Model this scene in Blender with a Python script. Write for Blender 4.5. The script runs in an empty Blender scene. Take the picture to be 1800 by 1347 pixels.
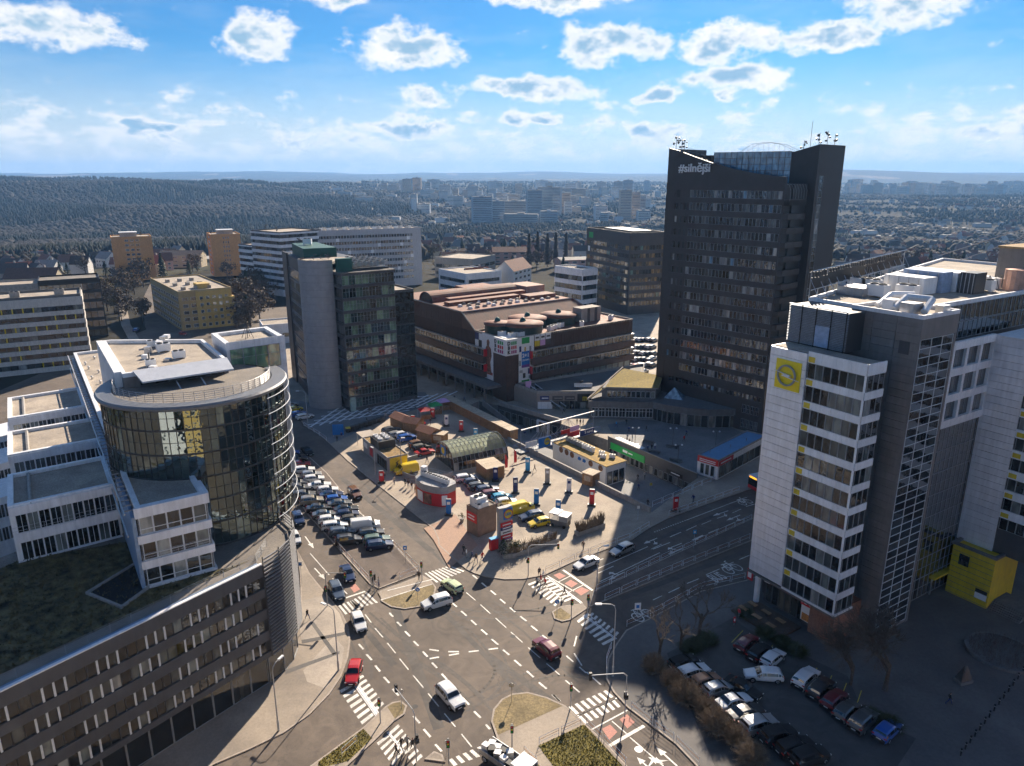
import bpy, math, random
import numpy as np
from mathutils import Vector, Matrix
from mathutils.geometry import tessellate_polygon
random.seed(7)
rad = math.radians
SC = bpy.context.scene
COL = SC.collection

# ---------------------------------------------------------------- camera
CAM_H = 60.0
FPX, CX, CY, HORIZON = 1270.0, 900.0, 673.5, 312.0
PITCH = math.atan((CY - HORIZON) / FPX)
_c, _s = math.cos(PITCH), math.sin(PITCH)
cam = bpy.data.cameras.new('camera')
cam.sensor_width = 36.0
cam.lens = 36.0 * FPX / 1800.0
cam.clip_start = 0.5
cam.clip_end = 60000
cam_o = bpy.data.objects.new('camera', cam)
cam_o.location = (0, 0, CAM_H)
cam_o.rotation_euler = (math.pi / 2 - PITCH, 0, 0)
COL.objects.link(cam_o)
SC.camera = cam_o

# ---------------------------------------------------------------- sun, sky, exposure
SUN_EL, SUN_AZ = rad(30.0), rad(16.0)          # azimuth clockwise from +Y (towards +X)
sun = bpy.data.lights.new('sun', 'SUN')
sun.energy = 5.0
sun.angle = rad(0.55)
sun.color = (1.0, 0.86, 0.69)
sun_o = bpy.data.objects.new('sun', sun)
sdir = Vector((math.sin(SUN_AZ) * math.cos(SUN_EL), math.cos(SUN_AZ) * math.cos(SUN_EL), math.sin(SUN_EL)))
sun_o.rotation_euler = sdir.to_track_quat('Z', 'Y').to_euler()
sun_o.location = (0, 0, 300)
COL.objects.link(sun_o)

SC.view_settings.view_transform = 'Standard'
SC.view_settings.look = 'None'
SC.view_settings.exposure = 1.12
SC.view_settings.gamma = 1.0
SC.view_settings.use_curve_mapping = False
SC.render.engine = 'CYCLES'
SC.cycles.max_bounces = 4
SC.cycles.diffuse_bounces = 2
SC.cycles.glossy_bounces = 2
SC.cycles.transmission_bounces = 3
SC.cycles.volume_bounces = 0
SC.cycles.sample_clamp_indirect = 6
SC.cycles.use_denoising = True
SC.cycles.use_adaptive_sampling = True
SC.cycles.adaptive_threshold = .03
SC.cycles.adaptive_min_samples = 16
SC.cycles.caustics_reflective = False
SC.cycles.caustics_refractive = False

SKY_STRENGTH = 0.05
world = bpy.data.worlds.new('World')
SC.world = world
world.use_nodes = True
world.cycles.sampling_method = 'NONE'


class NT:
    """small node-tree writer"""
    def __init__(s, tree):
        s.t = tree; s.n = tree.nodes; s.l = tree.links
    def put(s, sock, v):
        if v is None: return
        if hasattr(v, 'links') and hasattr(v, 'is_output'):
            s.l.new(v, sock)
        else:
            if isinstance(v, (tuple, list)) and len(v) == 3 and sock.type == 'RGBA': v = (*v, 1)
            sock.default_value = v
    def m(s, op, a, b=None, c=None, clamp=False):
        n = s.n.new('ShaderNodeMath'); n.operation = op; n.use_clamp = clamp
        for i, v in enumerate((a, b, c)): s.put(n.inputs[i], v)
        return n.outputs[0]
    def v(s, op, a, b=None, out=0):
        n = s.n.new('ShaderNodeVectorMath'); n.operation = op
        s.put(n.inputs[0], a)
        if b is not None:
            if op == 'SCALE': s.put(n.inputs[3], b)
            else: s.put(n.inputs[1], b)
        return n.outputs['Value'] if op in ('LENGTH', 'DOT_PRODUCT', 'DISTANCE') else n.outputs[0]
    def noise(s, vec, scale, detail=3, rough=.55, dist=0, out=0):
        n = s.n.new('ShaderNodeTexNoise'); s.put(n.inputs['Vector'], vec)
        n.inputs['Scale'].default_value = scale; n.inputs['Detail'].default_value = detail
        n.inputs['Roughness'].default_value = rough; n.inputs['Distortion'].default_value = dist
        return n.outputs[out]
    def rng(s, v, a, b, c=0., d=1., smooth=False):
        n = s.n.new('ShaderNodeMapRange'); s.put(n.inputs[0], v)
        if smooth: n.interpolation_type = 'SMOOTHSTEP'
        for i, q in enumerate((a, b, c, d)): s.put(n.inputs[i + 1], q)
        return n.outputs[0]
    def mix(s, f, a, b, mode='MIX'):
        n = s.n.new('ShaderNodeMix'); n.data_type = 'RGBA'; n.blend_type = mode
        s.put(n.inputs[0], f); s.put(n.inputs[6], a); s.put(n.inputs[7], b)
        return n.outputs[2]
    def ramp(s, f, stops, mode='LINEAR'):
        n = s.n.new('ShaderNodeValToRGB'); s.put(n.inputs[0], f)
        e = n.color_ramp.elements
        n.color_ramp.interpolation = mode
        while len(e) < len(stops): e.new(.5)
        for i, (p, c) in enumerate(stops):
            e[i].position = p; e[i].color = (*c, 1)
        return n.outputs[0]
    def comb(s, x, y, z):
        n = s.n.new('ShaderNodeCombineXYZ')
        for i, q in enumerate((x, y, z)): s.put(n.inputs[i], q)
        return n.outputs[0]
    def sep(s, v):
        n = s.n.new('ShaderNodeSeparateXYZ'); s.put(n.inputs[0], v)
        return n.outputs
    def bump(s, h, strength, dist=.05):
        n = s.n.new('ShaderNodeBump'); s.put(n.inputs['Height'], h)
        n.inputs['Strength'].default_value = strength; n.inputs['Distance'].default_value = dist
        return n.outputs[0]


def build_sky():
    w = NT(world.node_tree)
    bg = w.n['Background']; out = w.n['World Output']
    sky = w.n.new('ShaderNodeTexSky'); sky.sky_type = 'NISHITA'
    sky.sun_disc = False; sky.sun_elevation = SUN_EL; sky.sun_rotation = SUN_AZ
    sky.altitude = 300; sky.air_density = 1.0; sky.dust_density = 0.25; sky.ozone_density = 2.5
    tc = w.n.new('ShaderNodeTexCoord')
    d = w.v('NORMALIZE', tc.outputs['Generated'])
    x, y, z = w.sep(d)
    az = w.m('ARCTAN2', x, y)                     # radians, 0 = +Y
    el = w.m('ARCSINE', z)
    P = w.comb(az, el, 0.0)
    # single cumulus clouds: azimuth, elevation, half width, half height (degrees)
    C = [(-31, 9.4, 5.2, 1.4), (-18, 9.9, 2.6, 1.7), (-7.5, 9.5, 4.1, 1.6), (6.8, 9.7, 4.5, 1.6), (15, 9.4, 4.4, 1.4),
         (21.5, 9.2, 4.0, 1.0), (26.5, 11.4, 4.2, 1.9), (15.8, 7.1, 4.4, 1.2), (1.2, 6.6, 5.6, 1.05), (-6.5, 5.9, 2.4, .9),
         (10.5, 5.8, 2.0, .6), (15.5, 5.6, .9, .5), (-13, 12.8, 3.6, 1.2), (3.5, 12.9, 6.0, 1.3), (33.5, 12.8, 5.0, 1.5), (38, 9.6, 2.0, .55),
         (-33, 12.0, 3.0, .6), (-36, 4.2, 3.2, .9), (-26, 3.7, 2.6, .55), (-8, 3.4, 4.6, .65), (10.3, 3.4, 2.2, .7),
         (1, 4.4, 3.2, .5), (33, 3.2, 4.0, .7),  (20, 13.2, 3, .8)]
    wob = w.noise(w.v('MULTIPLY', P, (1.0, 1.7, 1)), 13.0, 3, .55, out=1)
    Pd = w.v('ADD', P, w.v('MULTIPLY', w.v('SUBTRACT', wob, (.5, .5, .5)), (.085, .040, 0)))
    f = None
    for a, e, hw, hh in C:
        q = w.v('MULTIPLY', w.v('SUBTRACT', Pd, (rad(a), rad(e - hh * .25), 0)), (1 / rad(hw), 1 / rad(hh), 0))
        k = w.v('LENGTH', q)
        f = k if f is None else w.m('SMOOTH_MIN', f, k, .25)
    f1 = w.m('SUBTRACT', 1.0, f)
    # sky everywhere else: unseen noise clouds overhead and around, cover shaped for fill light
    pl = w.v('SCALE', d, w.m('DIVIDE', 1.0, w.m('MAXIMUM', z, .06)))
    nz = w.noise(pl, .55, 4, .6)
    far = w.m('MAXIMUM', w.rng(el, rad(12.5), rad(15)), w.rng(w.m('ABSOLUTE', az), rad(37), rad(42)))
    f2 = w.m('MULTIPLY', w.rng(nz, .49, .72, 0, 1), far)
    # small scattered low clouds near the horizon
    nl = w.noise(w.v('MULTIPLY', P, (1.0, 3.2, 1)), 11.0, 4, .6)
    low = w.m('MULTIPLY', w.rng(el, rad(.3), rad(1.6)), w.rng(el, rad(8.5), rad(4.0)))
    f3 = w.m('MULTIPLY', w.rng(nl, .42, .68, 0, .54), low)
    dens = w.m('MAXIMUM', w.m('MAXIMUM', f1, w.m('SUBTRACT', f2, .34)), w.m('SUBTRACT', f3, w.rng(el, rad(3.0), rad(6.5), .06, .40)))
    fine = w.noise(w.v('MULTIPLY', P, (1, 1.5, 1)), 30.0, 5, .60)
    dens = w.m('ADD', dens, w.m('MULTIPLY', w.m('SUBTRACT', fine, .5), 1.9))
    a = w.m('MULTIPLY', w.rng(dens, -.10, .46, smooth=True), .98)
    lump = w.noise(w.v('ADD', w.v('MULTIPLY', P, (1, 1.6, 1)), (3, 1, 0)), 20.0, 3, .6)
    core = w.m('MULTIPLY', w.rng(dens, .25, .80, smooth=True), w.rng(lump, .34, .56, smooth=True))
    # backlit cumulus: bright rims, blue-grey thick cores
    ccol = w.mix(core, (10.4, 10.2, 10.0), (3.2, 5.2, 7.0))
    wisp = w.m('MULTIPLY', w.rng(w.noise(w.v('MULTIPLY', P, (1, 4.0, 1)), 7.0, 3, .6), .45, .85), .22)
    base = w.mix(wisp, w.mix(1.0, sky.outputs[0], (.23, .62, .95), 'MULTIPLY'), (8.2, 8.8, 9.2))
    # bright damp air low over the horizon
    hz = w.m('MULTIPLY', w.rng(el, rad(9.5), rad(-1.0), smooth=True), .90)
    base = w.mix(hz, base, (9.2, 9.0, 8.9))
    col = w.mix(a, base, ccol)
    w.l.new(col, bg.inputs[0]); bg.inputs[1].default_value = SKY_STRENGTH
    w.l.new(bg.outputs[0], out.inputs[0])
build_sky()


# ---------------------------------------------------------------- measuring: a point of the place from the photo's pixel and its height
def at(u, v, z=0.0):
    a = (u - CX) / FPX; b = (CY - v) / FPX
    t = (z - CAM_H) / (-_s + b * _c)
    return Vector((a * t, (_c + b * _s) * t, z))
def at2(u, v, z=0.0):
    p = at(u, v, z); return (p.x, p.y)


# ---------------------------------------------------------------- materials
MATS = {}
def mat(name, col, rough=.75, met=0., var=.12, sc=1.5, bump=0., spec=.4, col2=None, detail=4, big=0., emit=0., coat=0., rnd=0., streak=0.):
    if name in MATS: return MATS[name]
    m = bpy.data.materials.new(name); m.use_nodes = True
    w = NT(m.node_tree); b = w.n['Principled BSDF']
    g = w.n.new('ShaderNodeNewGeometry').outputs['Position']
    col = tuple(col)
    if var > 0 or col2:
        n = w.noise(g, sc, detail, .6)
        lo = tuple(max(0, c * (1 - var * 1.6)) for c in col); hi = tuple(c * (1 + var * 1.6) for c in (col2 or col))
        c = w.mix(w.rng(n, .3, .7), lo, hi)
        if big:
            n2 = w.noise(g, big, 3, .6, .5)
            c = w.mix(1.0, c, w.mix(w.rng(n2, .32, .68), (.72, .72, .73), (1.2, 1.18, 1.14)), 'MULTIPLY')
        if streak:
            n3 = w.noise(w.v('MULTIPLY', g, (1, 1, .08)), 2.2, 3, .6)
            c = w.mix(1.0, c, w.mix(w.rng(n3, .35, .7), (1 - streak,) * 3, (1 + streak * .5,) * 3), 'MULTIPLY')
        if rnd:
            oi = w.n.new('ShaderNodeObjectInfo').outputs['Random']
            c = w.mix(1.0, c, w.mix(oi, (1 - rnd,) * 3, (1 + rnd,) * 3), 'MULTIPLY')
        w.put(b.inputs['Base Color'], c)
        w.put(b.inputs['Roughness'], w.rng(n, .2, .8, max(0.02, rough - .1), min(1, rough + .1)))
        if name.startswith('asphalt'):   # worn wheel paths, hairline cracks and oil spots
            wn_ = w.noise(g, .30, 4, .62, 2.2); c = w.mix(1.0, c, w.mix(w.rng(wn_, .34, .66), (.80, .79, .78), (1.16, 1.14, 1.10)), 'MULTIPLY')
            vo = w.n.new('ShaderNodeTexVoronoi'); vo.feature = 'DISTANCE_TO_EDGE'; vo.inputs['Scale'].default_value = .16; w.put(vo.inputs['Vector'], w.v('ADD', g, w.v('SCALE', w.noise(g, .8, 3, .6, out=1), 1.6)))
            c = w.mix(w.m('MULTIPLY', w.rng(vo.outputs[0], .012, .0), w.rng(w.noise(g, .05, 2), .45, .6, 0, .55)), c, (.03, .028, .027))
            c = w.mix(w.rng(w.noise(g, .9, 2, .5), .70, .78, 0, .4), c, (.035, .033, .032)); w.put(b.inputs['Base Color'], c)
        if bump: w.put(b.inputs['Normal'], w.bump(n, bump, .04))
    else:
        b.inputs['Base Color'].default_value = (*col, 1); b.inputs['Roughness'].default_value = rough
    b.inputs['Metallic'].default_value = met
    b.inputs['Specular IOR Level'].default_value = spec
    if coat: b.inputs['Coat Weight'].default_value = coat; b.inputs['Coat Roughness'].default_value = .05
    if emit:
        b.inputs['Emission Color'].default_value = (*col, 1); b.inputs['Emission Strength'].default_value = emit
    MATS[name] = m
    return m

def glass(name, stops, wob=.5, ior=1.75, rough=.03, scl=.9, spec=.7, tint=(1, 1, 1)):
    """window glazing: each pane its own tone (blinds, rooms, painted reflections), slightly warped reflections"""
    if name in MATS: return MATS[name]
    m = bpy.data.materials.new(name); m.use_nodes = True
    w = NT(m.node_tree); b = w.n['Principled BSDF']
    gn = w.n.new('ShaderNodeNewGeometry')
    g = gn.outputs['Position']
    oi = w.n.new('ShaderNodeObjectInfo').outputs['Random']
    r = w.m('FRACT', w.m('ADD', oi, w.m('MULTIPLY', gn.outputs['Random Per Island'], 7.31)))
    c = w.ramp(r, stops, 'CONSTANT')
    n = w.noise(w.v('MULTIPLY', g, (1, 1, .35)), 1.1, 2, .5)
    c = w.mix(1.0, c, w.mix(w.rng(n, .35, .65, smooth=True), (.6, .6, .62), (1.25, 1.25, 1.2)), 'MULTIPLY')
    w.put(b.inputs['Base Color'], c)
    b.inputs['Roughness'].default_value = rough
    b.inputs['IOR'].default_value = ior; b.inputs['Specular Tint'].default_value = (*tint, 1)
    b.inputs['Specular IOR Level'].default_value = spec
    w.put(b.inputs['Normal'], w.bump(w.noise(g, scl, 2, .5), wob, .05))
    MATS[name] = m
    return m

asphalt = mat('asphalt', (.128, .105, .089), .82, var=.12, sc=9, bump=.15, big=.09)
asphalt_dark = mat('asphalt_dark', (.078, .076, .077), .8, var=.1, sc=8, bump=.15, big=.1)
asphalt_lot = mat('asphalt_lot', (.135, .108, .094), .85, var=.12, sc=8, big=.12, bump=.15)
paving = mat('paving', (.30, .255, .21), .85, var=.09, sc=3.5, big=.12, bump=.12)
paving_sq = mat('paving_square', (.355, .30, .24), .85, var=.08, sc=3.0, big=.14, bump=.12)
paving_light = mat('paving_light', (.39, .34, .29), .85, var=.08, sc=3, big=.15, bump=.1)
paving_grey = mat('paving_grey', (.20, .20, .205), .8, var=.1, sc=2.5, big=.1)
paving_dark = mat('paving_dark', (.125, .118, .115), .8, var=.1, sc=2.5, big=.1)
paving_red = mat('paving_red', (.36, .235, .17), .85, var=.1, sc=3)
bikebox = mat('bike_box_red', (.46, .215, .17), .8, var=.12, sc=5)
kerbm = mat('kerb_granite', (.34, .29, .245), .85, var=.15, sc=2)
line_w = mat('road_paint', (.66, .64, .60), .6, var=.24, sc=6, big=.6)
line_y = mat('road_paint_yellow', (.62, .48, .07), .6, var=.1, sc=4)
drygrass = mat('dry_grass', (.21, .165, .09), .95, var=.28, sc=4.5, bump=.5, big=.3)
lawn_m = mat('lawn', (.15, .125, .03), .95, var=.35, sc=5, bump=.6, big=.25)
garden_m = mat('roof_garden', (.05, .055, .018), .95, var=.5, sc=.9, bump=.8, big=.22, col2=(.115, .095, .045))
gravel = mat('roof_gravel', (.36, .31, .255), .9, var=.22, sc=6, bump=.3, big=.25)
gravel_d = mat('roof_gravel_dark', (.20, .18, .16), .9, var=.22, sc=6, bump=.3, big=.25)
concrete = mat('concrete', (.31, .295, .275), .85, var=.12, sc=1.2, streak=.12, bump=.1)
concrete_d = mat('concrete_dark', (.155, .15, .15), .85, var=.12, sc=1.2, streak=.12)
white_p = mat('white_panel', (.78, .78, .79), .45, var=.06, sc=.5, streak=.12, rnd=.04)
white_k = mat('white_cladding', (.74, .735, .76), .5, var=.06, sc=.5, streak=.14, rnd=.05)
alu_k = mat('aluminium_cladding', (.84, .86, .91), .42, met=.38, var=.04, sc=.5, streak=.10, rnd=.05)
alu_p = mat('aluminium_panel', (.80, .84, .89), .42, met=.2, var=.04, sc=.5, streak=.10, rnd=.05)
brown_clad = mat('brown_cladding', (.20, .18, .172), .5, var=.08, sc=.8, streak=.12, rnd=.07)
dark_clad = mat('dark_cladding', (.072, .070, .074), .5, var=.10, sc=.7, streak=.08)
tower_clad = mat('tower_cladding', (.058, .053, .053), .55, var=.10, sc=.35, streak=.08)
dbk_clad = mat('brown_ribbed_metal', (.082, .045, .035), .5, var=.16, sc=.8, streak=.15)
dbk_roof = mat('rust_red_roof', (.20, .083, .056), .75, var=.16, sc=.7, big=.12, streak=.05)
cyl_clad = mat('grey_metal_cladding', (.30, .295, .31), .5, met=.1, var=.07, sc=.7, streak=.05)
steel = mat('galvanised_steel', (.46, .46, .47), .38, met=.7, var=.1, sc=3)
pole_m = mat('grey_painted_pole', (.40, .40, .40), .5, var=.08, sc=4)
black_m = mat('black_paint', (.018, .018, .02), .5, var=.1, sc=4)
rubber = mat('rubber', (.014, .014, .015), .8, var=.15, sc=10)
rim_m = mat('wheel_rim', (.42, .42, .43), .3, met=.8, var=.08, sc=10)
red_p = mat('red_sign', (.55, .022, .03), .45, var=.06, sc=3)
white_s = mat('white_sign', (.78, .78, .78), .4, var=.03, sc=3)
yellow_p = mat('yellow_panel', (.64, .48, .03), .5, var=.07, sc=.8, streak=.12)
blue_p = mat('blue_sign', (.012, .16, .50), .4, var=.05, sc=3)
cyan_p = mat('pale_blue_sign', (.05, .33, .62), .4, var=.05, sc=3)
green_p = mat('green_sign', (.012, .30, .06), .45, var=.05, sc=2)
navy_p = mat('navy_sign', (.015, .03, .14), .4, var=.05, sc=3)
purple_p = mat('purple_sign', (.16, .04, .26), .45, var=.05, sc=3)
pink_p = mat('pink_sign', (.62, .36, .62), .5, var=.05, sc=3)
wood = mat('hut_timber', (.33, .19, .095), .75, var=.16, sc=2.5, streak=.18, rnd=.12)
wood_lt = mat('hut_roof_board', (.46, .37, .27), .8, var=.13, sc=2.5, rnd=.1)
rust_roof = mat('hut_roof_red', (.31, .14, .085), .8, var=.14, sc=2)
blue_roof = mat('blue_membrane', (.15, .31, .50), .55, var=.08, sc=.8)
chrome = mat('bright_duct', (.78, .79, .80), .35, met=.85, var=.06, sc=2)
frame_w = mat('white_window_frame', (.62, .64, .66), .45, var=.05, sc=2)
frame_g = mat('grey_window_frame', (.26, .27, .28), .4, var=.05, sc=2)
frame_d = mat('dark_window_frame', (.05, .052, .055), .4, var=.08, sc=2)
green_teal = mat('teal_screen', (.012, .085, .07), .5, var=.1, sc=1)
bark = mat('bark', (.085, .066, .054), .9, var=.25, sc=5)
twig = mat('twigs', (.105, .086, .070), .9, var=.3, sc=3)
twig_l = mat('pale_twigs', (.19, .145, .10), .9, var=.3, sc=3)
needle = mat('needles', (.030, .046, .022), .9, var=.4, sc=2.0)
leaf_b = mat('evergreen_leaves', (.050, .062, .024), .8, var=.4, sc=3)
skin = mat('skin', (.52, .33, .25), .6, var=.05, sc=9)
hair_m = mat('hair', (.035, .024, .018), .7, var=.15, sc=9)

g_dark = glass('glass_office', [(0, (.012, .014, .016)), (.45, (.03, .034, .036)), (.72, (.075, .088, .088)), (.91, (.17, .19, .185)), (.98, (.30, .31, .30))])
g_tower = glass('glass_tower', [(0, (.015, .019, .026)), (.4, (.028, .035, .048)), (.62, (.07, .08, .09)), (.78, (.14, .15, .155)), (.90, (.34, .34, .34)), (.975, (.16, .28, .40))], .8)  # paler pane tones imitate bright reflections of the city
g_drum = glass('glass_drum', [(0, (.006, .010, .010)), (.55, (.014, .022, .02)), (.82, (.05, .07, .06)), (.95, (.16, .19, .15))], .5, 2.3, .015, .7, .85, (.74, .88, .88))
g_green = glass('glass_green', [(0, (.006, .012, .012)), (.35, (.015, .034, .028)), (.6, (.06, .11, .08)), (.80, (.17, .26, .17)), (.93, (.38, .46, .31))], .5, 1.9)
g_curt = glass('glass_curtain', [(0, (.012, .014, .018)), (.5, (.03, .034, .04)), (.85, (.08, .075, .07))], .45, 2.2, .02, .6, .85)
g_far = glass('glass_far', [(0, (.02, .024, .03)), (.5, (.05, .06, .07)), (.8, (.16, .18, .19))], .3)
g_roof = glass('glass_vault', [(0, (.26, .30, .25)), (.5, (.30, .34, .28)), (.8, (.36, .39, .33))], .2)
g_car = glass('glass_car', [(0, (.008, .009, .010)), (.6, (.014, .016, .018)), (.9, (.03, .033, .036))], .05, 1.6)
g_shop = glass('glass_shop', [(0, (.014, .015, .016)), (.4, (.05, .05, .048)), (.7, (.13, .12, .10)), (.9, (.26, .25, .23))], .4)


# ---------------------------------------------------------------- things
def tag(o, label=None, cat=None, group=None, kind=None):
    if label: o['label'] = label
    if cat: o['category'] = cat
    if group: o['group'] = group
    if kind: o['kind'] = kind
    return o
def thing(name, label, cat, loc=(0, 0, 0), rz=0., group=None):
    o = bpy.data.objects.new(name, None); COL.objects.link(o)
    o.empty_display_size = .5
    o.location = loc if len(loc) == 3 else (loc[0], loc[1], 0); o.rotation_euler = (0, 0, rz)
    return tag(o, label, cat, group)
def put(name, me, parent=None, loc=(0, 0, 0), rot=(0, 0, 0), scale=None):
    o = bpy.data.objects.new(name, me); COL.objects.link(o)
    o.parent = parent; o.location = loc; o.rotation_euler = rot
    if scale: o.scale = scale
    return o
def recolour(o, idx, m):
    o.material_slots[idx].link = 'OBJECT'; o.material_slots[idx].material = m

class MB:
    """collects geometry for ONE mesh"""
    def __init__(s): s.v = []; s.f = []; s.m = []
    def quad(s, pts, mi=0):
        b = len(s.v); s.v += [tuple(p) for p in pts]; s.f.append(tuple(range(b, b + len(pts)))); s.m.append(mi); return s
    def box(s, x0, x1, y0, y1, z0, z1, mi=0):
        b = len(s.v)
        s.v += [(x0, y0, z0), (x1, y0, z0), (x1, y1, z0), (x0, y1, z0), (x0, y0, z1), (x1, y0, z1), (x1, y1, z1), (x0, y1, z1)]
        for q in ((3, 2, 1, 0), (4, 5, 6, 7), (0, 1, 5, 4), (1, 2, 6, 5), (2, 3, 7, 6), (3, 0, 4, 7)):
            s.f.append(tuple(b + i for i in q)); s.m.append(mi)
        return s
    def prism(s, poly, z0, z1, mi=0, top=None, bottom=True):
        poly = [(p[0], p[1]) for p in poly]
        A = sum(poly[i][0] * poly[(i + 1) % len(poly)][1] - poly[(i + 1) % len(poly)][0] * poly[i][1] for i in range(len(poly)))
        if A < 0: poly = poly[::-1]
        n = len(poly); b = len(s.v)
        s.v += [(x, y, z0) for x, y in poly] + [(x, y, z1) for x, y in poly]
        for i in range(n):
            j = (i + 1) % n; s.f.append((b + i, b + j, b + n + j, b + n + i)); s.m.append(mi)
        tris = tessellate_polygon([[Vector((x, y, 0)) for x, y in poly]])
        for t in tris:
            a, c, d = t
            p, q, r = poly[a], poly[c], poly[d]
            if (q[0] - p[0]) * (r[1] - p[1]) - (r[0] - p[0]) * (q[1] - p[1]) < 0: a, c, d = a, d, c
            s.f.append((b + n + a, b + n + c, b + n + d)); s.m.append(mi if top is None else top)
            if bottom: s.f.append((b + d, b + c, b + a)); s.m.append(mi)
        return s
    def tube(s, p, q, r0, r1=None, n=6, mi=0, caps=True):
        p = Vector(p); q = Vector(q); r1 = r0 if r1 is None else r1
        d = (q - p); d = d.normalized() if d.length > 1e-9 else Vector((0, 0, 1))
        a = d.cross(Vector((0, 0, 1)) if abs(d.z) < .95 else Vector((1, 0, 0))).normalized(); c = d.cross(a)
        b = len(s.v)
        for o, r in ((p, r0), (q, r1)):
            for i in range(n):
                t = 2 * math.pi * i / n; s.v.append(tuple(o + (a * math.cos(t) + c * math.sin(t)) * r))
        for i in range(n):
            j = (i + 1) % n; s.f.append((b + i, b + n + i, b + n + j, b + j)); s.m.append(mi)
        if caps:
            s.f.append(tuple(b + i for i in range(n))); s.m.append(mi)
            s.f.append(tuple(b + n + i for i in reversed(range(n)))); s.m.append(mi)
        return s
    def path(s, pts, r, n=6, mi=0):
        for a, b in zip(pts, pts[1:]): s.tube(a, b, r, n=n, mi=mi)
        return s
    def lathe(s, prof, n=16, c=(0, 0), mi=0, a0=0., a1=2 * math.pi):
        full = abs(a1 - a0 - 2 * math.pi) < 1e-6; k = n if full else n + 1; b = len(s.v)
        for r, z in prof:
            for i in range(k):
                t = a0 + (a1 - a0) * i / n; s.v.append((c[0] + r * math.cos(t), c[1] + r * math.sin(t), z))
        for j in range(len(prof) - 1):
            for i in range(n):
                i2 = (i + 1) % k
                s.f.append((b + j * k + i, b + j * k + i2, b + (j + 1) * k + i2, b + (j + 1) * k + i)); s.m.append(mi)
        return s
    def mesh(s, name, mats, smooth=False):
        me = bpy.data.meshes.new(name)
        me.from_pydata(s.v, [], s.f)
        for m in (mats if isinstance(mats, (list, tuple)) else [mats]): me.materials.append(m)
        if len(set(s.m)) > 1 or (s.m and s.m[0]): me.polygons.foreach_set('material_index', s.m)
        if smooth: me.polygons.foreach_set('use_smooth', [True] * len(me.polygons))
        me.update()
        return me
    def build(s, name, mats, parent=None, loc=(0, 0, 0), rot=(0, 0, 0), smooth=False):
        return put(name, s.mesh(name, mats, smooth), parent, loc, rot)

def boxp(T, name, x0, x1, y0, y1, z0, z1, m):
    return MB().box(x0, x1, y0, y1, z0, z1).build(name, m, T)

# ---------------------------------------------------------------- text
TEXT = {}
def text_mesh(s, m, size=1., depth=.04, bold=0.):
    k = (s, m.name, size, depth, bold)
    if k in TEXT: return TEXT[k]
    cu = bpy.data.curves.new('lettering', 'FONT'); cu.body = s; cu.size = size; cu.extrude = depth; cu.offset = bold
    cu.align_x = 'CENTER'; cu.align_y = 'CENTER'; cu.resolution_u = 3
    o = bpy.data.objects.new('lettering', cu); COL.objects.link(o)
    bpy.context.view_layer.update()
    me = bpy.data.meshes.new_from_object(o.evaluated_get(bpy.context.evaluated_depsgraph_get()))
    bpy.data.objects.remove(o)
    me.materials.clear(); me.materials.append(m)
    TEXT[k] = me
    return me
TX = dict(silnejsi=text_mesh('#silnější', white_s, 1, .06, .012), kfc=text_mesh('KFC', white_s, 1, .03, .03), izomat=text_mesh('izomat', black_m, 1, .01, .02),
          dbk_d=text_mesh('D', black_m, 1, .02, .05), dbk_b=text_mesh('B', black_m, 1, .02, .05), dbk_k=text_mesh('K', black_m, 1, .02, .05),
          two=text_mesh('2+1', white_s, 1, .02, .03), zdarma=text_mesh('ZDARMA', white_s, 1, .02, .02), lidl=text_mesh('LiDL', blue_p, 1, .02, .04),
          bus=text_mesh('BUS', line_w, 1, .001, .01), snami=text_mesh('S námi', white_s, 1, .02, .01), opel=text_mesh('OPEL', navy_p, 1, .01, .01),
          m=text_mesh('m', yellow_p, 1, .03, .03))

# ---------------------------------------------------------------- windows and facades
WM = {}
def win_mesh(w, h, fr, fm, gm, div=1, tr=0.):
    """a glazed window: frame bars standing proud, panes set back. local x along the wall, z up, outside = -y, origin at centre-bottom"""
    k = (round(w, 2), round(h, 2), fr, fm.name, gm.name, div, tr)
    if k in WM: return WM[k]
    b = MB(); d = .09
    x0, x1 = -w / 2, w / 2
    zs = [fr, h - fr] if not tr else [fr, h * tr, h - fr]
    b.quad([(x0 + fr, -.03, fr), (x1 - fr, -.03, fr), (x1 - fr, -.03, h - fr), (x0 + fr, -.03, h - fr)], 1)
    b.box(x0, x1, -d, 0, 0, fr); b.box(x0, x1, -d, 0, h - fr, h)
    b.box(x0, x0 + fr, -d, 0, fr, h - fr); b.box(x1 - fr, x1, -d, 0, fr, h - fr)
    for i in range(1, div):
        x = x0 + w * i / div; b.box(x - fr / 2, x + fr / 2, -d + .01, -.02, fr, h - fr)
    if tr: b.box(x0 + fr, x1 - fr, -d + .015, -.02, h * tr - fr / 2, h * tr + fr / 2)
    me = b.mesh('window', [fm, gm]); WM[k] = me
    return me
WINS = {}
def windows(T, A, B, zs, h, n, fr=.06, fm=frame_g, gm=g_dark, m0=0., m1=0., gap=0., div=1, off=.0, tr=0., skip=None, tilt=.006):
    """rows of n windows on the wall from A to B (A left, B right, seen from outside)"""
    A = Vector((A[0], A[1])); B = Vector((B[0], B[1])); L = (B - A).length; d = (B - A) / L
    nrm = Vector((d.y, -d.x)); ww = (L - m0 - m1) / n; rz = math.atan2(d.y, d.x)
    me = win_mesh(ww - gap, h, fr, fm, gm, div, tr)
    for r, z in enumerate(zs):
        for i in range(n):
            if skip and skip(r, i): continue
            p = A + d * (m0 + ww * (i + .5)) + nrm * off
            WINS.setdefault(T.name, []).append((me, (p.x, p.y, z), (random.uniform(-tilt, tilt), 0, rz + random.uniform(-tilt, tilt))))
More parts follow.
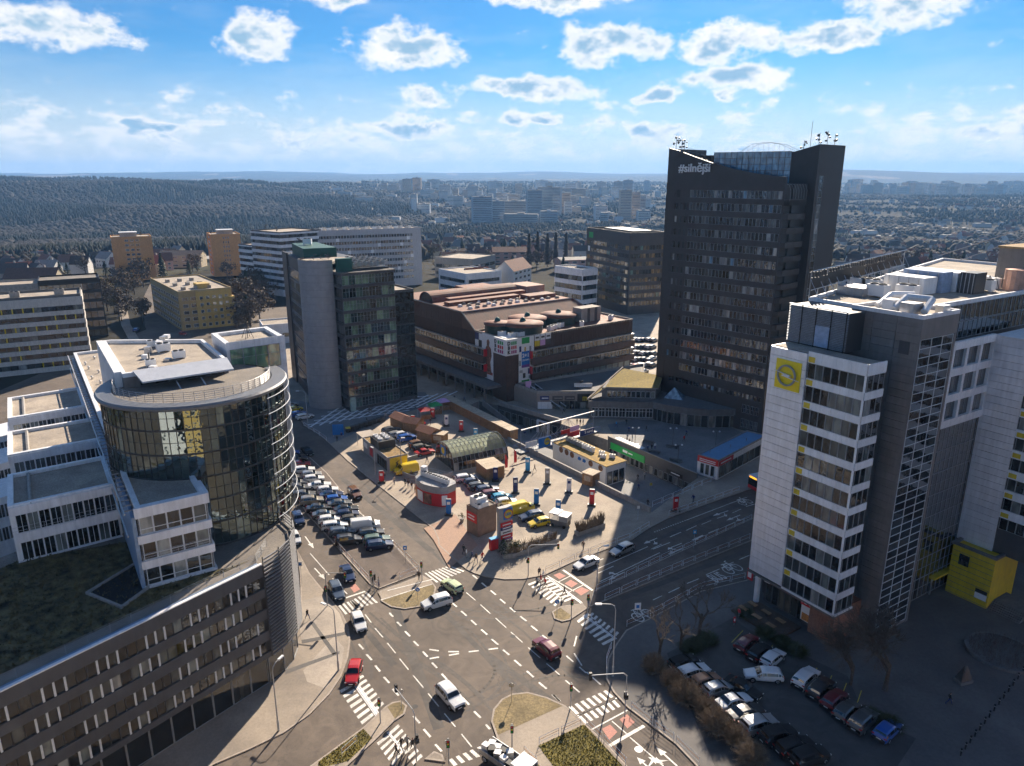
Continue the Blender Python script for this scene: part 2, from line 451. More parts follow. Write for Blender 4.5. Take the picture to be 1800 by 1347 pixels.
def flush_windows():
    bpy.context.view_layer.update()
    cp = Vector((0, 0, CAM_H))
    for tn, L in WINS.items():
        T = bpy.data.objects[tn]; M = T.matrix_world
        if len(L) > 300:
            L.sort(key=lambda q: (M @ Vector(q[1]) - cp).length)
            V = []; F = []; MI = []; mats = []
            for me, loc, rot in L[300:]:
                X = Matrix.Translation(loc) @ Matrix.Rotation(rot[2], 4, 'Z'); b = len(V)
                V += [tuple(X @ v.co) for v in me.vertices]
                ix = []
                for m in me.materials:
                    if m not in mats: mats.append(m)
                    ix.append(mats.index(m))
                for p in me.polygons: F.append(tuple(b + i for i in p.vertices)); MI.append(ix[p.material_index])
            b = MB(); b.v, b.f, b.m = V, F, MI
            tag(b.build('remaining_windows', mats, T), kind='stuff')
            L = L[:300]
        for me, loc, rot in L: put('window', me, T, loc, rot)
    WINS.clear()
def band(T, A, B, z0, z1, proud, m, name='spandrel', back=.0, ext=0.):
    """a strip of cladding on the wall from A to B, standing proud of it"""
    A = Vector((A[0], A[1])); B = Vector((B[0], B[1])); L = (B - A).length; d = (B - A) / L
    return MB().box(-ext, L + ext, -proud, back, z0, z1).build(name, m, T, (A.x, A.y, 0), (0, 0, math.atan2(d.y, d.x)))
def on_wall(T, name, me, A, B, s, z, off=.1, scale=1., tiltx=0.):
    """flat lettering (drawn in xy) stood upright on the wall A-B at distance s from A"""
    A = Vector((A[0], A[1])); B = Vector((B[0], B[1])); d = (B - A).normalized(); n = Vector((d.y, -d.x)); p = A + d * s + n * off
    return put(name, me, T, (p.x, p.y, z), (math.pi / 2 + tiltx, 0, math.atan2(d.y, d.x)), (scale, scale, scale) if not isinstance(scale, tuple) else scale)
def panel(T, name, A, B, s0, s1, z0, z1, m, off=.06, th=.05):
    A = Vector((A[0], A[1])); B = Vector((B[0], B[1])); d = (B - A).normalized(); n = Vector((d.y, -d.x))
    return MB().box(s0, s1, -off - th, -off, z0, z1).build(name, m, T, (A.x, A.y, 0), (0, 0, math.atan2(d.y, d.x)))
def parapet(T, poly, z, h, t, m, name='parapet'):
    """a low wall round a roof: one closed ring"""
    P = [Vector((p[0], p[1])) for p in poly]
    if sum(P[i].x * P[(i + 1) % len(P)].y - P[(i + 1) % len(P)].x * P[i].y for i in range(len(P))) < 0: P = P[::-1]
    n = len(P); I = []
    for i in range(n):
        a, b, c = P[i - 1], P[i], P[(i + 1) % n]
        d0 = (b - a).normalized(); d1 = (c - b).normalized(); n0 = Vector((-d0.y, d0.x)); n1 = Vector((-d1.y, d1.x))
        k = (n0 + n1); k = k / max(.3, k.dot(n0)) if k.length > .01 else n0
        I.append(b + k * t)
    b = MB(); b.v = [(p.x, p.y, z) for p in P] + [(p.x, p.y, z + h) for p in P] + [(p.x, p.y, z) for p in I] + [(p.x, p.y, z + h) for p in I]
    for i in range(n):
        j = (i + 1) % n
        b.f += [(i, j, n + j, n + i), (n + i, n + j, 3 * n + j, 3 * n + i), (3 * n + i, 3 * n + j, 2 * n + j, 2 * n + i)]
    b.m = [0] * len(b.f)
    return b.build(name, m, T)
def railing(T, pts, h=1.1, n_bar=4, post=1.8, m=steel, name='railing', r=.025):
    """posts and rails along a line"""
    b = MB(); pts = [Vector(p) if len(p) == 3 else Vector((p[0], p[1], 0)) for p in pts]
    for a, c in zip(pts, pts[1:]):
        L = (c - a).length; k = max(1, int(L / post))
        for i in range(k + 1):
            p = a.lerp(c, i / k); b.tube(p, p + Vector((0, 0, h)), r, n=4)
        for j in range(1, n_bar + 1):
            o = Vector((0, 0, h * j / n_bar)); b.tube(a + o, c + o, r * .8, n=4)
    return b.build(name, m, T)
def ac_unit(T, x, y, z, rz=0., s=1., m=white_s):
    """roof-top cooling box with a round fan"""
    k = ('ac', m.name)
    if k not in WM:
        b = MB().box(-.9, .9, -.5, .5, .15, 1.2).box(-.8, -.6, -.4, .4, 0, .15).box(.6, .8, -.4, .4, 0, .15)
        b.lathe([(.38, 1.2), (.38, 1.32), (.3, 1.32), (.3, 1.22), (0.01, 1.22)], 10, (-.42, 0), 1).lathe([(.38, 1.2), (.38, 1.32), (.3, 1.32), (.3, 1.22), (0.01, 1.22)], 10, (.42, 0), 1)
        WM[k] = b.mesh('cooling_unit', [m, frame_d])
    return put('cooling_unit', WM[k], T, (x, y, z), (0, 0, rz), (s, s, s))
# ================================================================ GROUND
SIDE = 0.12
PIT_Z = -3.6
A_, B_ = Vector((26.0, 122.6)), Vector((38.3, 138.4))
PIT = [(26.0, 122.6), (38.3, 138.4), (22.6, 161.2), tuple(at(985, 739, 1).xy), tuple(at(876, 707, 1).xy), tuple(at(842, 706, 0).xy), tuple(at(806, 722, 0).xy), (-0.6, 160.3)]

def flat(poly, z, name, m, hole=None, parent=None):
    loops = [[Vector((p[0], p[1], 0)) for p in poly]]
    if hole: loops.append([Vector((p[0], p[1], 0)) for p in hole])
    tr = tessellate_polygon(loops)
    V = [(p[0], p[1], z) for p in poly] + ([(p[0], p[1], z) for p in hole] if hole else [])
    F = []
    for a, b, c in tr:
        p, q, r = V[a], V[b], V[c]
        F.append((a, b, c) if (q[0] - p[0]) * (r[1] - p[1]) - (r[0] - p[0]) * (q[1] - p[1]) > 0 else (a, c, b))
    me = bpy.data.meshes.new(name); me.from_pydata(V, [], F); me.materials.append(m); me.update()
    return put(name, me, parent)
def px(pts, z=0.): return [at2(u, v, z) for u, v in pts]
NEAR = [(-150, -60), (150, -60), (150, 345), (-150, 345)]
road = tag(flat(NEAR, 0.0, 'road', asphalt, PIT), kind='structure')

def kerbed(name, poly, m, hole=None, h=SIDE, kerb=True, kerb_seg=None):
    """pavement raised above the road with a granite kerb round it"""
    P = [Vector((p[0], p[1])) for p in poly]
    if sum(P[i].x * P[(i + 1) % len(P)].y - P[(i + 1) % len(P)].x * P[i].y for i in range(len(P))) < 0: P = P[::-1]
    o = tag(flat(P, h, name, m, hole), kind='structure')
    n = len(P); b = MB(); t = .22; I = []
    for i in range(n):
        a, c, e = P[i - 1], P[i], P[(i + 1) % n]
        d0 = (c - a).normalized(); d1 = (e - c).normalized(); n0 = Vector((-d0.y, d0.x)); n1 = Vector((-d1.y, d1.x)); k = n0 + n1
        k = k / max(.4, k.dot(n0)) if k.length > .05 else n0
        I.append(c + k * t)
    for i in range(n):
        j = (i + 1) % n
        b.quad([(*P[i], 0), (*P[j], 0), (*P[j], h + .012), (*P[i], h + .012)]).quad([(*P[i], h + .012), (*P[j], h + .012), (*I[j], h + .012), (*I[i], h + .012)])
        b.quad([(*I[i], h + .012), (*I[j], h + .012), (*I[j], h), (*I[i], h)])
    b.build('kerb', kerbm, o)
    return o

K4 = [(580, 781), (611, 811), (667, 856), (714, 893), (744, 916.6), (762, 930.6), (770, 949), (771, 960), (793.5, 980), (819, 1001.6), (834, 1009), (854, 1015), (887, 1019.7), (920, 1019), (958, 1012),
      (1012, 987), (1060.5, 968.7), (1108.6, 950.7), (1138.7, 931), (1174.8, 911.6), (1241, 887.5), (1328, 857.5), (1420, 830)]
plaza = kerbed('plaza', px(K4) + [(112, 150), (149, 165), (149, 344), (-75, 344), (-88, 262), (-66, 205), (-62, 192)] + px([(534, 748), (562, 765)]), paving_sq, PIT)
pave_w = kerbed('pavement', px([(522, 967), (545, 1009.5), (572, 1043), (580, 1052), (599.7, 1076), (613, 1103), (616, 1127), (612, 1157), (600, 1191), (580, 1221), (545, 1257), (500, 1289), (440, 1318), (377, 1345), (330, 1372)]) + [(-48, 46), (-34, 72), (-29.5, 88), (-33, 100)], paving)
lot_w = kerbed('parking_lot', px([(540, 800), (575, 832), (614, 880), (652, 920), (688, 952), (739, 1008), (666, 1036), (650, 1028), (587, 957), (540, 905), (505, 850), (495, 800)]), asphalt_lot)
isl_w = kerbed('traffic_island', px([(668, 1040), (742, 1012), (757, 1020), (767, 1034), (763, 1052), (742, 1067), (711, 1072), (687, 1068), (670, 1058)]), paving)
isl_m = kerbed('traffic_island', px([(678, 1243), (689, 1236), (705, 1233), (716, 1242), (711, 1257), (693, 1269), (660, 1302), (606, 1352), (540, 1352), (640, 1279)]), paving)
isl_t = kerbed('traffic_island', px([(746, 1336), (763, 1322), (778, 1328), (783, 1341)]), paving)
isl_s = kerbed('traffic_island', px([(873, 1298), (863, 1269), (867, 1248), (882, 1230), (900, 1221), (928, 1218), (961, 1227), (994, 1242), (1027, 1272), (1070, 1312), (1115, 1362), (905, 1362), (892, 1330)]), paving)
median = kerbed('median', px([(1043, 1040), (1322, 912), (1400, 880), (1400, 915), (1322, 951), (1036, 1068)]), asphalt_lot)
refuge = kerbed('traffic_island', px([(970, 1077), (974, 1089), (988, 1094), (1002, 1091), (1032, 1071), (1024, 1062), (985, 1067)]), paving)
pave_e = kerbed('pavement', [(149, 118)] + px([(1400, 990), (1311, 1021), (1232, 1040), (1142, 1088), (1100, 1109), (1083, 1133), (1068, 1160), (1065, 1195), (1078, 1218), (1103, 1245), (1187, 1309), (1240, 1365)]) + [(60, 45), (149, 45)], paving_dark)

def sheet(name, poly, m, z=SIDE + .006, parent=None, kind='structure'):
    return tag(flat(poly, z, name, m, None, parent), kind=kind if parent is None else None)
# half-moons of dry ground and lawns
def grass_tufts(name, poly, m, n, h, label, z=SIDE):
    P = np.array([(p[0], p[1]) for p in poly]); lo = P.min(0); hi = P.max(0)
    def inside(x, y):
        c = False; j = len(P) - 1
        for i in range(len(P)):
            if (P[i][1] > y) != (P[j][1] > y) and x < (P[j][0] - P[i][0]) * (y - P[i][1]) / (P[j][1] - P[i][1]) + P[i][0]: c = not c
            j = i
        return c
    b = MB(); k = 0
    while k < n:
        x = random.uniform(lo[0], hi[0]); y = random.uniform(lo[1], hi[1])
        if not inside(x, y): continue
        k += 1; a = random.uniform(0, 6.28); hh = h * random.uniform(.4, 1.3); w = h * .5
        dx, dy = math.cos(a) * w, math.sin(a) * w; lx, ly = random.uniform(-w, w), random.uniform(-w, w)
        b.v += [(x - dx, y - dy, z), (x + dx, y + dy, z), (x + lx, y + ly, z + hh)]; q = len(b.v); b.f.append((q - 3, q - 2, q - 1)); b.m.append(0)
    return tag(b.build(name, m), label, 'grass', kind='stuff')
moon_w = px([(670, 1058), (688, 1067), (711, 1071), (741, 1066), (761, 1052), (766, 1035), (760, 1027)])
moon_s = px([(875, 1294), (865, 1269), (869, 1249), (883, 1232), (901, 1223), (928, 1220), (960, 1229), (990, 1242)])
moon_r = px([(971, 1078), (975, 1088), (988, 1092), (1000, 1090), (1004, 1083), (985, 1070)])
moon_m = px([(680, 1243), (690, 1237.5), (705, 1235), (714, 1243), (709, 1256), (694, 1265)])
for p in (moon_w, moon_s, moon_r, moon_m): sheet('dry_ground', p, drygrass)
verge_m = px([(639, 1283), (654, 1299.5), (612, 1340), (560, 1352), (560, 1340)])
lawn_s = px([(946, 1313), (1027, 1275), (1098, 1352), (975, 1352)])
lawn_t = px([(905, 1340), (928, 1326), (952, 1352), (912, 1352)])
for p, n in ((verge_m, 900), (lawn_s, 2600), (lawn_t, 400)):
    sheet('lawn', p, lawn_m)
    grass_tufts('grass', p, lawn_m, n, .12, 'short green and straw coloured grass on the road verge')
# car park, footways, coloured surfaces
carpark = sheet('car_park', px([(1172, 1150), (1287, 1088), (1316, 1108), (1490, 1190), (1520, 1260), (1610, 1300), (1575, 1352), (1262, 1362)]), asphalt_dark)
sheet('path', px([(587, 1120), (605, 1140), (600, 1175), (572, 1212), (540, 1200), (533, 1180)]), paving_light)
sheet('path', px([(520, 1060), (570, 1048), (597, 1080), (608, 1110), (570, 1128), (530, 1125)]), paving_light)
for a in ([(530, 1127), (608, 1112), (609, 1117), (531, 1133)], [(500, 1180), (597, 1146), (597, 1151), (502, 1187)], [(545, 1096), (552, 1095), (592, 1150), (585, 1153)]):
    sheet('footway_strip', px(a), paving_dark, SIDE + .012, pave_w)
sheet('path', px([(664, 1042), (742, 1013), (756, 1021), (672, 1056)]), paving, SIDE + .006)
sheet('red_paving', px([(745, 930), (762, 950), (790, 1000), (840, 960), (800, 905)]), paving_red, SIDE + .005)
# grid of pale strips in front of the glass tower
glo = sheet('plaza_paving', px([(534, 747), (582, 781), (690, 733), (760, 712), (748, 690), (735, 690), (560, 712), (500, 700)]), paving_grey)
for i in range(13):
    u = 545 + i * 17
    a = at(u, 752 - i * 3.2); c = at(u + 55, 715 - i * 2.2)
    d = (c - a).normalized(); n = Vector((-d.y, d.x, 0)) * .28
    MB().quad([(a - n).to_tuple(), (c - n).to_tuple(), (c + n).to_tuple(), (a + n).to_tuple()]).build('paving_strip', white_p, glo, (0, 0, SIDE + .014))
for i in range(6):
    a = at(540 + i * 12, 748 - i * 7.5); c = at(720 + i * 9, 722 - i * 5.2)
    d = (c - a).normalized(); n = Vector((-d.y, d.x, 0)) * .22
    MB().quad([(a - n).to_tuple(), (c - n).to_tuple(), (c + n).to_tuple(), (a + n).to_tuple()]).build('paving_strip', white_p, glo, (0, 0, SIDE + .018))
sheet('upper_plaza_paving', [(24.5, 160.5), (39.5, 139.0), (52, 148), (60, 160), (52, 174), (34, 178), (24, 172)], paving_grey)

# ---------------------------------------------------------------- the sunken level
pit = tag(flat([(p[0], p[1]) for p in PIT], PIT_Z, 'sunken_plaza', paving_grey), kind='structure')
for i in range(len(PIT)):
    a, c = PIT[i], PIT[(i + 1) % len(PIT)]
    d = (Vector(c) - Vector(a)).normalized(); n = Vector((-d.y, d.x))     # PIT runs anticlockwise: the inside lies to the left
    k = MB().quad([(*a, PIT_Z), (*c, PIT_Z), (*c, SIDE), (*a, SIDE)])
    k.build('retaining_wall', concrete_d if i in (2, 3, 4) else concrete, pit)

# ================================================================ ROAD MARKINGS
def strip(a, c, w, name='lane_dash', m=line_w, z=.006, parent=road):
    a = Vector(a[:2]); c = Vector(c[:2]); d = (c - a).normalized(); n = Vector((-d.y, d.x)) * (w / 2)
    return MB().quad([(*(a - n), z), (*(c - n), z), (*(c + n), z), (*(a + n), z)]).build(name, m, parent)
Q7 = lambda u, v: (500 + u / 3.31, 940 + v / 3.31)
Q8 = lambda u, v: (840 + u / 3.31, 940 + v / 3.31)
Q4 = lambda u, v: (820 + u / 3.326, 650 + v / 3.326)
short7 = [(610, 455, 632, 478), (655, 508, 680, 532), (702, 562, 730, 592), (752, 620, 780, 648), (805, 680, 833, 710), (858, 745, 888, 775), (915, 810, 945, 842), (975, 880, 1012, 918), (1036, 950, 1075, 990), (1103, 1028, 1142, 1066), (1172, 1105, 1196, 1132),
          (432, 637, 460, 667), (478, 697, 508, 730), (528, 762, 556, 796), (578, 828, 610, 863), (630, 898, 665, 937), (750, 1055, 787, 1097), (810, 1132, 850, 1178), (878, 1220, 915, 1262),
          (973, 395, 1003, 420), (1028, 445, 1060, 472), (1086, 497, 1117, 526), (1145, 552, 1180, 582), (1205, 608, 1243, 640), (1272, 670, 1308, 700), (1338, 730, 1378, 765), (1410, 793, 1450, 830), (1480, 860, 1525, 897), (1558, 930, 1605, 970),
          (1095, 235, 1122, 257), (1147, 280, 1177, 305), (1200, 325, 1230, 350), (1255, 375, 1285, 400), (1312, 425, 1343, 450), (1372, 475, 1408, 503), (1435, 530, 1472, 560), (1500, 585, 1540, 615), (1568, 645, 1608, 678),
          (843, 668, 898, 676), (953, 681, 1015, 681), (845, 722, 900, 712), (957, 702, 1016, 692), (1072, 682, 1130, 675), (1187, 668, 1242, 661)]
thin7 = [(470, 465, 505, 512), (527, 545, 573, 598), (598, 630, 647, 690), (670, 722, 722, 786), (750, 820, 808, 890), (837, 925, 898, 1000), (930, 1040, 995, 1118), (1030, 1160, 1090, 1235),
         (1058, 337, 1112, 383), (1140, 407, 1198, 460), (1228, 485, 1290, 541), (1318, 567, 1385, 627), (1418, 657, 1488, 718), (1525, 750, 1600, 815),
         (150, 110, 260, 235), (280, 255, 320, 300), (335, 315, 365, 345)]
for a, b, c, d in short7: strip(at(*Q7(a, b)), at(*Q7(c, d)), .26)
for a, b, c, d in thin7: strip(at(*Q7(a, b)), at(*Q7(c, d)), .15)
for a, b, c, d in [(575, 590, 560, 650), (560, 690, 605, 762), (590, 770, 630, 805), (632, 800, 715, 873), (510, 848, 592, 918), (515, 705, 555, 740), (435, 930, 478, 970)]: strip(at(*Q8(a, b)), at(*Q8(c, d)), .2)
# road B: lanes seen in the second set
for a, b, c, d in [(740, 1175, 1060, 1035), (1285, 880, 1640, 745), (780, 1240, 1130, 1070), (1080, 1050, 1140, 1020), (1190, 978, 1255, 950), (1285, 940, 1345, 912), (1375, 905, 1430, 882), (1465, 870, 1520, 850), (1555, 838, 1605, 815), (1635, 800, 1690, 785),
                   (760, 1120, 800, 1105), (770, 1190, 860, 1148), (1090, 1050, 1190, 1010), (1195, 1040, 1258, 1015), (1320, 995, 1380, 968), (1415, 955, 1475, 930), (1510, 918, 1565, 895), (1600, 882, 1660, 860),
                   (1290, 1250, 1360, 1222), (1180, 1305, 1253, 1270), (1400, 1200, 1480, 1165), (1490, 1160, 1560, 1125), (1595, 1110, 1655, 1085), (1090, 1347, 1143, 1322)]:
    strip(at(*Q4(a, b)), at(*Q4(c, d)), .16)
for i in range(14):   # short squares along the bus stop
    u = 1098 + i * 13.5; v = 950 - i * 5.1
    strip(at(*Q4(u, v)), at(*Q4(u + 7, v - 2.7)), .22)
strip(at(565, 838), at(609, 880), .14); strip(at(612, 884), at(686, 950), .14, z=SIDE + .01); strip(at(520, 805), at(562, 834), .14)
strip(at(*Q7(600, 330)), at(*Q7(860, 265)), .2, z=SIDE + .02); strip(at(*Q7(560, 385)), at(*Q7(860, 292)), .16, z=SIDE + .02)
strip(at(*Q7(345, 372)), at(*Q7(470, 330)), .35)
strip(at(*Q8(495, 205)), at(*Q8(668, 325)), .4); strip(at(*Q8(405, 240)), at(*Q8(560, 330)), .2)
strip(at(*Q8(470, 275)), at(*Q8(540, 240)), .15); strip(at(*Q8(530, 335)), at(*Q8(620, 290)), .15)
strip(at(*Q8(660, 1135)), at(*Q8(870, 1022)), .18); strip(at(*Q8(760, 1232)), at(*Q8(968, 1112)), .42); strip(at(*Q8(780, 1085)), at(*Q8(865, 1158)), .15)
strip(at(*Q8(885, 1180)), at(*Q8(1080, 1347)), .15)
for q in ([(440, 235), (475, 222), (512, 240), (475, 260)], [(505, 285), (540, 262), (582, 285), (545, 308)], [(560, 325), (605, 305), (650, 325), (600, 355)],
          [(722, 1130), (770, 1105), (812, 1148), (765, 1195)], [(825, 1075), (868, 1045), (915, 1090), (870, 1128)]):
    flat(px([Q8(*p) for p in q]), .005, 'cycle_box', bikebox, None, road)
flat(px([Q7(*p) for p in [(378, 300), (412, 285), (440, 318), (405, 338)]]), .005, 'cycle_box', bikebox, None, road)

def zebra(a, b, c, d, n, duty=.5, z=.007):
    """a crossing: corners a-b along the first bar, d-c along the last one"""
    a, b, c, d = [at(*p).xy for p in (a, b, c, d)]
    for i in range(n):
        t0 = i / (n - 1 + duty) ; t1 = t0 + duty / (n - 1 + duty)
        k = [a.lerp(d, t0), b.lerp(c, t0), b.lerp(c, t1), a.lerp(d, t1)]
        MB().quad([(*p, z) for p in k]).build('zebra_bar', line_w, road)
zebra(Q7(320, 907), Q7(385, 870), Q7(520, 1052), Q7(452, 1105), 7)
zebra(Q7(400, 850), Q7(455, 815), Q7(580, 985), Q7(528, 1030), 7)
zebra(Q7(537, 1212), Q7(600, 1165), Q7(690, 1265), Q7(630, 1347), 5)
zebra(Q7(610, 1150), Q7(662, 1103), Q7(805, 1290), Q7(750, 1340), 7)
zebra(Q7(955, 1310), Q7(985, 1347), Q7(1140, 1290), Q7(1095, 1250), 4)
zebra(Q7(1120, 1240), Q7(1160, 1280), Q7(1290, 1225), Q7(1245, 1180), 4)
zebra(Q8(527, 1003), Q8(573, 1048), Q8(790, 943), Q8(745, 905), 7)
zebra(Q8(583, 1062), Q8(625, 1102), Q8(830, 1000), Q8(795, 962), 7)
zebra(Q8(640, 455), Q8(575, 503), Q8(730, 645), Q8(800, 610), 7)
zebra(Q8(665, 452), Q8(648, 470), Q8(800, 595), Q8(822, 572), 7)
zebra(Q8(290, 288), Q8(340, 268), Q8(500, 372), Q8(450, 418), 8)
zebra(Q8(350, 265), Q8(400, 248), Q8(560, 372), Q8(505, 392), 8)
zebra(Q7(815, 225), Q7(885, 280), Q7(1050, 212), Q7(960, 180), 8)
zebra(Q7(290, 425), Q7(330, 475), Q7(440, 432), Q7(395, 380), 5)
zebra(Q7(380, 388), Q7(425, 430), Q7(545, 395), Q7(480, 335), 5)
# tactile grooves in the middle of the crossings
for a, b in ((Q7(395, 860), Q7(535, 1060)), (Q7(408, 855), Q7(548, 1052)), (Q7(597, 1150), Q7(690, 1262)), (Q8(580, 1055), Q8(800, 955)), (Q8(612, 470), Q8(800, 610)), (Q8(405, 252), Q8(600, 400))):
    strip(at(*a), at(*b), .12, 'guide_groove', white_p, .009); strip(at(a[0] + 2.4, a[1] - 1), at(b[0] + 2.4, b[1] - 1), .12, 'guide_groove', white_p, .009)

def arrow(p, q, turn=0):
    """lane arrow from tail p to head q (pixels)"""
    a, c = at(*p).xy, at(*q).xy; d = (c - a).normalized(); n = Vector((-d.y, d.x)); z = .008
    L = (c - a).length
    b = MB().quad([(*(a - n * .1), z), (*(a + d * L * .62 - n * .1), z), (*(a + d * L * .62 + n * .1), z), (*(a + n * .1), z)])
    b.quad([(*(a + d * L * .62 - n * .42), z), (*c, z), (*(a + d * L * .62 + n * .42), z)])
    if turn:
        e = a + d * L * .3; f = e + d * L * .22 + n * turn * 1.0
        b.quad([(*(e - n * .1), z), (*(e + n * .1), z), (*f, z), (*(f - d * .35), z)]); b.quad([(*(f + d * .5), z), (*(f + n * turn * .55 - d * .1), z), (*(f - d * .7), z)])
    return b.build('lane_arrow', line_w, road)
arrow(Q7(175, 195), Q7(235, 260)); arrow(Q7(120, 10), Q7(170, 80))
arrow(Q4(920, 1185), Q4(830, 1230), -1); arrow(Q4(1260, 1045), Q4(1175, 1080), -1); arrow(Q4(1115, 985), Q4(1035, 1018), 1); arrow(Q4(1530, 825), Q4(1440, 855), 1)
arrow(Q4(1600, 850), Q4(1520, 882), 1); arrow(Q8(1160, 1347), Q8(1035, 1235), 1); arrow(Q8(1020, 1380), Q8(925, 1295), -1); arrow(Q4(1385, 970), Q4(1325, 997))
def cycle_mark(p, ang, s=1., z=.009):
    b = MB(); c = at(*p)
    for x in (-.62, .62):
        for i in range(14):
            t0, t1 = 2 * math.pi * i / 14, 2 * math.pi * (i + 1) / 14
            b.quad([(x + r * math.cos(t), r * math.sin(t), 0) for r, t in ((.42, t0), (.52, t0), (.52, t1), (.42, t1))])
    for q in ((-.62, 0, -.25, .75), (-.25, .75, .45, .75), (.62, 0, .35, 1.0), (-.62, 0, .05, .02), (.05, .02, .45, .75), (-.25, .6, .05, 0), (.35, 1, .65, 1.05), (-.45, .8, -.05, .8)):
        a, e = Vector(q[:2]), Vector(q[2:]); d = (e - a).normalized(); n = Vector((-d.y, d.x)) * .05
        b.quad([(*(a - n), 0), (*(e - n), 0), (*(e + n), 0), (*(a + n), 0)])
    o = b.build('cycle_marking', line_w, road, (c.x, c.y, z), (0, 0, ang)); o.scale = (s, s * 1.5, 1); return o
rb = math.atan2(*(reversed(list((at(1311, 1021) - at(1142, 1088)).xy))))
for p in (Q4(1555, 1165), Q8(960, 470), Q4(1630, 775)): cycle_mark(p, rb, 1.5 if p[0] < 1300 else 1.3)
c = at(*Q4(1468, 1215)); put('bus_lettering', TX['bus'], road, (c.x, c.y, .009), (0, 0, rb), (1.5, 3.2, 1))
cm = at(*Q8(935, 1250)); MB().lathe([(.01, .01), (.45, .01)], 14, (cm.x, cm.y)).build('manhole_cover', white_p, road)
for q in (Q7(1330, 592), Q7(760, 1000), (744, 937), (688, 929), (700, 1010)):
    cm = at(*q); MB().lathe([(.01, .012), (.36, .012)], 12, (cm.x, cm.y)).build('manhole_cover', asphalt_dark, road)
# patched asphalt: darker repair strips with a shape of their own
PZ_ = [.0018 + .0005 * i for i in range(8)]
for a, c, w in ((Q7(640, 420), Q7(900, 1130), 1.3), (Q7(900, 420), Q7(1450, 1000), .8), (Q7(260, 300), Q7(640, 760), .9), (Q8(60, 700), Q8(470, 1000), 1.0), (Q4(760, 1140), Q4(1600, 790), .9), (Q4(900, 1340), Q4(1640, 1060), 1.1), ((600, 840), (760, 970), 1.2), ((640, 850), (800, 1010), .5)):
    strip(at(*a), at(*c), w, 'asphalt_repair', mat('asphalt_patch', (.088, .079, .074), .8, var=.12, sc=8, big=.2), PZ_.pop())
# dark tyre tracks sweeping through the junction
stain = mat('asphalt_tyre_marks', (.084, .072, .064), .75, var=.22, sc=3)
for k, pts in enumerate(([(640, 1080), (700, 1130), (780, 1180), (850, 1240)], [(660, 1090), (720, 1145), (800, 1200), (862, 1262)], [(780, 1075), (840, 1110), (880, 1170), (860, 1215), (800, 1250)], [(860, 1060), (920, 1100), (985, 1160), (1030, 1200)], [(1010, 1050), (950, 1075), (860, 1082), (790, 1072)], [(620, 1110), (640, 1160), (640, 1200)], [(850, 1225), (905, 1200), (980, 1180), (1050, 1190)])):
    P_ = [at(*p).xy for p in pts]; Q_ = []
    for i in range(len(P_) - 1):
        a, b_, c, d = P_[max(0, i - 1)], P_[i], P_[i + 1], P_[min(len(P_) - 1, i + 2)]
        for s in range(6): t = s / 6; Q_.append(.5 * ((2 * b_) + (c - a) * t + (2 * a - 5 * b_ + 4 * c - d) * t * t + (3 * b_ - a - 3 * c + d) * t ** 3))
    for off in (-.8, .8):
        m_ = MB(); z_ = .0058 - .00025 * k - (.0001 if off > 0 else 0)
        for a, b_ in zip(Q_, Q_[1:]):
            dd = (b_ - a).normalized(); n_ = Vector((-dd.y, dd.x)); a1, b1 = a + n_ * off, b_ + n_ * off; m_.quad([(*(a1 - n_ * .17), z_), (*(b1 - n_ * .17), z_), (*(b1 + n_ * .17), z_), (*(a1 + n_ * .17), z_)])
        m_.build('tyre_track', stain, road)
# bays of the car parks
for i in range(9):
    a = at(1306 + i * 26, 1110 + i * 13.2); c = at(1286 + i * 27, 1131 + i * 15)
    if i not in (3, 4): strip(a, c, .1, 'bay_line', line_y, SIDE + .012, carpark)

# ================================================================ TERRAIN beyond the plateau
def smooth(a, b, t):
    t = np.clip((t - a) / (b - a), 0, 1); return t * t * (3 - 2 * t)
def terrain_z(x, y):
    x = np.asarray(x, float); y = np.asarray(y, float)
    prof_y = [0, 470, 620, 900, 1250, 1600, 2300, 3200, 4200, 5200, 7000, 9500, 12000, 15000, 20000]
    prof_z = [0, 0, -5, -22, -36, -36, -14, 12, 26, 24, 10, 45, 120, 128, 100]
    r = np.sqrt(x * x + y * y)
    z = np.interp(r, prof_y, prof_z)
    w = np.sin(x * .0011 + 1.3) * np.cos(y * .0009 + .4)
    z = z + w * 9 * smooth(700, 2000, r) + 10 * np.sin(x * .00043 + y * .0002) * smooth(4000, 9000, r) + 16 * np.sin(x * .0012 + .8) * smooth(8500, 12500, r) + 9 * np.sin(x * .0031) * smooth(8500, 12500, r)
    hill = 38 * np.exp(-((np.minimum(x + 1250, 0) / 2500) ** 2 + (np.maximum(x + 1250, 0) / 620) ** 2 + ((y - 2250) / np.where(y < 2250, 620, 900)) ** 2))
    z = z + hill + smooth(700, 1500, y) * smooth(-150, -500, x) * (9 * np.sin(y * .0105 + .9 * np.sin(x * .006)) * np.cos(x * .0042 + .5) + 7 * np.sin(x * .0085 - y * .003))
    ridge_r = -54 * np.exp(-(((x - 2300) / 1300) ** 2 + ((y - 3600) / 1100) ** 2))
    z = z + ridge_r + 105 * np.exp(-(((x - 3600) / 1700) ** 2 + ((y - 8600) / 1500) ** 2))
    return z - .3
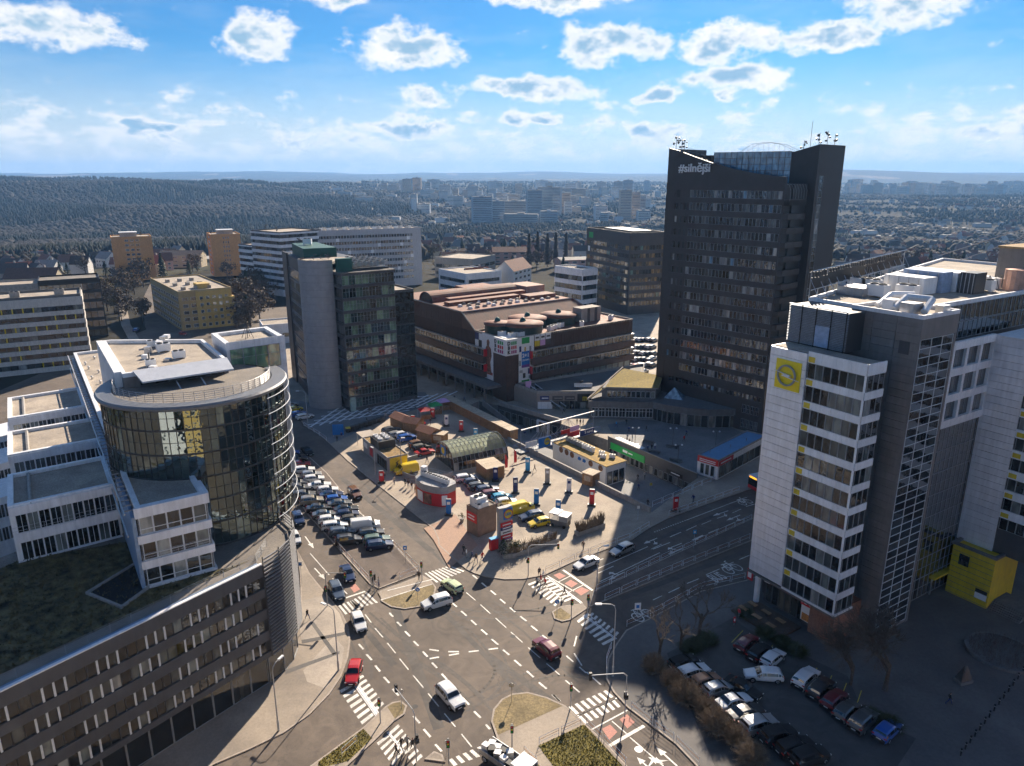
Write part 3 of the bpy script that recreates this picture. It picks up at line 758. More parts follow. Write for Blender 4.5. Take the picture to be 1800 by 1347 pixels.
def build_terrain():
    na, nr = 190, 150
    ang = np.concatenate([np.linspace(rad(-180), rad(-62), 21)[:-1], np.linspace(rad(-62), rad(62), na - 40), np.linspace(rad(62), rad(180), 21)[1:]]); rr = np.geomspace(40, 15000, nr)
    Rr, Aa = np.meshgrid(rr, ang, indexing='ij'); X = Rr * np.sin(Aa); Y = Rr * np.cos(Aa); Z = terrain_z(X, Y)
    Zd = Z.copy(); 
    V = np.stack([X, Y, Zd], -1).reshape(-1, 3); F = []
    for i in range(nr - 1):
        for j in range(na - 1):
            xs = (X[i, j], X[i + 1, j], X[i, j + 1], X[i + 1, j + 1]); ys = (Y[i, j], Y[i + 1, j], Y[i, j + 1], Y[i + 1, j + 1])
            if max(map(abs, xs)) < 148 and max(ys) < 343 and min(ys) > -58: continue
            F.append((i * na + j, i * na + j + 1, (i + 1) * na + j + 1, (i + 1) * na + j))
    me = bpy.data.meshes.new('terrain'); me.from_pydata(V.tolist(), [], F)
    m = bpy.data.materials.new('terrain'); m.use_nodes = True; w = NT(m.node_tree); b = w.n['Principled BSDF']
    g = w.n.new('ShaderNodeNewGeometry').outputs['Position']
    fine = w.noise(g, .05, 5, .65); mid = w.noise(g, .0045, 5, .6); fld = w.noise(w.v('MULTIPLY', g, (1, .45, 0)), .0016, 2, .4)
    c = w.mix(w.rng(fine, .35, .68), (.020, .019, .016), (.042, .038, .030))
    c = w.mix(w.rng(mid, .50, .60), c, w.mix(fine, (.035, .037, .022), (.07, .064, .042)))
    c = w.mix(w.rng(fld, .655, .67), c, (.20, .15, .095))
    w.put(b.inputs['Base Color'], c); b.inputs['Roughness'].default_value = 1; b.inputs['Specular IOR Level'].default_value = .1
    me.materials.append(m); me.update()
    me.polygons.foreach_set('use_smooth', [True] * len(me.polygons))
    return tag(put('terrain', me), kind='structure')
terrain = build_terrain()
def tz(x, y): return float(terrain_z(x, y))
def far(u, row_y, y):
    """a place on the terrain: photo column u, distance y"""
    x = (u - CX) / FPX * (y * _c + (CAM_H - tz(0, y)) * _s)
    return x, y, tz(x, y)
# ================================================================ BUILDINGS
def frame_of(A, B):
    A = Vector((A[0], A[1])); B = Vector((B[0], B[1])); d = B - A
    return d.length, math.atan2(d.y, d.x)
def block(name, label, A, B, depth, h, wm, rm, rows, wh, nf, ns, fm=frame_w, gm=g_dark, bm=None, z0=0., m0=.6, gap=.15, sides='LR', group=None, proud=.14, fr=.06, cat='building', base=0., div=1, par=.6, pm=None):
    """a plain building with its front from A (left) to B (right) and rows of windows; rows = list of sill heights"""
    W, rz = frame_of(A, B)
    T = thing(name, label, cat, (A[0], A[1], z0), rz, group)
    MB().box(0, W, 0, depth, base, h).build('wall', wm, T)
    MB().box(.25, W - .25, .25, depth - .25, h, h + .05).build('roof', rm, T)
    if par: parapet(T, [(0, 0), (W, 0), (W, depth), (0, depth)], h, par, .25, pm or wm)
    F = [((0, 0), (W, 0), nf)]
    if 'L' in sides: F.append(((0, depth), (0, 0), ns))
    if 'R' in sides: F.append(((W, 0), (W, depth), ns))
    for a, b, n in F:
        if not n: continue
        windows(T, a, b, rows, wh, n, fr, fm, gm, m0, m0, gap, div)
        if bm:
            zs = [base] + [z for z in rows] + [h + par * .5]
            for i, z in enumerate(sorted(rows)):
                lo = (sorted(rows)[i - 1] + wh) if i else base
                if z - lo > .25: band(T, a, b, lo, z - .02, proud, bm)
            band(T, a, b, max(rows) + wh, h, proud, bm)
    return T

# ---------------------------------------------------------------- KFC office building (right foreground)
KO = (34.5, 93.4); KR = math.atan2(-.85, .53)
K = thing('office_building', 'white clad office block with ribbon windows, yellow accents and a brown tower part', 'building', KO, KR)
ZB, ZT = 5.5, 38.6
MB().box(0, 13.6, 0.0, 3.8, ZB, ZT).build('slab_body', dark_clad, K)
FA, FB = (0, 0), (13.6, 0); RA, RB = (13.6, 0), (13.6, 3.7)
for i in range(30):   # plain end: horizontal cladding boards with open joints
    z0 = ZB + i * (ZT - ZB) / 30
    band(K, (0, 0), (5.55, 0), z0 + .025, z0 + (ZT - ZB) / 30 - .025, .2, alu_k, 'cladding_board')
band(K, (0, 3.8), (0, 0), ZB, ZT, .2, alu_k, 'end_cladding')
krows = [35.5 - 3.0 * r for r in range(11)]
windows(K, (5.6, 0), FB, krows, 2.0, 7, .05, frame_g, g_dark, .1, .15, .03)
windows(K, RA, RB, krows, 2.0, 3, .05, frame_g, g_dark, .2, .1, .03)
for i, z in enumerate(krows):
    for a, b, nm in (((5.6, 0), FB, 4), (RA, RB, 1)):
        L = (Vector(b) - Vector(a)).length
        for j in range(nm):
            panel(K, 'spandrel_panel', a, b, L * j / nm + .02, L * (j + 1) / nm - .02, z + 2.02, (z + 3.0 - .02 if i else ZT + .35), alu_p, .0, .12)
    panel(K, 'yellow_accent', (5.6, 0), FB, .15, 1.05, z + 2.12, z + 2.82, yellow_p, .125, .03)
    MB().box(13.42, 13.66, -.13, .0, z, z + 2.02).build('corner_post', alu_p, K)
band(K, (5.6, 0), FB, ZB - .25, ZB + .02, .22, white_p, 'soffit_edge'); band(K, RA, RB, ZB - .25, ZB + .02, .22, white_p, 'soffit_edge')
MB().box(-.2, 13.8, -.22, 3.8, ZB - .5, ZB - .26).build('soffit', concrete_d, K)
MB().box(.2, 13.4, .2, 3.6, ZT, ZT + .08).build('slab_roof', gravel, K)
# car-maker badge on its yellow board
panel(K, 'badge_board', FA, FB, 1.15, 4.95, 33.3, 37.2, mat('badge_yellow', (.86, .66, .02), .4, var=.03), .22, .12)
def ring_mesh(r, t, d, n=28):
    b = MB(); b.lathe([(r - t, 0), (r, 0), (r, d), (r - t, d), (r - t, 0)], n); return b
o = ring_mesh(1.42, .22, .18, 32).build('badge_ring', frame_g, K, (3.05, -.5, 35.25), (math.pi / 2, 0, 0))
b = MB(); b.v = [(-1.9, .33, 0), (.55, -.02, 0), (-.2, .0, 0), (1.9, -.33, 0), (-.55, .02, 0), (.2, 0, 0)]
bolt = [(-1.95, .34), (.62, .10), (-.05, -.12), (1.95, -.34), (-.62, -.10), (.05, .12)]
MB().prism([(x, y) for x, y in [(-1.95, .42), (.75, .10), (.30, -.12), (1.95, -.42), (-.75, -.10), (-.30, .12)]], 0, .2).build('badge_bolt', white_p, K, (3.05, -.52, 35.25), (math.pi / 2, 0, 0))
on_wall(K, 'badge_lettering', TX['opel'], FA, FB, 3.05, 36.46, .56, .26)
# louvred plant room on top
MB().box(-.6, 8.0, 3.75, 8.2, ZT + .1, 43.7).build('plant_room', frame_d, K)
for i in range(24):
    MB().box(-.65, 8.05, 3.40, 3.74, ZT + .25 + i * .215, ZT + .36 + i * .215).build('louvre_slat', mat('blue_grey_slat', (.26, .30, .36), .4, met=.3), K)
for x in (-.65, 1.45, 3.6, 5.8, 7.9): MB().box(x, x + .12, 3.32, 3.40, ZT + .1, 43.9).build('louvre_post', black_m, K)
MB().box(3.6, 5.75, 3.34, 3.42, ZT + .3, ZT + 3.0).build('blue_panel', mat('pale_blue_panel', (.30, .38, .52), .4), K)
# brown tower part with its glazed side
MB().box(6.0, 15.2, 7.2, 15.2, 0, 43.8).build('tower_core', brown_clad, K)
for i in range(44):
    for x0, x1 in ((6.0, 9.1), (9.14, 12.2), (12.24, 15.3)):
        MB().box(x0 + .01, x1 - .01, 7.06, 7.2, i * .995 + .02, i * .995 + .975).build('cladding_board', brown_clad, K)
MB().box(12.9, 14.2, 7.0, 7.06, 39.3, 40.9).build('vent_grille', dark_clad, K)
windows(K, (15.2, 7.3), (15.2, 15.0), [.6 + 1.13 * i for i in range(36)], 1.13, 3, .035, frame_w, g_curt, .05, .35, .0, 1, 0, tilt=.004)
band(K, (15.2, 7.05), (15.2, 15.2), 41.4, 43.8, .12, brown_clad, 'top_band'); band(K, (15.2, 14.75), (15.2, 15.2), 0, 41.4, .12, brown_clad, 'edge_band')
parapet(K, [(6, 7.05), (15.32, 7.05), (15.32, 15.2), (6, 15.2)], 43.8, .5, .3, white_k)
MB().box(6.3, 15, 7.4, 14.9, 43.8, 43.85).build('tower_roof', gravel, K)
# main block behind
MAINP = [(-.6, 3.9), (6.0, 3.9), (6.0, 15.2), (13.0, 15.2), (13.0, 30.0), (11.4, 30.0), (11.4, 75), (-19, 75)]
MB().prism(MAINP, 0, 38.7).build('main_body', dark_clad, K)
UPP = [(-1.2, 8.2), (6.0, 8.2), (6.0, 15.3), (11.4, 15.3), (11.4, 75), (-19, 75)]
MB().prism(UPP, 38.7, 43.6).build('upper_storey', dark_clad, K)
MB().prism([(p[0] * .985, p[1] + .3) for p in UPP], 43.6, 43.68).build('main_roof', gravel, K)
parapet(K, UPP, 43.6, .55, .35, white_p)
windows(K, (11.4, 16), (11.4, 70), [38.9, 41.3], 2.3, 44, .06, frame_g, g_curt, .1, .1, 0, tilt=.004)
# white framed bay with big windows, dark curtain wall below it
for i in range(4): band(K, (13.0, 15.4), (13.0, 29.8), 27.3 + i * 3.63, 28.35 + i * 3.63, .5, white_p, 'white_beam')
for i in range(5): MB().box(13.0, 13.45, 15.4 + i * 3.55, 16.0 + i * 3.55, 28.3, 38.3).build('white_post', white_p, K)
windows(K, (13.0, 15.9), (13.0, 29.8), [28.35 + 3.63 * i for i in range(3)], 2.58, 4, .06, frame_g, g_curt, .1, .1, .5, 3)
windows(K, (13.0, 15.3), (13.0, 29.8), [.4 + 3.33 * i for i in range(8)], 3.3, 12, .05, frame_g, g_curt, .05, .05, 0, 1, tr=.5)
# second white wing
MB().box(13.4, 34, 29.9, 42, 8, 38.8).build('wing_body', dark_clad, K)
for i in range(30):
    z0 = 8 + i * 30.8 / 30; MB().box(13.2, 18.1, 29.72, 29.9, z0 + .02, z0 + 1.005).build('cladding_board', alu_k, K)
wrows = [35.75 - 3.0 * r for r in range(9)]
windows(K, (18.2, 29.9), (33.5, 29.9), wrows, 1.75, 14, .05, frame_g, g_dark, .1, .1, .03)
for i, z in enumerate(wrows):
    MB().box(18.15, 33.9, 29.70, 29.9, z + 1.77, z + 2.98).build('spandrel_panel', alu_p, K)
    MB().box(18.3, 19.3, 29.66, 29.7, z + 1.95, z + 2.6).build('yellow_accent', yellow_p, K)
MB().box(13.2, 18.1, 29.75, 42, 38.8, 39.1).build('wing_cap', white_p, K)
# yellow entrance cube
MB().box(13.9, 19.7, 27.6, 34.9, 0.1, 8.0).build('entrance_cube', yellow_p, K)
parapet(K, [(13.7, 27.4), (19.9, 27.4), (19.9, 35), (13.7, 35)], 8.0, .35, .5, concrete_d)
for i in range(9): MB().box(13.88, 19.72, 27.55, 27.6, .3 + i * .85, .34 + i * .85).build('panel_joint', concrete_d, K)
MB().box(15.0, 16.4, 27.52, 27.58, 5.2, 6.9).build('dark_window', g_dark, K)
panel(K, 'notice_board', (13.9, 27.6), (19.7, 27.6), 4.0, 5.6, 1.2, 2.1, white_s); panel(K, 'notice_header', (13.9, 27.6), (19.7, 27.6), 4.0, 5.6, 2.12, 2.7, black_m)
MB().box(8.5, 13.9, 24.0, 34, 2.9, 3.2).build('canopy', yellow_p, K)
for x, y in ((9, 24.4), (13.3, 24.4)): MB().tube((x, y, 0), (x, y, 2.9), .12, n=8).build('canopy_post', steel, K)
for i in range(6): MB().box(19.75, 24, 27.6 + i * .35, 33, .1 + .17 * i, .1 + .17 * (i + 1)).build('step', concrete_d, K)
# ground floor: restaurant front, brick end, column
MB().box(1.2, 9.4, 2.2, 7.2, 0, 5.0).build('shop_body', dark_clad, K)
MB().box(9.4, 13.0, 1.2, 7.1, 0, 5.0).build('brick_end', mat('brick', (.25, .125, .085), .85, var=.2, sc=4, bump=.3), K)
windows(K, (1.4, 2.2), (8.0, 2.2), [.4], 2.9, 6, .07, frame_d, g_shop, .1, .1)
panel(K, 'red_fascia', (1.2, 2.2), (9.4, 2.2), 0, 8.2, 3.5, 4.4, red_p, .05, .25)
panel(K, 'sign_box', (1.2, 2.2), (9.4, 2.2), 6.4, 8.4, 3.3, 4.6, red_p, .32, .2); on_wall(K, 'sign_lettering', TX['kfc'], (1.2, 2.2), (9.4, 2.2), 7.4, 3.95, .55, .95)
panel(K, 'meal_poster', (1.2, 2.2), (9.4, 2.2), 6.5, 8.4, .9, 3.2, white_s, .32, .08); panel(K, 'poster_food', (1.2, 2.2), (9.4, 2.2), 6.7, 8.2, 1.0, 2.1, mat('fried_orange', (.50, .22, .06), .5, var=.4, sc=5), .41, .02)
panel(K, 'red_sign', (1.2, 2.2), (9.4, 2.2), .1, 1.0, 3.45, 4.45, white_s, .32, .05); panel(K, 'red_mark', (1.2, 2.2), (9.4, 2.2), .3, .8, 3.6, 4.3, red_p, .38, .02)
for i in range(5): MB().box(.9, 13.2, 1.6, 2.1, 4.5 + i * .18, 4.58 + i * .18).build('louvre_slat', frame_d, K)
MB().lathe([(.42, 0), (.42, ZB - .5)], 14, (1.0, .8)).build('column', white_p, K)
MB().box(-.75, .15, .5, .75, 3.3, 5.0).build('hanging_sign', red_p, K); MB().box(-.6, 0, .46, .5, 3.7, 4.6).build('hanging_sign_face', white_s, K)
# roof plant
for x, y, s in ((-4, 24, 1.4), (-2, 24, 1.4), (2, 19, 1.5), (4.5, 22, 1.5), (7, 38, 1.4), (-6, 44, 1.4)): ac_unit(K, x, y, 43.7, .0, s)
for x0, x1, y0, y1, h, m in ((-1.5, 4.5, 26, 29.5, 2.4, white_p), (-1.0, 5.0, 30, 32.5, 3.0, mat('pale_blue_panel', (.30, .38, .52))), (-2.0, 5.5, 33, 36.5, 2.8, white_p), (5.8, 8.0, 33, 36, 3.0, frame_d), (-3, 1, 17, 21, 1.2, steel)):
    q = MB().box(x0, x1, y0, y1, 43.7, 43.7 + h); q.build('air_handler', m, K)
    for i in range(4): MB().box(x0 + (x1 - x0) * (i + .5) / 4 - .05, x0 + (x1 - x0) * (i + .5) / 4 + .05, y0 - .06, y0, 43.75, 43.6 + h).build('handler_rib', steel, K)
for p in ([(8, 9.5, 44.2), (8, 12.2, 45.4), (10.5, 13.2, 45.6)], [(10.5, 9, 44.2), (10.8, 11, 45.6), (13.6, 11.6, 45.6), (14, 9.4, 44.3)]):
    MB().path(p, .42, 10).build('air_duct', white_p, K)
MB().box(11.6, 13.4, 8.2, 10.2, 43.9, 45.3).build('duct_box', steel, K); MB().box(8.6, 10.0, 9.4, 11.2, 43.9, 45.2).build('duct_box', white_p, K); MB().box(13.8, 14.8, 12.2, 13.8, 43.9, 44.9).build('duct_box', chrome, K)
MB().box(4.5, 11.0, 46, 62, 43.6, 49.5).build('roof_pavilion', brown_clad, K); MB().box(4.3, 11.2, 45.8, 62.2, 49.5, 49.8).build('pavilion_roof', mat('rusty_gravel', (.33, .22, .11), .9, var=.3, sc=2), K)
MB().lathe([(1.5, 43.7), (1.5, 46.8), (0.01, 47)], 16, (9.0, 42.6)).build('tank', mat('copper_tank', (.55, .33, .25), .4, met=.4), K)
for x, y in ((6.5, 42.5), (4.8, 43.5), (3.5, 44)): MB().lathe([(.7, 43.7), (.7, 45.2), (0.01, 45.4)], 12, (x, y)).build('vent_cowl', white_s, K)
MB().path([(9, 64, 43.7), (9, 64, 56)], .25, 6).path([(9, 64, 55.5), (-12, 60, 46)], .07, 4).path([(9, 64, 54.5), (-6, 56, 46)], .07, 4).path([(9, 64, 55), (3, 50, 49)], .07, 4).path([(9, 64, 55), (22, 60, 46)], .07, 4).build('guyed_mast', steel, K)
# lettering on the roof edge, seen from behind as a lattice
for k in range(13):
    y = 10.5 + k * 3.0; x = -1.6 - (y - 8.2) * .262
    q = MB(); w = random.choice((1.5, 1.9, 2.2))
    for a in range(random.choice((3, 4))):
        yy = y - w / 2 + a * w / 3
        q.box(x - .08, x + .08, yy - .16, yy + .16, 45.2, 47.4)
    q.box(x - .08, x + .08, y - w / 2, y + w / 2, random.choice((45.1, 46.2)), random.choice((46.6, 46.9)))
    q.build('sign_letter', frame_d, K)
q = MB().path([(-1.6, 9, 45), (-1.6 - 41 * .262, 50, 45)], .07, 4).path([(-1.6, 9, 47.6), (-1.6 - 41 * .262, 50, 47.6)], .07, 4)
for k in range(15):
    y = 9 + k * 2.9; x = -1.6 - (y - 8.2) * .262; q.path([(x, y, 43.7), (x, y, 47.6)], .06, 4).path([(x, y, 46.5), (x + 1.8, y, 43.7)], .05, 4)
q.build('sign_frame', steel, K)
for k in range(10): MB().path([(5 + k * .45, 39 + k * .8, 43.7), (5.3 + k * .45, 39.3 + k * .8, 45.7), (5.8 + k * .45, 39.7 + k * .8, 43.7)], .05, 4).build('pipe_frame', frame_d, K)

# ---------------------------------------------------------------- dark bank tower
TL, TRr = (39.0, 188.5), (60.0, 164.4)
TW, TRZ = frame_of(TL, TRr)
T = thing('office_tower', 'tall dark grey office tower with curved roofline and white hashtag lettering', 'tower', TL, TRZ)
prof = [(0, 67.0), (3, 66.3), (7, 65.0), (12, 63.5), (18, 62.0), (24, 60.9), (29, 60.3), (TW, 60.1)]
b = MB(); n = len(prof)
b.v = [(x, 0, 0) for x, z in prof] + [(x, 0, z) for x, z in prof] + [(x, .7, 0) for x, z in prof] + [(x, .7, z) for x, z in prof]
for i in range(n - 1):
    b.f += [(i, i + 1, n + i + 1, n + i), (n + i, n + i + 1, 3 * n + i + 1, 3 * n + i), (3 * n + i, 3 * n + i + 1, 2 * n + i + 1, 2 * n + i)]
b.f += [(n - 1, 3 * n - 1, 4 * n - 1, 2 * n - 1), (0, n, 3 * n, 2 * n)]; b.m = [0] * len(b.f)
b.build('front_wall', tower_clad, T)
MB().box(0, TW, .7, 15, 0, 58.6).build('tower_body', tower_clad, T)
MB().prism([(0, .7), (.7, .7), (.7, 15), (0, 15)], 58.6, 66.8).build('end_wall', tower_clad, T)
MB().box(.7, 9, 5, 12, 58.6, 65.2).build('lift_house', tower_clad, T)
trows = [11.6 + 3.13 * i for i in range(14)] + [55.3]
windows(T, (0, 0), (TW, 0), trows, 1.75, 25, .05, frame_g, g_tower, 7.2, .4, .05, tilt=.012)
windows(T, (0, 0), (TW, 0), trows[1:-1], 1.6, 3, .05, frame_d, g_tower, 2.6, TW - 6.8, .7)
windows(T, (0, 0), (TW, 0), [8.2], 1.2, 25, .05, frame_d, g_tower, 4.0, .6, .25)
allr = sorted([8.2] + trows)
for i, z in enumerate(trows):
    nxt = trows[i + 1] if i + 1 < len(trows) else 58.7
    band(T, (0, 0), (TW, 0), z + 1.78, nxt - .03, .16, tower_clad, 'floor_band')
band(T, (0, 0), (2.4, 0), 0, 56, .10, tower_clad, 'edge_pier')
panel(T, 'dark_slot', (0, 0), (TW, 0), 3.2, 4.2, 55.2, 57.4, black_m, .0, .02); panel(T, 'dark_slot', (0, 0), (TW, 0), 1.6, 2.3, 3.6, 8.4, black_m, .11, .02)
on_wall(T, 'roof_lettering', TX['silnejsi'], (0, 0), (TW, 0), 8.0, 62.1, .15, (2.75, 2.75, 2.75))
windows(T, (0, 0), (TW, 0), [4.6, .9], 2.1, 4, .06, frame_g, g_tower, 26.3, .9, .3, 2, tr=.5)
# balcony side
MB().box(TW - .02, TW + .4, 3.0, 9.0, 0, 58.6).build('balcony_recess', frame_d, T)
for z in trows[:-1]:
    MB().prism([(TW, .0), (TW + 1.0, .6), (TW + 1.4, 4), (TW + 1.2, 8.0), (TW, 9)], z + 1.72, z + 3.05).build('balcony', tower_clad, T)
MB().prism([(TW, .0), (TW + 1.0, .6), (TW + 1.4, 4), (TW + 1.2, 8.0), (TW, 9)], 54.0, 55.0).build('balcony', tower_clad, T)
q = MB()
for k in range(7):
    y = .6 + k * 1.2; q.path([(TW + 1.1, y, 55), (TW + 1.1, y, 57.2), (TW + .6, y, 58.4), (TW, y, 58.6)], .05, 4)
q.build('pergola', frame_g, T)
# shaft
b = MB(); x0, x1, y0, y1 = 27.8, 34.3, 9.0, 21.3
b.v = [(x0, y0, 0), (x1, y0, 0), (x1, y1, 0), (x0, y1, 0), (x0, y0, 65.5), (x1, y0, 67.1), (x1, y1, 67.1), (x0, y1, 65.5)]
b.f = [(0, 1, 5, 4), (1, 2, 6, 5), (2, 3, 7, 6), (3, 0, 4, 7), (4, 5, 6, 7)]; b.m = [0] * 5
b.build('stair_shaft', tower_clad, T)
windows(T, (x1, y0), (x1, y1), [6 + 3.2 * i for i in range(17)], 3.15, 1, .07, frame_g, g_tower, 1.3, 9.2, 0, 1, tr=.5)
# glazed crown
windows(T, (10.6, 3.8), (27.8, 9.05), [58.7 + 1.42 * i for i in range(5)], 1.42, 13, .045, frame_d, glass('glass_crown', [(0, (.10, .22, .33)), (.5, (.12, .26, .38)), (.8, (.16, .31, .43))], .3, 1.7), 0, 0, 0, tilt=.004)
MB().prism([(10.6, 3.95), (27.8, 9.2), (27.8, 14), (11, 14)], 58.6, 65.7).build('crown_body', frame_d, T)
q = MB(); pts = [(14, 9, 65.7), (17, 9.6, 67.6), (20.5, 10.2, 68.0), (24, 10.6, 67.4), (27.5, 11, 65.9)]
q.path(pts, .035, 4).path([(p[0], p[1] + 2.5, p[2]) for p in pts], .035, 4)
for k in range(12):
    t = k / 11 * 4; i = min(3, int(t)); f_ = t - i; p = Vector(pts[i]).lerp(Vector(pts[i + 1]), f_); q.path([(p.x, p.y, 65.6), tuple(p)], .03, 4)
q.build('roof_truss', frame_g, T)
def antenna(T, x, y, z, s=1.):
    q = MB(); q.path([(x, y, z), (x, y, z + 2.6 * s)], .06, 5)
    for k in range(5):
        a = random.uniform(0, 6.28); zz = z + random.uniform(.5, 2.3) * s; r = random.uniform(.18, .32) * s
        c = Vector((x + .5 * math.cos(a), y + .5 * math.sin(a), zz)); q.tube(c, c + Vector((math.cos(a), math.sin(a), 0)) * .28, r, r * .8, 8); q.tube((x, y, zz), c, .04, n=4)
    return q.build('antenna', frame_d, T)
for x, y, z, s in ((1.0, 1.5, 66.8, 1.2), (2.0, 2.5, 66.6, 1), (.9, 5, 66.8, .9), (7, 3.0, 63.6, .9), (8.5, 3, 63.2, .8), (30, 10, 66, .8), (33, 11, 67, 1), (33.4, 14, 67, 1.2), (33.2, 18, 67, 1)): antenna(T, x, y, z, s)
MB().path([(31.5, 10, 66.5), (31.5, 10, 72)], .05, 4).build('antenna_rod', frame_d, T)
railing(T, [(2.5, 1.2, 66.0), (8, 4, 64.5)], 1.4, 2, 1.6, frame_g); q = MB()
for k in range(9): q.path([(19 + k * 1.0, 1.0, 58.6), (19 + k * 1.0, 1.0, 63.6 - k * .3)], .06, 4)
q.build('aerial_rods', frame_d, T)

# ---------------------------------------------------------------- low buildings round the bank tower
W1 = thing('podium_building', 'low grey shop building with green sloping roof in front of the dark tower', 'building', (19.9, 177.0), math.atan2(-1.2, 16))
MB().prism([(0, 0), (16.5, 0), (20, 6), (20, 14), (3, 14)], 0, 4.7).build('lower_body', concrete_d, W1)
band(W1, (0, 0), (16.5, 0), 3.2, 4.9, .25, concrete_d, 'fascia', ext=.3)
windows(W1, (0, 0), (16.5, 0), [.7], 2.4, 9, .07, frame_w, g_shop, .6, .3, .15, 2, tr=.66)
MB().prism([(3.2, 2.4), (17, 2.2), (19.6, 12), (6, 13)], 4.7, 7.8).build('upper_body', concrete_d, W1)
windows(W1, (4.2, 2.3), (17, 2.2), [5.3], 1.7, 10, .05, frame_w, g_dark, .3, .2, .15)
b = MB(); b.v = [(-.3, 1.2, 4.9), (4.2, 2.0, 8.1), (17.5, 1.8, 8.1), (20, 13, 8.3), (9.5, 16.5, 9.4), (-.3, 1.2, 4.6), (4.2, 2.0, 7.8), (17.5, 1.8, 7.8), (20, 13, 7.9), (9.5, 16.5, 9.0)]
b.f = [(0, 1, 4), (1, 2, 3, 4), (0, 5, 6, 1), (1, 6, 7, 2), (2, 7, 8, 3), (3, 8, 9, 4), (4, 9, 5, 0)]; b.m = [0, 0, 1, 1, 1, 1, 1]
b.build('green_roof', [mat('sedum', (.22, .16, .035), .95, var=.3, sc=2, bump=.4), concrete], W1)
MB().path([(-.4, 1.1, 4.95), (9.5, 16.6, 9.5)], .32, 6).build('roof_verge', paving_light, W1)
W2 = thing('entrance_pavilion', 'low curved entrance pavilion at the foot of the dark tower', 'building', (36.0, 176.0), math.atan2(-8, 22))
cv = [(0, 0), (4, -1.6), (9, -2.2), (14, -1.6), (19, .4), (22, 2.4), (22, 9), (0, 9)]
MB().prism(cv, 0, 3.4).build('glazed_body', frame_d, W2); MB().prism([(x * 1.03 - .3, y * 1.05 - .3) for x, y in cv], 3.4, 5.0).build('curved_roof', concrete_d, W2)
for a, c in zip(cv[:6], cv[1:6]): windows(W2, a, c, [.15], 3.1, 3, .06, frame_g, g_shop, .05, .05, .05)
b = MB(); b.v = [(2, 4, 5), (7, 3.6, 5), (7, 8, 5), (2, 8, 5), (4.4, 6, 7.6)]; b.f = [(0, 1, 4), (1, 2, 4), (2, 3, 4), (3, 0, 4)]; b.m = [0] * 4
b.build('glass_pyramid', glass('glass_pyramid', [(0, (.12, .24, .34)), (.5, (.3, .42, .5))], .2), W2)

M = thing('terrace_building', 'grey terrace building with dark shop signs and a yellow letter beside the escalator', 'building', (6.6, 185.0), 0)
MB().prism([(0, 0), (16.6, 0), (30, 8), (34, 30), (2, 12), (-6, 7.5)], 0, 4.4).build('terrace_body', mat('taupe_render', (.27, .235, .21), .8, var=.06), M)
MB().prism([(.3, .3), (16.4, .3), (29.6, 8), (33, 29), (2, 12), (-5, 7.5)], 4.4, 4.48).build('terrace_paving', paving_dark, M)
parapet(M, [(0, 0), (16.6, 0), (30, 8), (34, 30), (2, 12), (-6, 7.5)], 4.4, .75, .25, concrete)
for i, (s0, s1, m) in enumerate(((.9, 3.3, navy_p), (4.2, 7.0, dark_clad), (7.5, 10.2, dark_clad), (10.9, 14.9, black_m))):
    panel(M, 'shop_sign', (0, 0), (16.6, 0), s0, s1, 2.55 if i < 3 else 2.0, 3.75 if i < 3 else 4.3, m)
    if i < 3: panel(M, 'sign_print', (0, 0), (16.6, 0), s0 + .5, s1 - .2, 3.0, 3.3, white_p if i == 0 else concrete, .12, .02)
on_wall(M, 'yellow_letter', TX['m'], (0, 0), (16.6, 0), 12.9, 3.2, .14, (1.7, 2.2, 1.5))
panel(M, 'white_poster', (0, 0), (16.6, 0), .3, 4.2, .15, 2.1, white_p); windows(M, (0, 0), (16.6, 0), [.15], 2.2, 8, .05, frame_d, g_shop, 4.4, .5, .1)
put('roof_sign', TX['dbk_k'], M, (12.5, 6, 5.6), (math.pi / 2, 0, .1), (1.6, 1.6, 1.6)); MB().box(10.5, 15.5, 5.9, 6.0, 4.5, 5.6).build('roof_screen', white_p, M)
E2 = thing('escalator', 'covered escalator with pale balustrade climbing to the department store', 'escalator', (0, 0, 0))
ea, eb = at(930, 682, 4.6), at(985, 722, .3)
for k in range(2):
    o = Vector((1.6 * k, .9 * k, 0))
    MB().path([tuple(ea + o + Vector((0, 0, .9))), tuple(eb + o + Vector((0, 0, .9)))], .12, 6).build('handrail', steel, E2)
    for i in range(14):
        p = (ea + o).lerp(eb + o, i / 14); q_ = (ea + o).lerp(eb + o, (i + 1) / 14); MB().quad([tuple(p), tuple(q_), (q_.x, q_.y, q_.z + .85), (p.x, p.y, p.z + .85)]).build('balustrade_pane', g_shop, E2)
for i in range(24):
    p = ea.lerp(eb, i / 24); MB().box(p.x, p.x + 1.7, p.y, p.y + .95, p.z - .25, p.z).build('step', frame_g, E2)
panel(E2, 'pink_board', (ea.x - 1, ea.y - .5), (ea.x + 1, ea.y), 0, 1.6, 4.4, 6.6, pink_p)

# ---------------------------------------------------------------- department store
D = thing('department_store', 'brown ribbed metal department store with rust red roof and tall banners', 'building', (-1.5, 191.0), math.atan2(.6, .8))
DW, DL = 48.5, 64
MB().prism([(0, 0), (DW, 0), (DW, 40), (0, 40)], 0, 17.4).build('lower_body', dbk_clad, D)
MB().box(.3, DW - .3, .3, 20, 17.4, 17.5).build('lower_roof', dbk_roof, D)
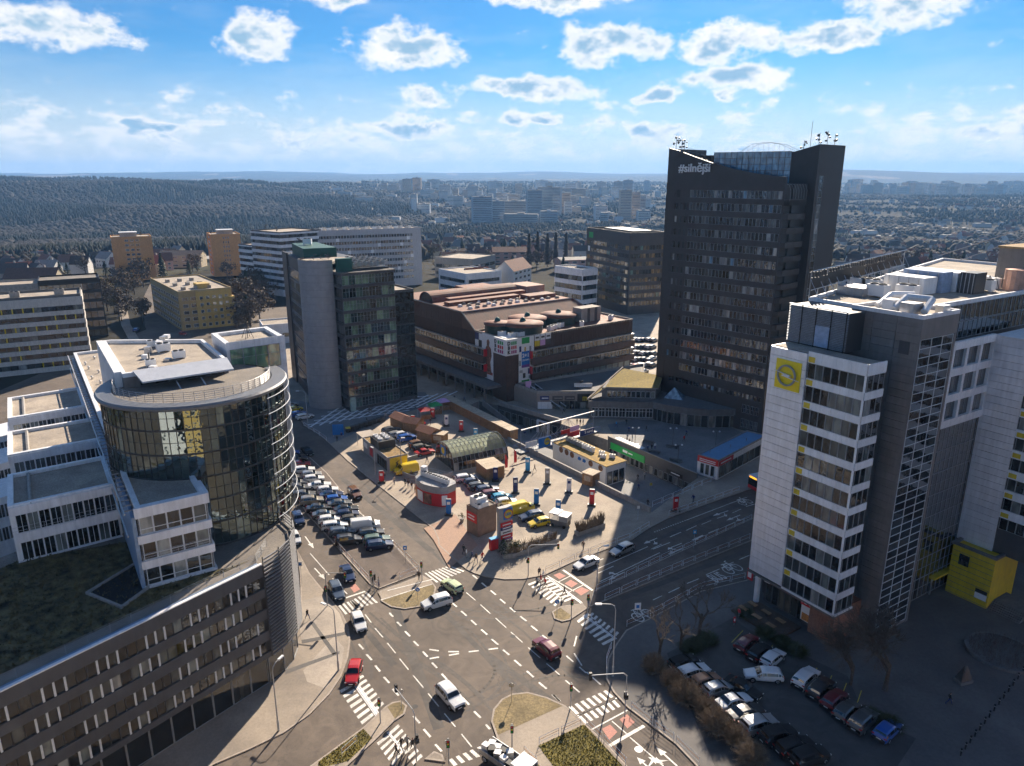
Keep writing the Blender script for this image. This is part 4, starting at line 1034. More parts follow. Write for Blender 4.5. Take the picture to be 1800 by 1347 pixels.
# upper hall with sloping front
b = MB(); X = 43
b.v = [(0, 15, 17.5), (X + 4, 15, 17.5), (X, 22, 22), (0, 22, 22), (0, DL, 22), (X, DL, 22), (X + 4, DL, 17.5), (0, DL, 0), (0, 15, 0), (X + 4, DL, 0), (X + 4, 15, 0)]
b.f = [(0, 1, 2, 3), (3, 2, 5, 4), (1, 6, 5, 2), (8, 0, 3, 4, 7), (10, 9, 6, 1)]; b.m = [0, 0, 0, 1, 1]
b.build('sloping_roof', [dbk_roof, dbk_clad], D)
MB().path([(0, 15, 17.7), (0, 22, 22.15), (0, DL, 22.15)], .22, 4).build('roof_edge', paving_light, D)
MB().path([(0, 22, 22.1), (X, 22, 22.1), (X + 4, 15, 17.7)], .2, 4).build('ridge_edge', paving_light, D)
parapet(D, [(0, 0), (DW, 0), (DW, 15), (0, 15)], 17.4, .6, .25, paving_light)
# ribs of the cladding: vertical profiled strips
for a, c, n_, z0, z1 in (((0, 0), (DW, 0), 70, 13.6, 17.9), ((0, DL), (0, 0), 90, 11.0, 17.4)):
    A, B = Vector(a), Vector(c); d = (B - A).normalized(); nn = Vector((d.y, -d.x)); L = (B - A).length
    for i in range(n_):
        p = A + d * (L * (i + .5) / n_); MB().box(-.14, .14, -.16, 0, z0, z1).build('cladding_rib', dbk_clad, D, (p.x, p.y, 0), (0, 0, math.atan2(d.y, d.x)))
for i in range(40):
    p = 22 + (DL - 22) * (i + .5) / 40; MB().box(-.12, 0, p - .12, p + .12, 17.6, 21.8).build('cladding_rib', dbk_clad, D)
for i in range(46):
    x = X * (i + .5) / 46; MB().quad([(x - .06, 15.05, 17.62), (x + .06, 15.05, 17.62), (x + .06, 21.95, 22.08), (x - .06, 21.95, 22.08)]).build('roof_seam', dbk_clad, D)
for (z0, z1), pr in (((9.6, 11.6), 1.4), ((5.4, 7.2), 1.4)):
    band(D, (8, 0), (DW, 0), z0, z1, pr, dbk_clad, 'gallery_band'); band(D, (0, 60), (0, 9), z0, z1, pr, dbk_clad, 'gallery_band')
for z in (11.65, 7.25):
    windows(D, (8, 0), (DW, 0), [z], 1.7, 26, .05, frame_g, g_shop, .2, .2, .05, off=.9); windows(D, (0, 60), (0, 9), [z], 1.7, 30, .05, frame_g, g_shop, .2, .2, .05, off=.9)
    MB().box(8, DW, -1.0, 0, z + 1.72, z + 1.9).build('gallery_roof', steel, D); MB().box(-1.0, 0, 9, 60, z + 1.72, z + 1.9).build('gallery_roof', steel, D)
    MB().box(7.7, 8.0, -1.4, 0, z - .1, z + 2).build('red_end', red_p, D); MB().box(-1.4, 0, 8.7, 9.0, z - .1, z + 2).build('red_end', red_p, D)
windows(D, (6, 0), (DW, 0), [.4], 4.6, 16, .08, frame_g, mat('pale_shopfront', (.30, .33, .31), .5, var=.12, sc=.7), 1.0, .5, .3)
windows(D, (0, 58), (0, 6), [.2], 3.6, 18, .08, frame_d, g_shop, .5, .5, .6)
MB().box(-5.0, 0, 2, 60, 4.1, 4.9).build('walkway', concrete_d, D); railing(D, [(-5, 60, 4.9), (-5, 2, 4.9)], 1.0, 3, 2.2, frame_d)
for i in range(12): MB().tube((-4.6, 4 + i * 5, .1), (-4.6, 4 + i * 5, 4.1), .3, n=8).build('column', concrete_d, D)
# corner: banners, logo cube, advert boards
panel(D, 'banner', (0, 15), (0, 0), 3.6, 9.3, 5.0, 17.9, white_s, .2, .06)
b = MB().prism([(-1.4, -5.2), (-1.0, -1.4), (-1.4, 1.5), (-.6, 3.6), (.2, 5.0), (.8, 3.6), (1.5, 1.4), (.9, -1.2), (1.5, -5.2)], 0, .05)
MB().prism([(-1.7, -5.0), (-1.2, -2.2), (-1.5, .6), (-1.1, 2.4), (-.5, 3.1), (-.6, 4.4), (.1, 5.0), (.8, 4.3), (.5, 3.1), (1.4, 2.3), (1.7, .4), (1.0, -1.6), (1.7, -5.0)], 0, .04).build('poster_figure', mat('poster_brown', (.20, .10, .065), .6, var=.6, sc=.9), D, (-.28, 8.3, 11.6), (math.pi / 2, 0, -math.pi / 2))
panel(D, 'banner_print', (0, 15), (0, 0), 4.6, 8.8, 6.4, 7.2, mat('poster_red', (.45, .06, .05), .6, var=.3, sc=2), .27, .02)
MB().box(-.5, .0, 0.0, 5.5, 4.6, 13.4).build('corner_panel', dbk_clad, D); MB().box(-.5, 3.4, -.5, .0, 4.6, 13.4).build('corner_panel', dbk_clad, D)
MB().box(-.75, 3.7, -.75, 5.4, 13.4, 17.9).build('logo_cube', white_s, D)
cols = (green_p, red_p, mat('magenta_print', (.36, .03, .17), .5))
for wall in (0, 1):
    A, B = ((-.75, 5.4), (-.75, -.75)) if wall == 0 else ((-.75, -.75), (3.7, -.75))
    L = (Vector(B) - Vector(A)).length
    for r, (k, cm_) in enumerate(zip(('dbk_d', 'dbk_b', 'dbk_k'), cols)):
        z = 16.75 - r * 1.22
        on_wall(D, 'logo_letter', TX[k], A, B, L * .22, z, .06, 1.35)
        for j in range(3): panel(D, 'logo_bar', A, B, L * (.40 + .15 * j), L * (.50 + .15 * j), z - .45, z + .45, cm_, .03, .04)
panel(D, 'banner', (0, 0), (DW, 0), 3.9, 9.2, 4.6, 17.9, white_s, .35, .06)
panel(D, 'banner_print', (0, 0), (DW, 0), 4.9, 7.6, 16.0, 17.7, green_p, .42, .02); panel(D, 'banner_print', (0, 0), (DW, 0), 4.9, 7.7, 10.0, 13.8, blue_p, .42, .02)
panel(D, 'banner_print', (0, 0), (DW, 0), 4.9, 7.6, 4.9, 5.6, green_p, .42, .02); panel(D, 'banner_print', (0, 0), (DW, 0), 4.9, 7.7, 9.2, 10.0, purple_p, .42, .02)
on_wall(D, 'banner_lettering', TX['two'], (0, 0), (DW, 0), 6.3, 12.6, .46, 1.55); on_wall(D, 'banner_lettering', TX['zdarma'], (0, 0), (DW, 0), 6.3, 11.3, .46, .62)
for s, z, w, h, m in ((4.4, 14.6, .7, 1.6, navy_p), (7.9, 14.2, .7, 1.8, frame_g), (6.1, 14.4, .6, 1.2, mat('gold_print', (.55, .38, .1), .5)), (4.3, 10.6, .6, 1.5, frame_g), (8.0, 11.2, .7, 1.4, steel), (7.6, 8.0, 1.0, 1.6, navy_p), (5.8, 6.9, .9, 1.4, frame_d), (4.7, 8.2, 1.1, .8, steel), (7.8, 6.3, .8, .8, frame_g)):
    panel(D, 'banner_item', (0, 0), (DW, 0), s - w / 2, s + w / 2, z - h / 2, z + h / 2, m, .42, .015)
for i, (m1, m2) in enumerate(((white_p, yellow_p), (white_p, pink_p), (white_p, dark_clad))):
    panel(D, 'advert_board', (0, 0), (DW, 0), 9.6 + i * 2.0, 11.4 + i * 2.0, 16.2, 17.9, m1, .2, .06); panel(D, 'advert_board', (0, 0), (DW, 0), 9.6 + i * 2.0, 11.4 + i * 2.0, 14.6, 16.15, m2, .2, .06)
    panel(D, 'advert_print', (0, 0), (DW, 0), 9.9 + i * 2.0, 11.1 + i * 2.0, 16.8, 17.3, frame_d, .27, .02)
for j, m in enumerate((white_p, black_m, navy_p, white_p)): panel(D, 'advert_board', (0, 15), (0, 0), .2 + (j % 2) * 1.9, 1.9 + (j % 2) * 1.9, 13.6 + (j // 2) * 2.0, 15.5 + (j // 2) * 2.0, m, .2, .05)
for x0, x1, y0, y1, z1 in ((3, 30, 33.5, 36.5, 23.0), (6, 36, 38, 40.5, 23.4), (30, 41, 28, 33, 23.2), (22, 34, 52, 60, 23.6)): MB().box(x0, x1, y0, y1, 22, z1).build('roof_terrace', dbk_roof, D)
# roof drums, arched roof, roof clutter
for x, y, r in ((10.5, 6.4, 5.6), (4.8, 10.8, 3.6), (16.5, 12.0, 5.4), (27.5, 10.8, 5.2)):
    MB().lathe([(r, 17.4), (r, 19.9)], 30, (x, y)).build('drum_wall', mat('dark_green_glazing', (.025, .05, .045), .35, var=.2, sc=2), D, smooth=True)
    MB().lathe([(r + .35, 19.8), (r + .35, 20.3), (r * .5, 20.7), (.01, 20.8)], 30, (x, y)).build('drum_roof', dbk_roof, D, smooth=True)
    MB().lathe([(.9, 20.6), (.8, 21.2), (.45, 21.7), (.01, 21.85)], 12, (x, y)).build('dome_light', green_teal, D, smooth=True)
MB().box(33, 41, 6.5, 10.5, 17.5, 21.8).build('plant_house', paving_light, D)
for x in (35.5, 38.5): MB().box(x, x + 1.0, 6.4, 6.52, 17.5, 21.8).build('dark_slot', frame_d, D)
for x, y in ((2.5, 5.5), (3.5, 2.2), (6, 1.6), (18, 3), (20, 4), (30, 3), (15, 4.5), (23.5, 5), (44, 5), (21.5, 11)): ac_unit(D, x, y, 17.5, random.random(), 1.2)
b = MB()
for (y0, h, r, x0, x1) in ((46, 22, 4.2, 2, 36),):
    n = 12; pts = [(y0 + r * math.cos(math.pi * i / n), h + 3.0 * math.sin(math.pi * i / n)) for i in range(n + 1)]
    for (ya, za), (yb, zb) in zip(pts, pts[1:]): b.quad([(x0, ya, za), (x0, yb, zb), (x1, yb, zb), (x1, ya, za)])
    b.quad([(x0 + .8, y, z) for y, z in pts], 1)
b.build('arched_roof', [dbk_roof, frame_d], D, smooth=False)
MB().box(38, 46, 40, 50, 22, 24.2).build('roof_house', mat('pink_render', (.38, .24, .19), .8), D)
for i in range(36):
    x = 5 + (i % 12) * 3.1 + random.uniform(-.5, .5); y = 26 + (i // 12) * 4 + random.uniform(-.7, .7)
    MB().box(x - .55, x + .55, y - .55, y + .55, 22, 22.45).box(x - .4, x + .4, y - .4, y + .4, 22.45, 22.7).build('roof_light', paving_light if i % 3 else white_p, D)

# ---------------------------------------------------------------- glass tower with curved metal wall
GA, GB = (-43.1, 182.7), (-26.4, 194.4)
GW, GRZ = frame_of(GA, GB)
Gt = thing('glass_tower', 'dark green glass office tower with a curved grey metal wall', 'tower', GA, GRZ)
MB().box(0, 14.6, 0, 22, 0, 36.0).build('glass_body', dark_clad, Gt); MB().box(14.6, GW, .4, 20, 0, 30.6).build('dark_body', dark_clad, Gt)
grows = [1.0, 4.2] + [7.6 + 3.25 * i for i in range(9)]
windows(Gt, (0, 0), (14.6, 0), grows, 2.45, 8, .05, frame_g, g_green, .05, .05, .02, 2, tr=.62); windows(Gt, (0, 22), (0, 0), grows, 2.45, 9, .05, frame_d, g_curt, .1, .05, .02, 2)
windows(Gt, (14.6, .4), (GW, .4), [1.2 + 2.95 * i for i in range(10)], 2.7, 4, .04, frame_d, mat('black_glass', (.014, .017, .018), .12, var=.1, spec=.6), .05, .05, .0)
for i, z in enumerate(grows):
    nx = grows[i + 1] if i + 1 < len(grows) else 36.5
    band(Gt, (-.1, 0), (14.6, 0), z + 2.47, nx - .02, .32, dark_clad, 'floor_band'); band(Gt, (0, 22), (0, 0), z + 2.47, nx - .02, .32, dark_clad, 'floor_band')
MB().box(-.3, 14.9, -.4, 22, 36.5, 36.8).build('roof_slab', gravel_d, Gt); railing(Gt, [(0, 22, 36.8), (0, -.2, 36.8), (14.6, -.2, 36.8), (14.6, 20, 36.8)], 1.1, 3, 1.5, frame_d)
MB().box(14.6, GW, .4, 20, 30.6, 30.7).build('dark_roof', gravel, Gt); parapet(Gt, [(14.6, .4), (GW, .4), (GW, 20), (14.6, 20)], 30.6, .5, .3, dark_clad)
for i in range(30): ac_unit(Gt, 5.0 + (i % 6) * 1.75, 3.5 + (i // 6) * 3.2, 37.6 + .1 * (i % 3), GRZ, .95, steel)
MB().box(3.6, 14.4, 2.6, 18.5, 36.8, 37.3).build('plant_deck', frame_d, Gt); MB().box(-.2, 3.6, 1.2, 3.0, 36.8, 40.2).build('teal_screen', green_teal, Gt)
MB().box(11, 13.8, .3, .38, 1.2, 2.6).build('blue_screen', mat('lit_blue_sign', (.02, .22, .75), .4, emit=1.0), Gt)
MB().box(.2, 1.6, -.5, 0, 0.1, 4.0).build('lit_entrance', mat('pale_entrance_glass', (.35, .46, .42), .3), Gt)
cw = thing('curved_wall_tower', 'grey curved metal stair wall standing before the glass tower', 'tower', (-50.0, 190.0), 0)
b = MB(); n = 22; zz = 39.7; r = 5.6
for i in range(n):
    a0, a1 = rad(150 + 165 * i / n), rad(150 + 165 * (i + 1) / n)
    b.quad([(r * math.cos(a0), r * .95 * math.sin(a0), 0), (r * math.cos(a1), r * .95 * math.sin(a1), 0), (r * math.cos(a1), r * .95 * math.sin(a1), zz), (r * math.cos(a0), r * .95 * math.sin(a0), zz)])
b.build('core', concrete_d, cw)
for k in range(21):   # rings of cladding plates
    z0 = k * 1.89; q = MB(); R2 = r + .1
    for i in range(n):
        a0, a1 = rad(150 + 165 * i / n), rad(150 + 165 * (i + 1) / n)
        q.quad([(R2 * math.cos(a0), R2 * .95 * math.sin(a0), z0 + .02), (R2 * math.cos(a1), R2 * .95 * math.sin(a1), z0 + .02), (R2 * math.cos(a1), R2 * .95 * math.sin(a1), z0 + 1.87), (R2 * math.cos(a0), R2 * .95 * math.sin(a0), z0 + 1.87)])
    q.build('cladding_ring', cyl_clad, cw, smooth=True)
MB().prism([(r * math.cos(rad(150 + 165 * i / 10)), r * .95 * math.sin(rad(150 + 165 * i / 10))) for i in range(11)] + [(5, 8), (-6, 8)], 38.6, 39.2).build('roof', gravel, cw)
for x, y in ((-2, 1), (0, 2), (2, 1), (1, 4)): antenna(cw, x, y, 39.2, .6)
gw = thing('glass_wing', 'dark rear wing with glazed side behind the curved metal wall', 'building', (0, 0, 0))
MB().prism([(-54.8, 190.5), (-68, 217.4), (-58, 224), (-42, 202)], 0, 38.6).build('wing_body', dark_clad, gw)
windows(gw, (-67.2, 215.8), (-54.8, 190.5), [3 + 3.3 * i for i in range(10)], 2.6, 9, .06, frame_g, g_dark, 5.5, .3, .1, 2)
band(gw, (-68, 217.4), (-64.8, 211), 0, 39.0, .5, dark_clad, 'edge_wall'); MB().prism([(-56, 196), (-64, 213), (-58, 217), (-48, 200)], 38.6, 41.6).build('teal_screen', green_teal, gw)
railing(gw, [(-54.8, 190.5, 38.6), (-68, 217.4, 38.6)], 1.1, 3, 2, frame_d)
antenna(gw, -62, 214, 41.6, 1); ac_unit(gw, -58, 208, 41.7, 0, 1.3)
# ---------------------------------------------------------------- left foreground: drum-fronted office complex
LB = thing('drum_office', 'office complex with curved glass drum, white stepped wings and a dark wedge front', 'building', (0, 0, 0))
DC = Vector((-41.0, 89.8)); DR = 10.8
WZ = 16.3
fa = Vector((-52.6, 43.2)); fb = Vector((-29.3, 75.3)); fd = (fb - fa).normalized(); fn = Vector((fd.y, -fd.x))
g1 = Vector((-.56, .828)); g2 = Vector((-.828, -.56))
boxA, boxB = Vector((-40.3, 70.6)), Vector((-34.4, 74.6))
# wedge: body, roof garden, dark facade with four ribbons of windows
scr = [fb, Vector((-28.2, 77.6)), Vector((-27.7, 80.0)), Vector((-27.9, 82.6)), Vector((-28.8, 85.0)), Vector((-30.6, 87.2))]
wedge = [fa, fb] + scr[1:] + [Vector((-33, 98)), Vector((-48, 98)), Vector((-62, 76)), Vector((-72, 60))]
inner = [p - (fn * .6 if i < 2 else Vector((.6, 0))) for i, p in enumerate(wedge)]
MB().prism(inner, 0.05, 4.3).build('ground_floor', frame_d, LB)
MB().prism(wedge, 4.3, WZ - .3).build('wedge_body', mat('wedge_black', (.03, .03, .033), .5, var=.1), LB)
MB().prism(wedge, WZ - .3, WZ).build('wedge_roof', gravel_d, LB)  # dark gravel colour stands in for the drum's shadow at the nose
wr = [4.95, 7.85, 10.75, 13.45]
wedge_m = mat('wedge_grey', (.088, .090, .098), .5, var=.08, sc=.7, streak=.10)
wedge_w = 39.6
windows(LB, fa, fb, wr, 1.55, 40, .05, frame_d, g_dark, .4, .4, .0)
for i, z in enumerate(wr):
    nx = wr[i + 1] if i < 3 else WZ + .35
    band(LB, fa, fb, (4.2 if i == 0 else wr[i - 1] + 1.57), z - .02, .22, wedge_m, 'floor_band')
    L = (fb - fa).length
    for k in range(40):   # bright window fins in twos and threes
        if (k * 7 + i * 3) % 5 in (0, 1, 3): 
            s = .4 + (L - .8) * k / 40; panel(LB, 'window_fin', fa, fb, s - .09, s + .09, z, z + 1.55, frame_w, .05, .12)
band(LB, fa, fb, wr[3] + 1.57, WZ + .3, .22, wedge_m, 'top_band')
MB().box(0, (fb - fa).length, -.3, .1, WZ + .3, WZ + .42).build('coping', white_p, LB, (fa.x, fa.y, 0), (0, 0, math.atan2(fd.y, fd.x)))
MB().box(0, (fb - fa).length, .1, .9, WZ, WZ + .12).build('blue_gutter', mat('blue_grey_sheet', (.22, .30, .42), .4, var=.1), LB, (fa.x, fa.y, 0), (0, 0, math.atan2(fd.y, fd.x)))
railing(LB, [(*(fa - fn * 1.0), WZ), (*(fb - fn * 1.0), WZ), (-30.2, 80, WZ)], 1.15, 6, 2.0, frame_g)
windows(LB, fa - fn * .6, fb - fn * .6, [.2], 3.9, 16, .07, frame_g, g_shop, .2, .2, .05)
garden = [fa - fn * 3, fb - fn * 2.2, boxB + Vector((1.2, .0)), boxA + g1 * 4, boxA + g1 * 13, Vector((-58.4, 76.6)), Vector((-66, 62))]
flat([(p.x, p.y) for p in garden], WZ + .06, 'roof_garden', garden_m, None, LB)
grass_tufts('grass', [(p.x, p.y) for p in garden], garden_m, 5200, .26, 'dark patchy grass growing on the roof garden', WZ + .06)
flat([(p.x, p.y) for p in (Vector((-46.2, 69.5)), Vector((-41.2, 66.8)), Vector((-39.4, 73.4)), Vector((-44.2, 75.4)))], WZ + .12, 'dark_bed', mat('dark_soil', (.02, .021, .022), .9), None, LB)
parapet(LB, [(-46.4, 69.3), (-41.0, 66.5), (-39.2, 73.6), (-44.2, 75.7)], WZ, .35, .25, concrete)
# curved louvre screen on the nose
for i, z in enumerate(np.arange(4.3, 17.6, .46)):
    q = MB()
    for a, c in zip(scr, scr[1:]):
        d = (c - a).normalized(); nn = Vector((d.y, -d.x)); a2, c2 = a + nn * .45, c + nn * .45
        q.quad([(*a2, z), (*c2, z), (*c2, z + .15), (*a2, z + .15)]).quad([(*a2, z + .15), (*c2, z + .15), (*(c2 - nn * .18), z + .18), (*(a2 - nn * .18), z + .18)])
    q.build('louvre_slat', mat('louvre_grey', (.17, .17, .18), .5, var=.1), LB)
for a, c in zip(scr, scr[1:]):
    d = (c - a).normalized(); nn = Vector((d.y, -d.x)); p = a + nn * .3
    MB().tube((*p, 4.2), (*p, 17.6), .07, n=5).build('louvre_post', frame_d, LB)
    windows(LB, a - nn * .5, c - nn * .5, [.1], 4.0, 1, .07, frame_g, g_shop, 0, 0, 0)
# white box under the drum, three storeys
bd = (boxB - boxA).normalized(); bn = Vector((bd.y, -bd.x)); ZB2 = 25.5
MB().prism([boxA, boxB, boxB + g1 * 12, boxA + g1 * 14], WZ, ZB2).build('box_body', white_p, LB)
bro = [WZ + .35, WZ + 3.4, WZ + 6.45]
windows(LB, boxA, boxB, bro, 2.05, 5, .07, frame_w, g_dark, .15, .15, .02, tr=.3); windows(LB, boxB, boxB + g1 * 4, bro, 2.05, 3, .07, frame_w, g_dark, .15, .1, .02)
for z0, z1 in ((WZ, WZ + .33), (WZ + 2.42, WZ + 3.38), (WZ + 5.47, WZ + 6.43), (WZ + 8.52, ZB2 + .5)):
    band(LB, boxA - bd * .2, boxB + bd * .25, z0, z1, .3, white_k, 'white_band'); band(LB, boxB, boxB + g1 * 4, z0, z1, .3, white_k, 'white_band')
railing(LB, [(*(boxA + bn * .35), WZ + 3.4), (*(boxB + bn * .35), WZ + 3.4)], .9, 2, 1.5, steel)
# roof level 25.5: long strip with gravel, parapet and ladder-like louvre edge
e0 = boxA; e1_ = boxA + g1 * 86
strip_poly = [e0, boxB, boxB + g1 * 6, Vector((-52, 116)), e1_ - g2 * 14, e1_]
MB().prism(strip_poly, 12, ZB2).build('long_block', dark_clad, LB); flat([(p.x, p.y) for p in strip_poly], ZB2 + .04, 'strip_roof', gravel, None, LB)
parapet(LB, strip_poly, ZB2, .5, .55, white_p)
for k in range(56):
    p = e0 + g1 * (1 + k * 1.5) + g2 * .02; MB().box(-.02, 1.0, -.06, .06, ZB2 - .1, ZB2 + .02).build('louvre_bar', frame_g, LB, (p.x, p.y, 0), (0, 0, math.atan2(g2.y, g2.x)))
q = MB(); a, c = e0 + g2 * 1.05, e1_ + g2 * 1.05; q.tube((*a, ZB2), (*c, ZB2), .09, n=5).tube((*a, ZB2 - 2.6), (*c, ZB2 - 2.6), .09, n=5); q.build('louvre_rail', steel, LB)
MB().prism([e0 + g2 * .1, e1_ + g2 * .1, e1_ + g2 * .5, e0 + g2 * .5], WZ, ZB2 - .6).build('blue_wall', mat('blue_grey_sheet', (.22, .30, .42), .4, var=.1), LB)
# the drum: floors of glass panes, floor rings, sunshade hoops
MB().lathe([(DR - .1, WZ), (DR - .1, 34.3)], 64, DC).build('drum_core', frame_d, LB, smooth=True)
da = rad(4.7)
for f_ in range(6):
    z = WZ + .25 + f_ * 3.03
    for k in range(47):
        a = rad(175) + k * da
        if a > rad(398): continue
        me = win_mesh(2 * DR * math.sin(da / 2) + .01, 2.98, .045, frame_d, g_drum, 1, .5)
        WINS.setdefault(LB.name, []).append((me, (DC.x + DR * math.cos(a), DC.y + DR * math.sin(a), z), (random.uniform(-.012, .012), 0, a + math.pi / 2 + random.uniform(-.014, .014))))
    q = MB(); q.lathe([(DR + .02, z - .12), (DR + .14, z - .12), (DR + .14, z + .08), (DR + .02, z + .08)], 48, DC, 0, rad(170), rad(400)); q.build('floor_ring', frame_d, LB)
for k in range(9):   # pale sunshade hoops on the street side
    z = WZ + 1.2 + k * 2.02
    pts = [(DC.x + (DR + .75) * math.cos(rad(t)), DC.y + (DR + .75) * math.sin(rad(t)), z) for t in range(-22, 43, 8)]
    MB().path(pts, .06, 5).build('sunshade_hoop', frame_w, LB)
for t in (-20, 4, 28): MB().tube((DC.x + (DR + .6) * math.cos(rad(t)), DC.y + (DR + .6) * math.sin(rad(t)), WZ), (DC.x + (DR + .6) * math.cos(rad(t)), DC.y + (DR + .6) * math.sin(rad(t)), 34.2), .06, n=5).build('hoop_post', frame_g, LB)
# brim and roof terrace of the drum
MB().lathe([(DR - 1.3, 34.72), (DR + .42, 34.72), (DR + .62, 34.5), (DR + .5, 34.15), (DR - .1, 34.1)], 72, DC, 0, rad(160), rad(405)).build('drum_brim', mat('brim_metal', (.20, .205, .215), .45, met=.3, var=.08), LB, smooth=False)
MB().lathe([(.01, 34.5), (DR - 1.0, 34.5)], 48, DC).build('terrace_floor', gravel_d, LB)
q = MB()
for k in range(29):
    t = rad(188 + k * 7); p = (DC.x + (DR - 1.5) * math.cos(t), DC.y + (DR - 1.5) * math.sin(t)); q.tube((*p, 34.5), (*p, 35.8), .03, n=4)
for z in (34.8, 35.05, 35.3, 35.55, 35.8):
    q.path([(DC.x + (DR - 1.5) * math.cos(rad(188 + k * 7)), DC.y + (DR - 1.5) * math.sin(rad(188 + k * 7)), z) for k in range(29)], .025, 4)
q.build('terrace_railing', steel, LB)
# penthouse with gravel roof, white fins, glazed corner room
pa, pb = Vector((-47.6, 87.6)), Vector((-38.4, 94.6)); pdv = (pb - pa).normalized()
PZ = 35.9
pent = [pa, pb, pb + g1 * 15, pa + g1 * 23, pa + g1 * 23 + g2 * 1.2, pa + g2 * 1.2]
MB().prism(pent, ZB2, PZ).build('penthouse_body', brown_clad, LB); flat([(p.x, p.y) for p in pent], PZ + .04, 'penthouse_roof', gravel, None, LB); parapet(LB, pent, PZ, .55, .45, white_p)
windows(LB, pa, pb, [34.6], .9, 6, .06, frame_d, g_dark, .6, .6, .1)
aw = [pa - g1 * 3.0 + pdv * .6, pb - g1 * 3.2, pb + g1 * .2, pa + g1 * .2]
b = MB(); zz = (PZ - .1, PZ - .1, PZ + .75, PZ + .75); b.quad([(p.x, p.y, z) for p, z in zip(aw, zz)]).quad([(p.x, p.y, z - .2) for p, z in zip(aw[::-1], zz[::-1])])
for i in range(4): a, c = aw[i], aw[(i + 1) % 4]; b.quad([(a.x, a.y, zz[i] - .2), (c.x, c.y, zz[(i + 1) % 4] - .2), (c.x, c.y, zz[(i + 1) % 4]), (a.x, a.y, zz[i])])
b.build('awning_roof', mat('pale_sheet_roof', (.50, .52, .56), .4, var=.05), LB)
for t in (.35, .62): p = aw[0].lerp(aw[1], t); MB().tube((*(p), PZ - .6), (p.x + .9, p.y - .9, 34.5), .08, n=5).build('awning_strut', steel, LB)
ra, rb_ = Vector((-40.0, 98.6)), Vector((-33.4, 103.9)); rd = (rb_ - ra).normalized(); rz_ = 37.0
rm = [ra, rb_, rb_ + g1 * 9, ra + g1 * 9]
MB().prism(rm, WZ, rz_).build('corner_tower', white_k, LB); flat([(p.x, p.y) for p in rm], rz_ + .05, 'corner_roof', gravel, None, LB); parapet(LB, rm, rz_, .55, .7, white_p)
for k in range(14): band(LB, ra, rb_, 21 + k * 1.2, 22.17 + k * 1.2, .05, white_k, 'cladding_board')
windows(LB, ra, rb_, [33.4], 3.3, 4, .05, frame_g, glass('glass_mint', [(0, (.05, .11, .07)), (.5, (.14, .26, .17)), (.8, (.30, .44, .32))], .2), .4, .9, .02, tr=.6, off=.08)
for o_, s in ((Vector((-50, 101)), 1.), (Vector((-46, 97)), .9), (Vector((-53, 104)), .8), (Vector((-48, 93)), .7)): ac_unit(LB, o_.x, o_.y, PZ + .05, .6, s)
for k in range(7):
    p = pa + g1 * (3 + k * 3.1) + pdv * random.uniform(1, 8); MB().box(p.x - .4, p.x + .4, p.y - .4, p.y + .4, PZ, PZ + random.choice((.35, .6, 1.0))).build('roof_light', steel if k % 2 else white_p, LB)
p = pa + g1 * 8 + pdv * 3; MB().tube((*p, PZ), (*p, PZ + 1.1), .1, n=6).build('vent_pipe', frame_d, LB)
for k in range(16):
    p = e0 + g1 * (18 + k * 4.1) - g2 * random.uniform(.8, 3.5); MB().lathe([(.16, ZB2), (.16, ZB2 + .5), (.26, ZB2 + .52), (.01, ZB2 + .7)], 8, p).build('roof_vent', steel, LB)
p = (rm[0] + rm[2]) / 2; q = MB(); [q.tube((*p, rz_ + 2.2), (p.x + .9 * math.cos(t), p.y + .9 * math.sin(t), rz_), .04, n=4) for t in (0, 1.57, 3.14, 4.7)]; q.tube((*p, rz_), (*p, rz_ + 2.8), .05, n=4); q.build('aerial_tripod', frame_d, LB)
w_ = [pa + g1 * 1 + g2 * 1.2, pa + g1 * 1 + g2 * 2.0, pa + g1 * 23 + g2 * 2.0, pa + g1 * 23 + g2 * 1.2]
MB().prism(w_, ZB2, PZ + .6).build('white_fin_wall', white_p, LB)
# three white stepped wings to the left
def wing(fr_, fl, bl, z, rows):
    A, B, C = at(*fl, z).xy, at(*fr_, z).xy, at(*bl, z).xy
    D_ = B + (C - A); P = [A, B, D_, C]
    MB().prism(P, 4, z).build('wing_body', white_p, LB); flat([(p.x, p.y) for p in P], z + .05, 'wing_roof', gravel, None, LB); parapet(LB, P, z, .5, .6, white_p)
    L = (B - A).length; m = A.lerp(B, .2); m2 = C.lerp(D_, .2)
    MB().tube((*m, z + .25), (*m2, z + .25), .22, n=5).build('roof_kerb', concrete, LB)
    for r_ in range(rows):
        zr = z - 3.05 - 3.5 * r_
        windows(LB, A, B, [zr], 2.3, 9, .06, frame_w, g_dark, .5, .2, .05, 2)
        band(LB, A, B, zr - 1.15, zr - .02, .25, white_k, 'white_band')
    band(LB, A, B, z - .72, z + .3, .25, white_k, 'white_band'); railing(LB, [(*(A + Vector((.3, -.4))), z - 3.0), (*(B + Vector((.3, -.4))), z - 3.0)], .9, 2, 1.5, steel)
Z1 = lambda u, v: (u / 3.207, 560 + v / 3.207)
wing(Z1(650, 950), Z1(45, 1085), Z1(45, 900), 23.0, 2); wing(Z1(592, 690), Z1(45, 790), Z1(45, 655), 23.0, 2); wing(Z1(490, 505), Z1(45, 580), Z1(45, 462), 23.0, 2)
for k, yv in enumerate((985, 795, 640)):   # lower wings further left
    A = at(*Z1(-160, yv + 70), 17).xy; B = at(*Z1(60, yv + 10), 17).xy; q = A + g1 * 8; q2 = B + g1 * 8
    MB().prism([A, B, q2, q], 3, 17).build('low_wing', white_p, LB); windows(LB, A, B, [14.0, 10.6], 2.0, 5, .06, frame_w, g_dark, .2, .2, .05, 2)

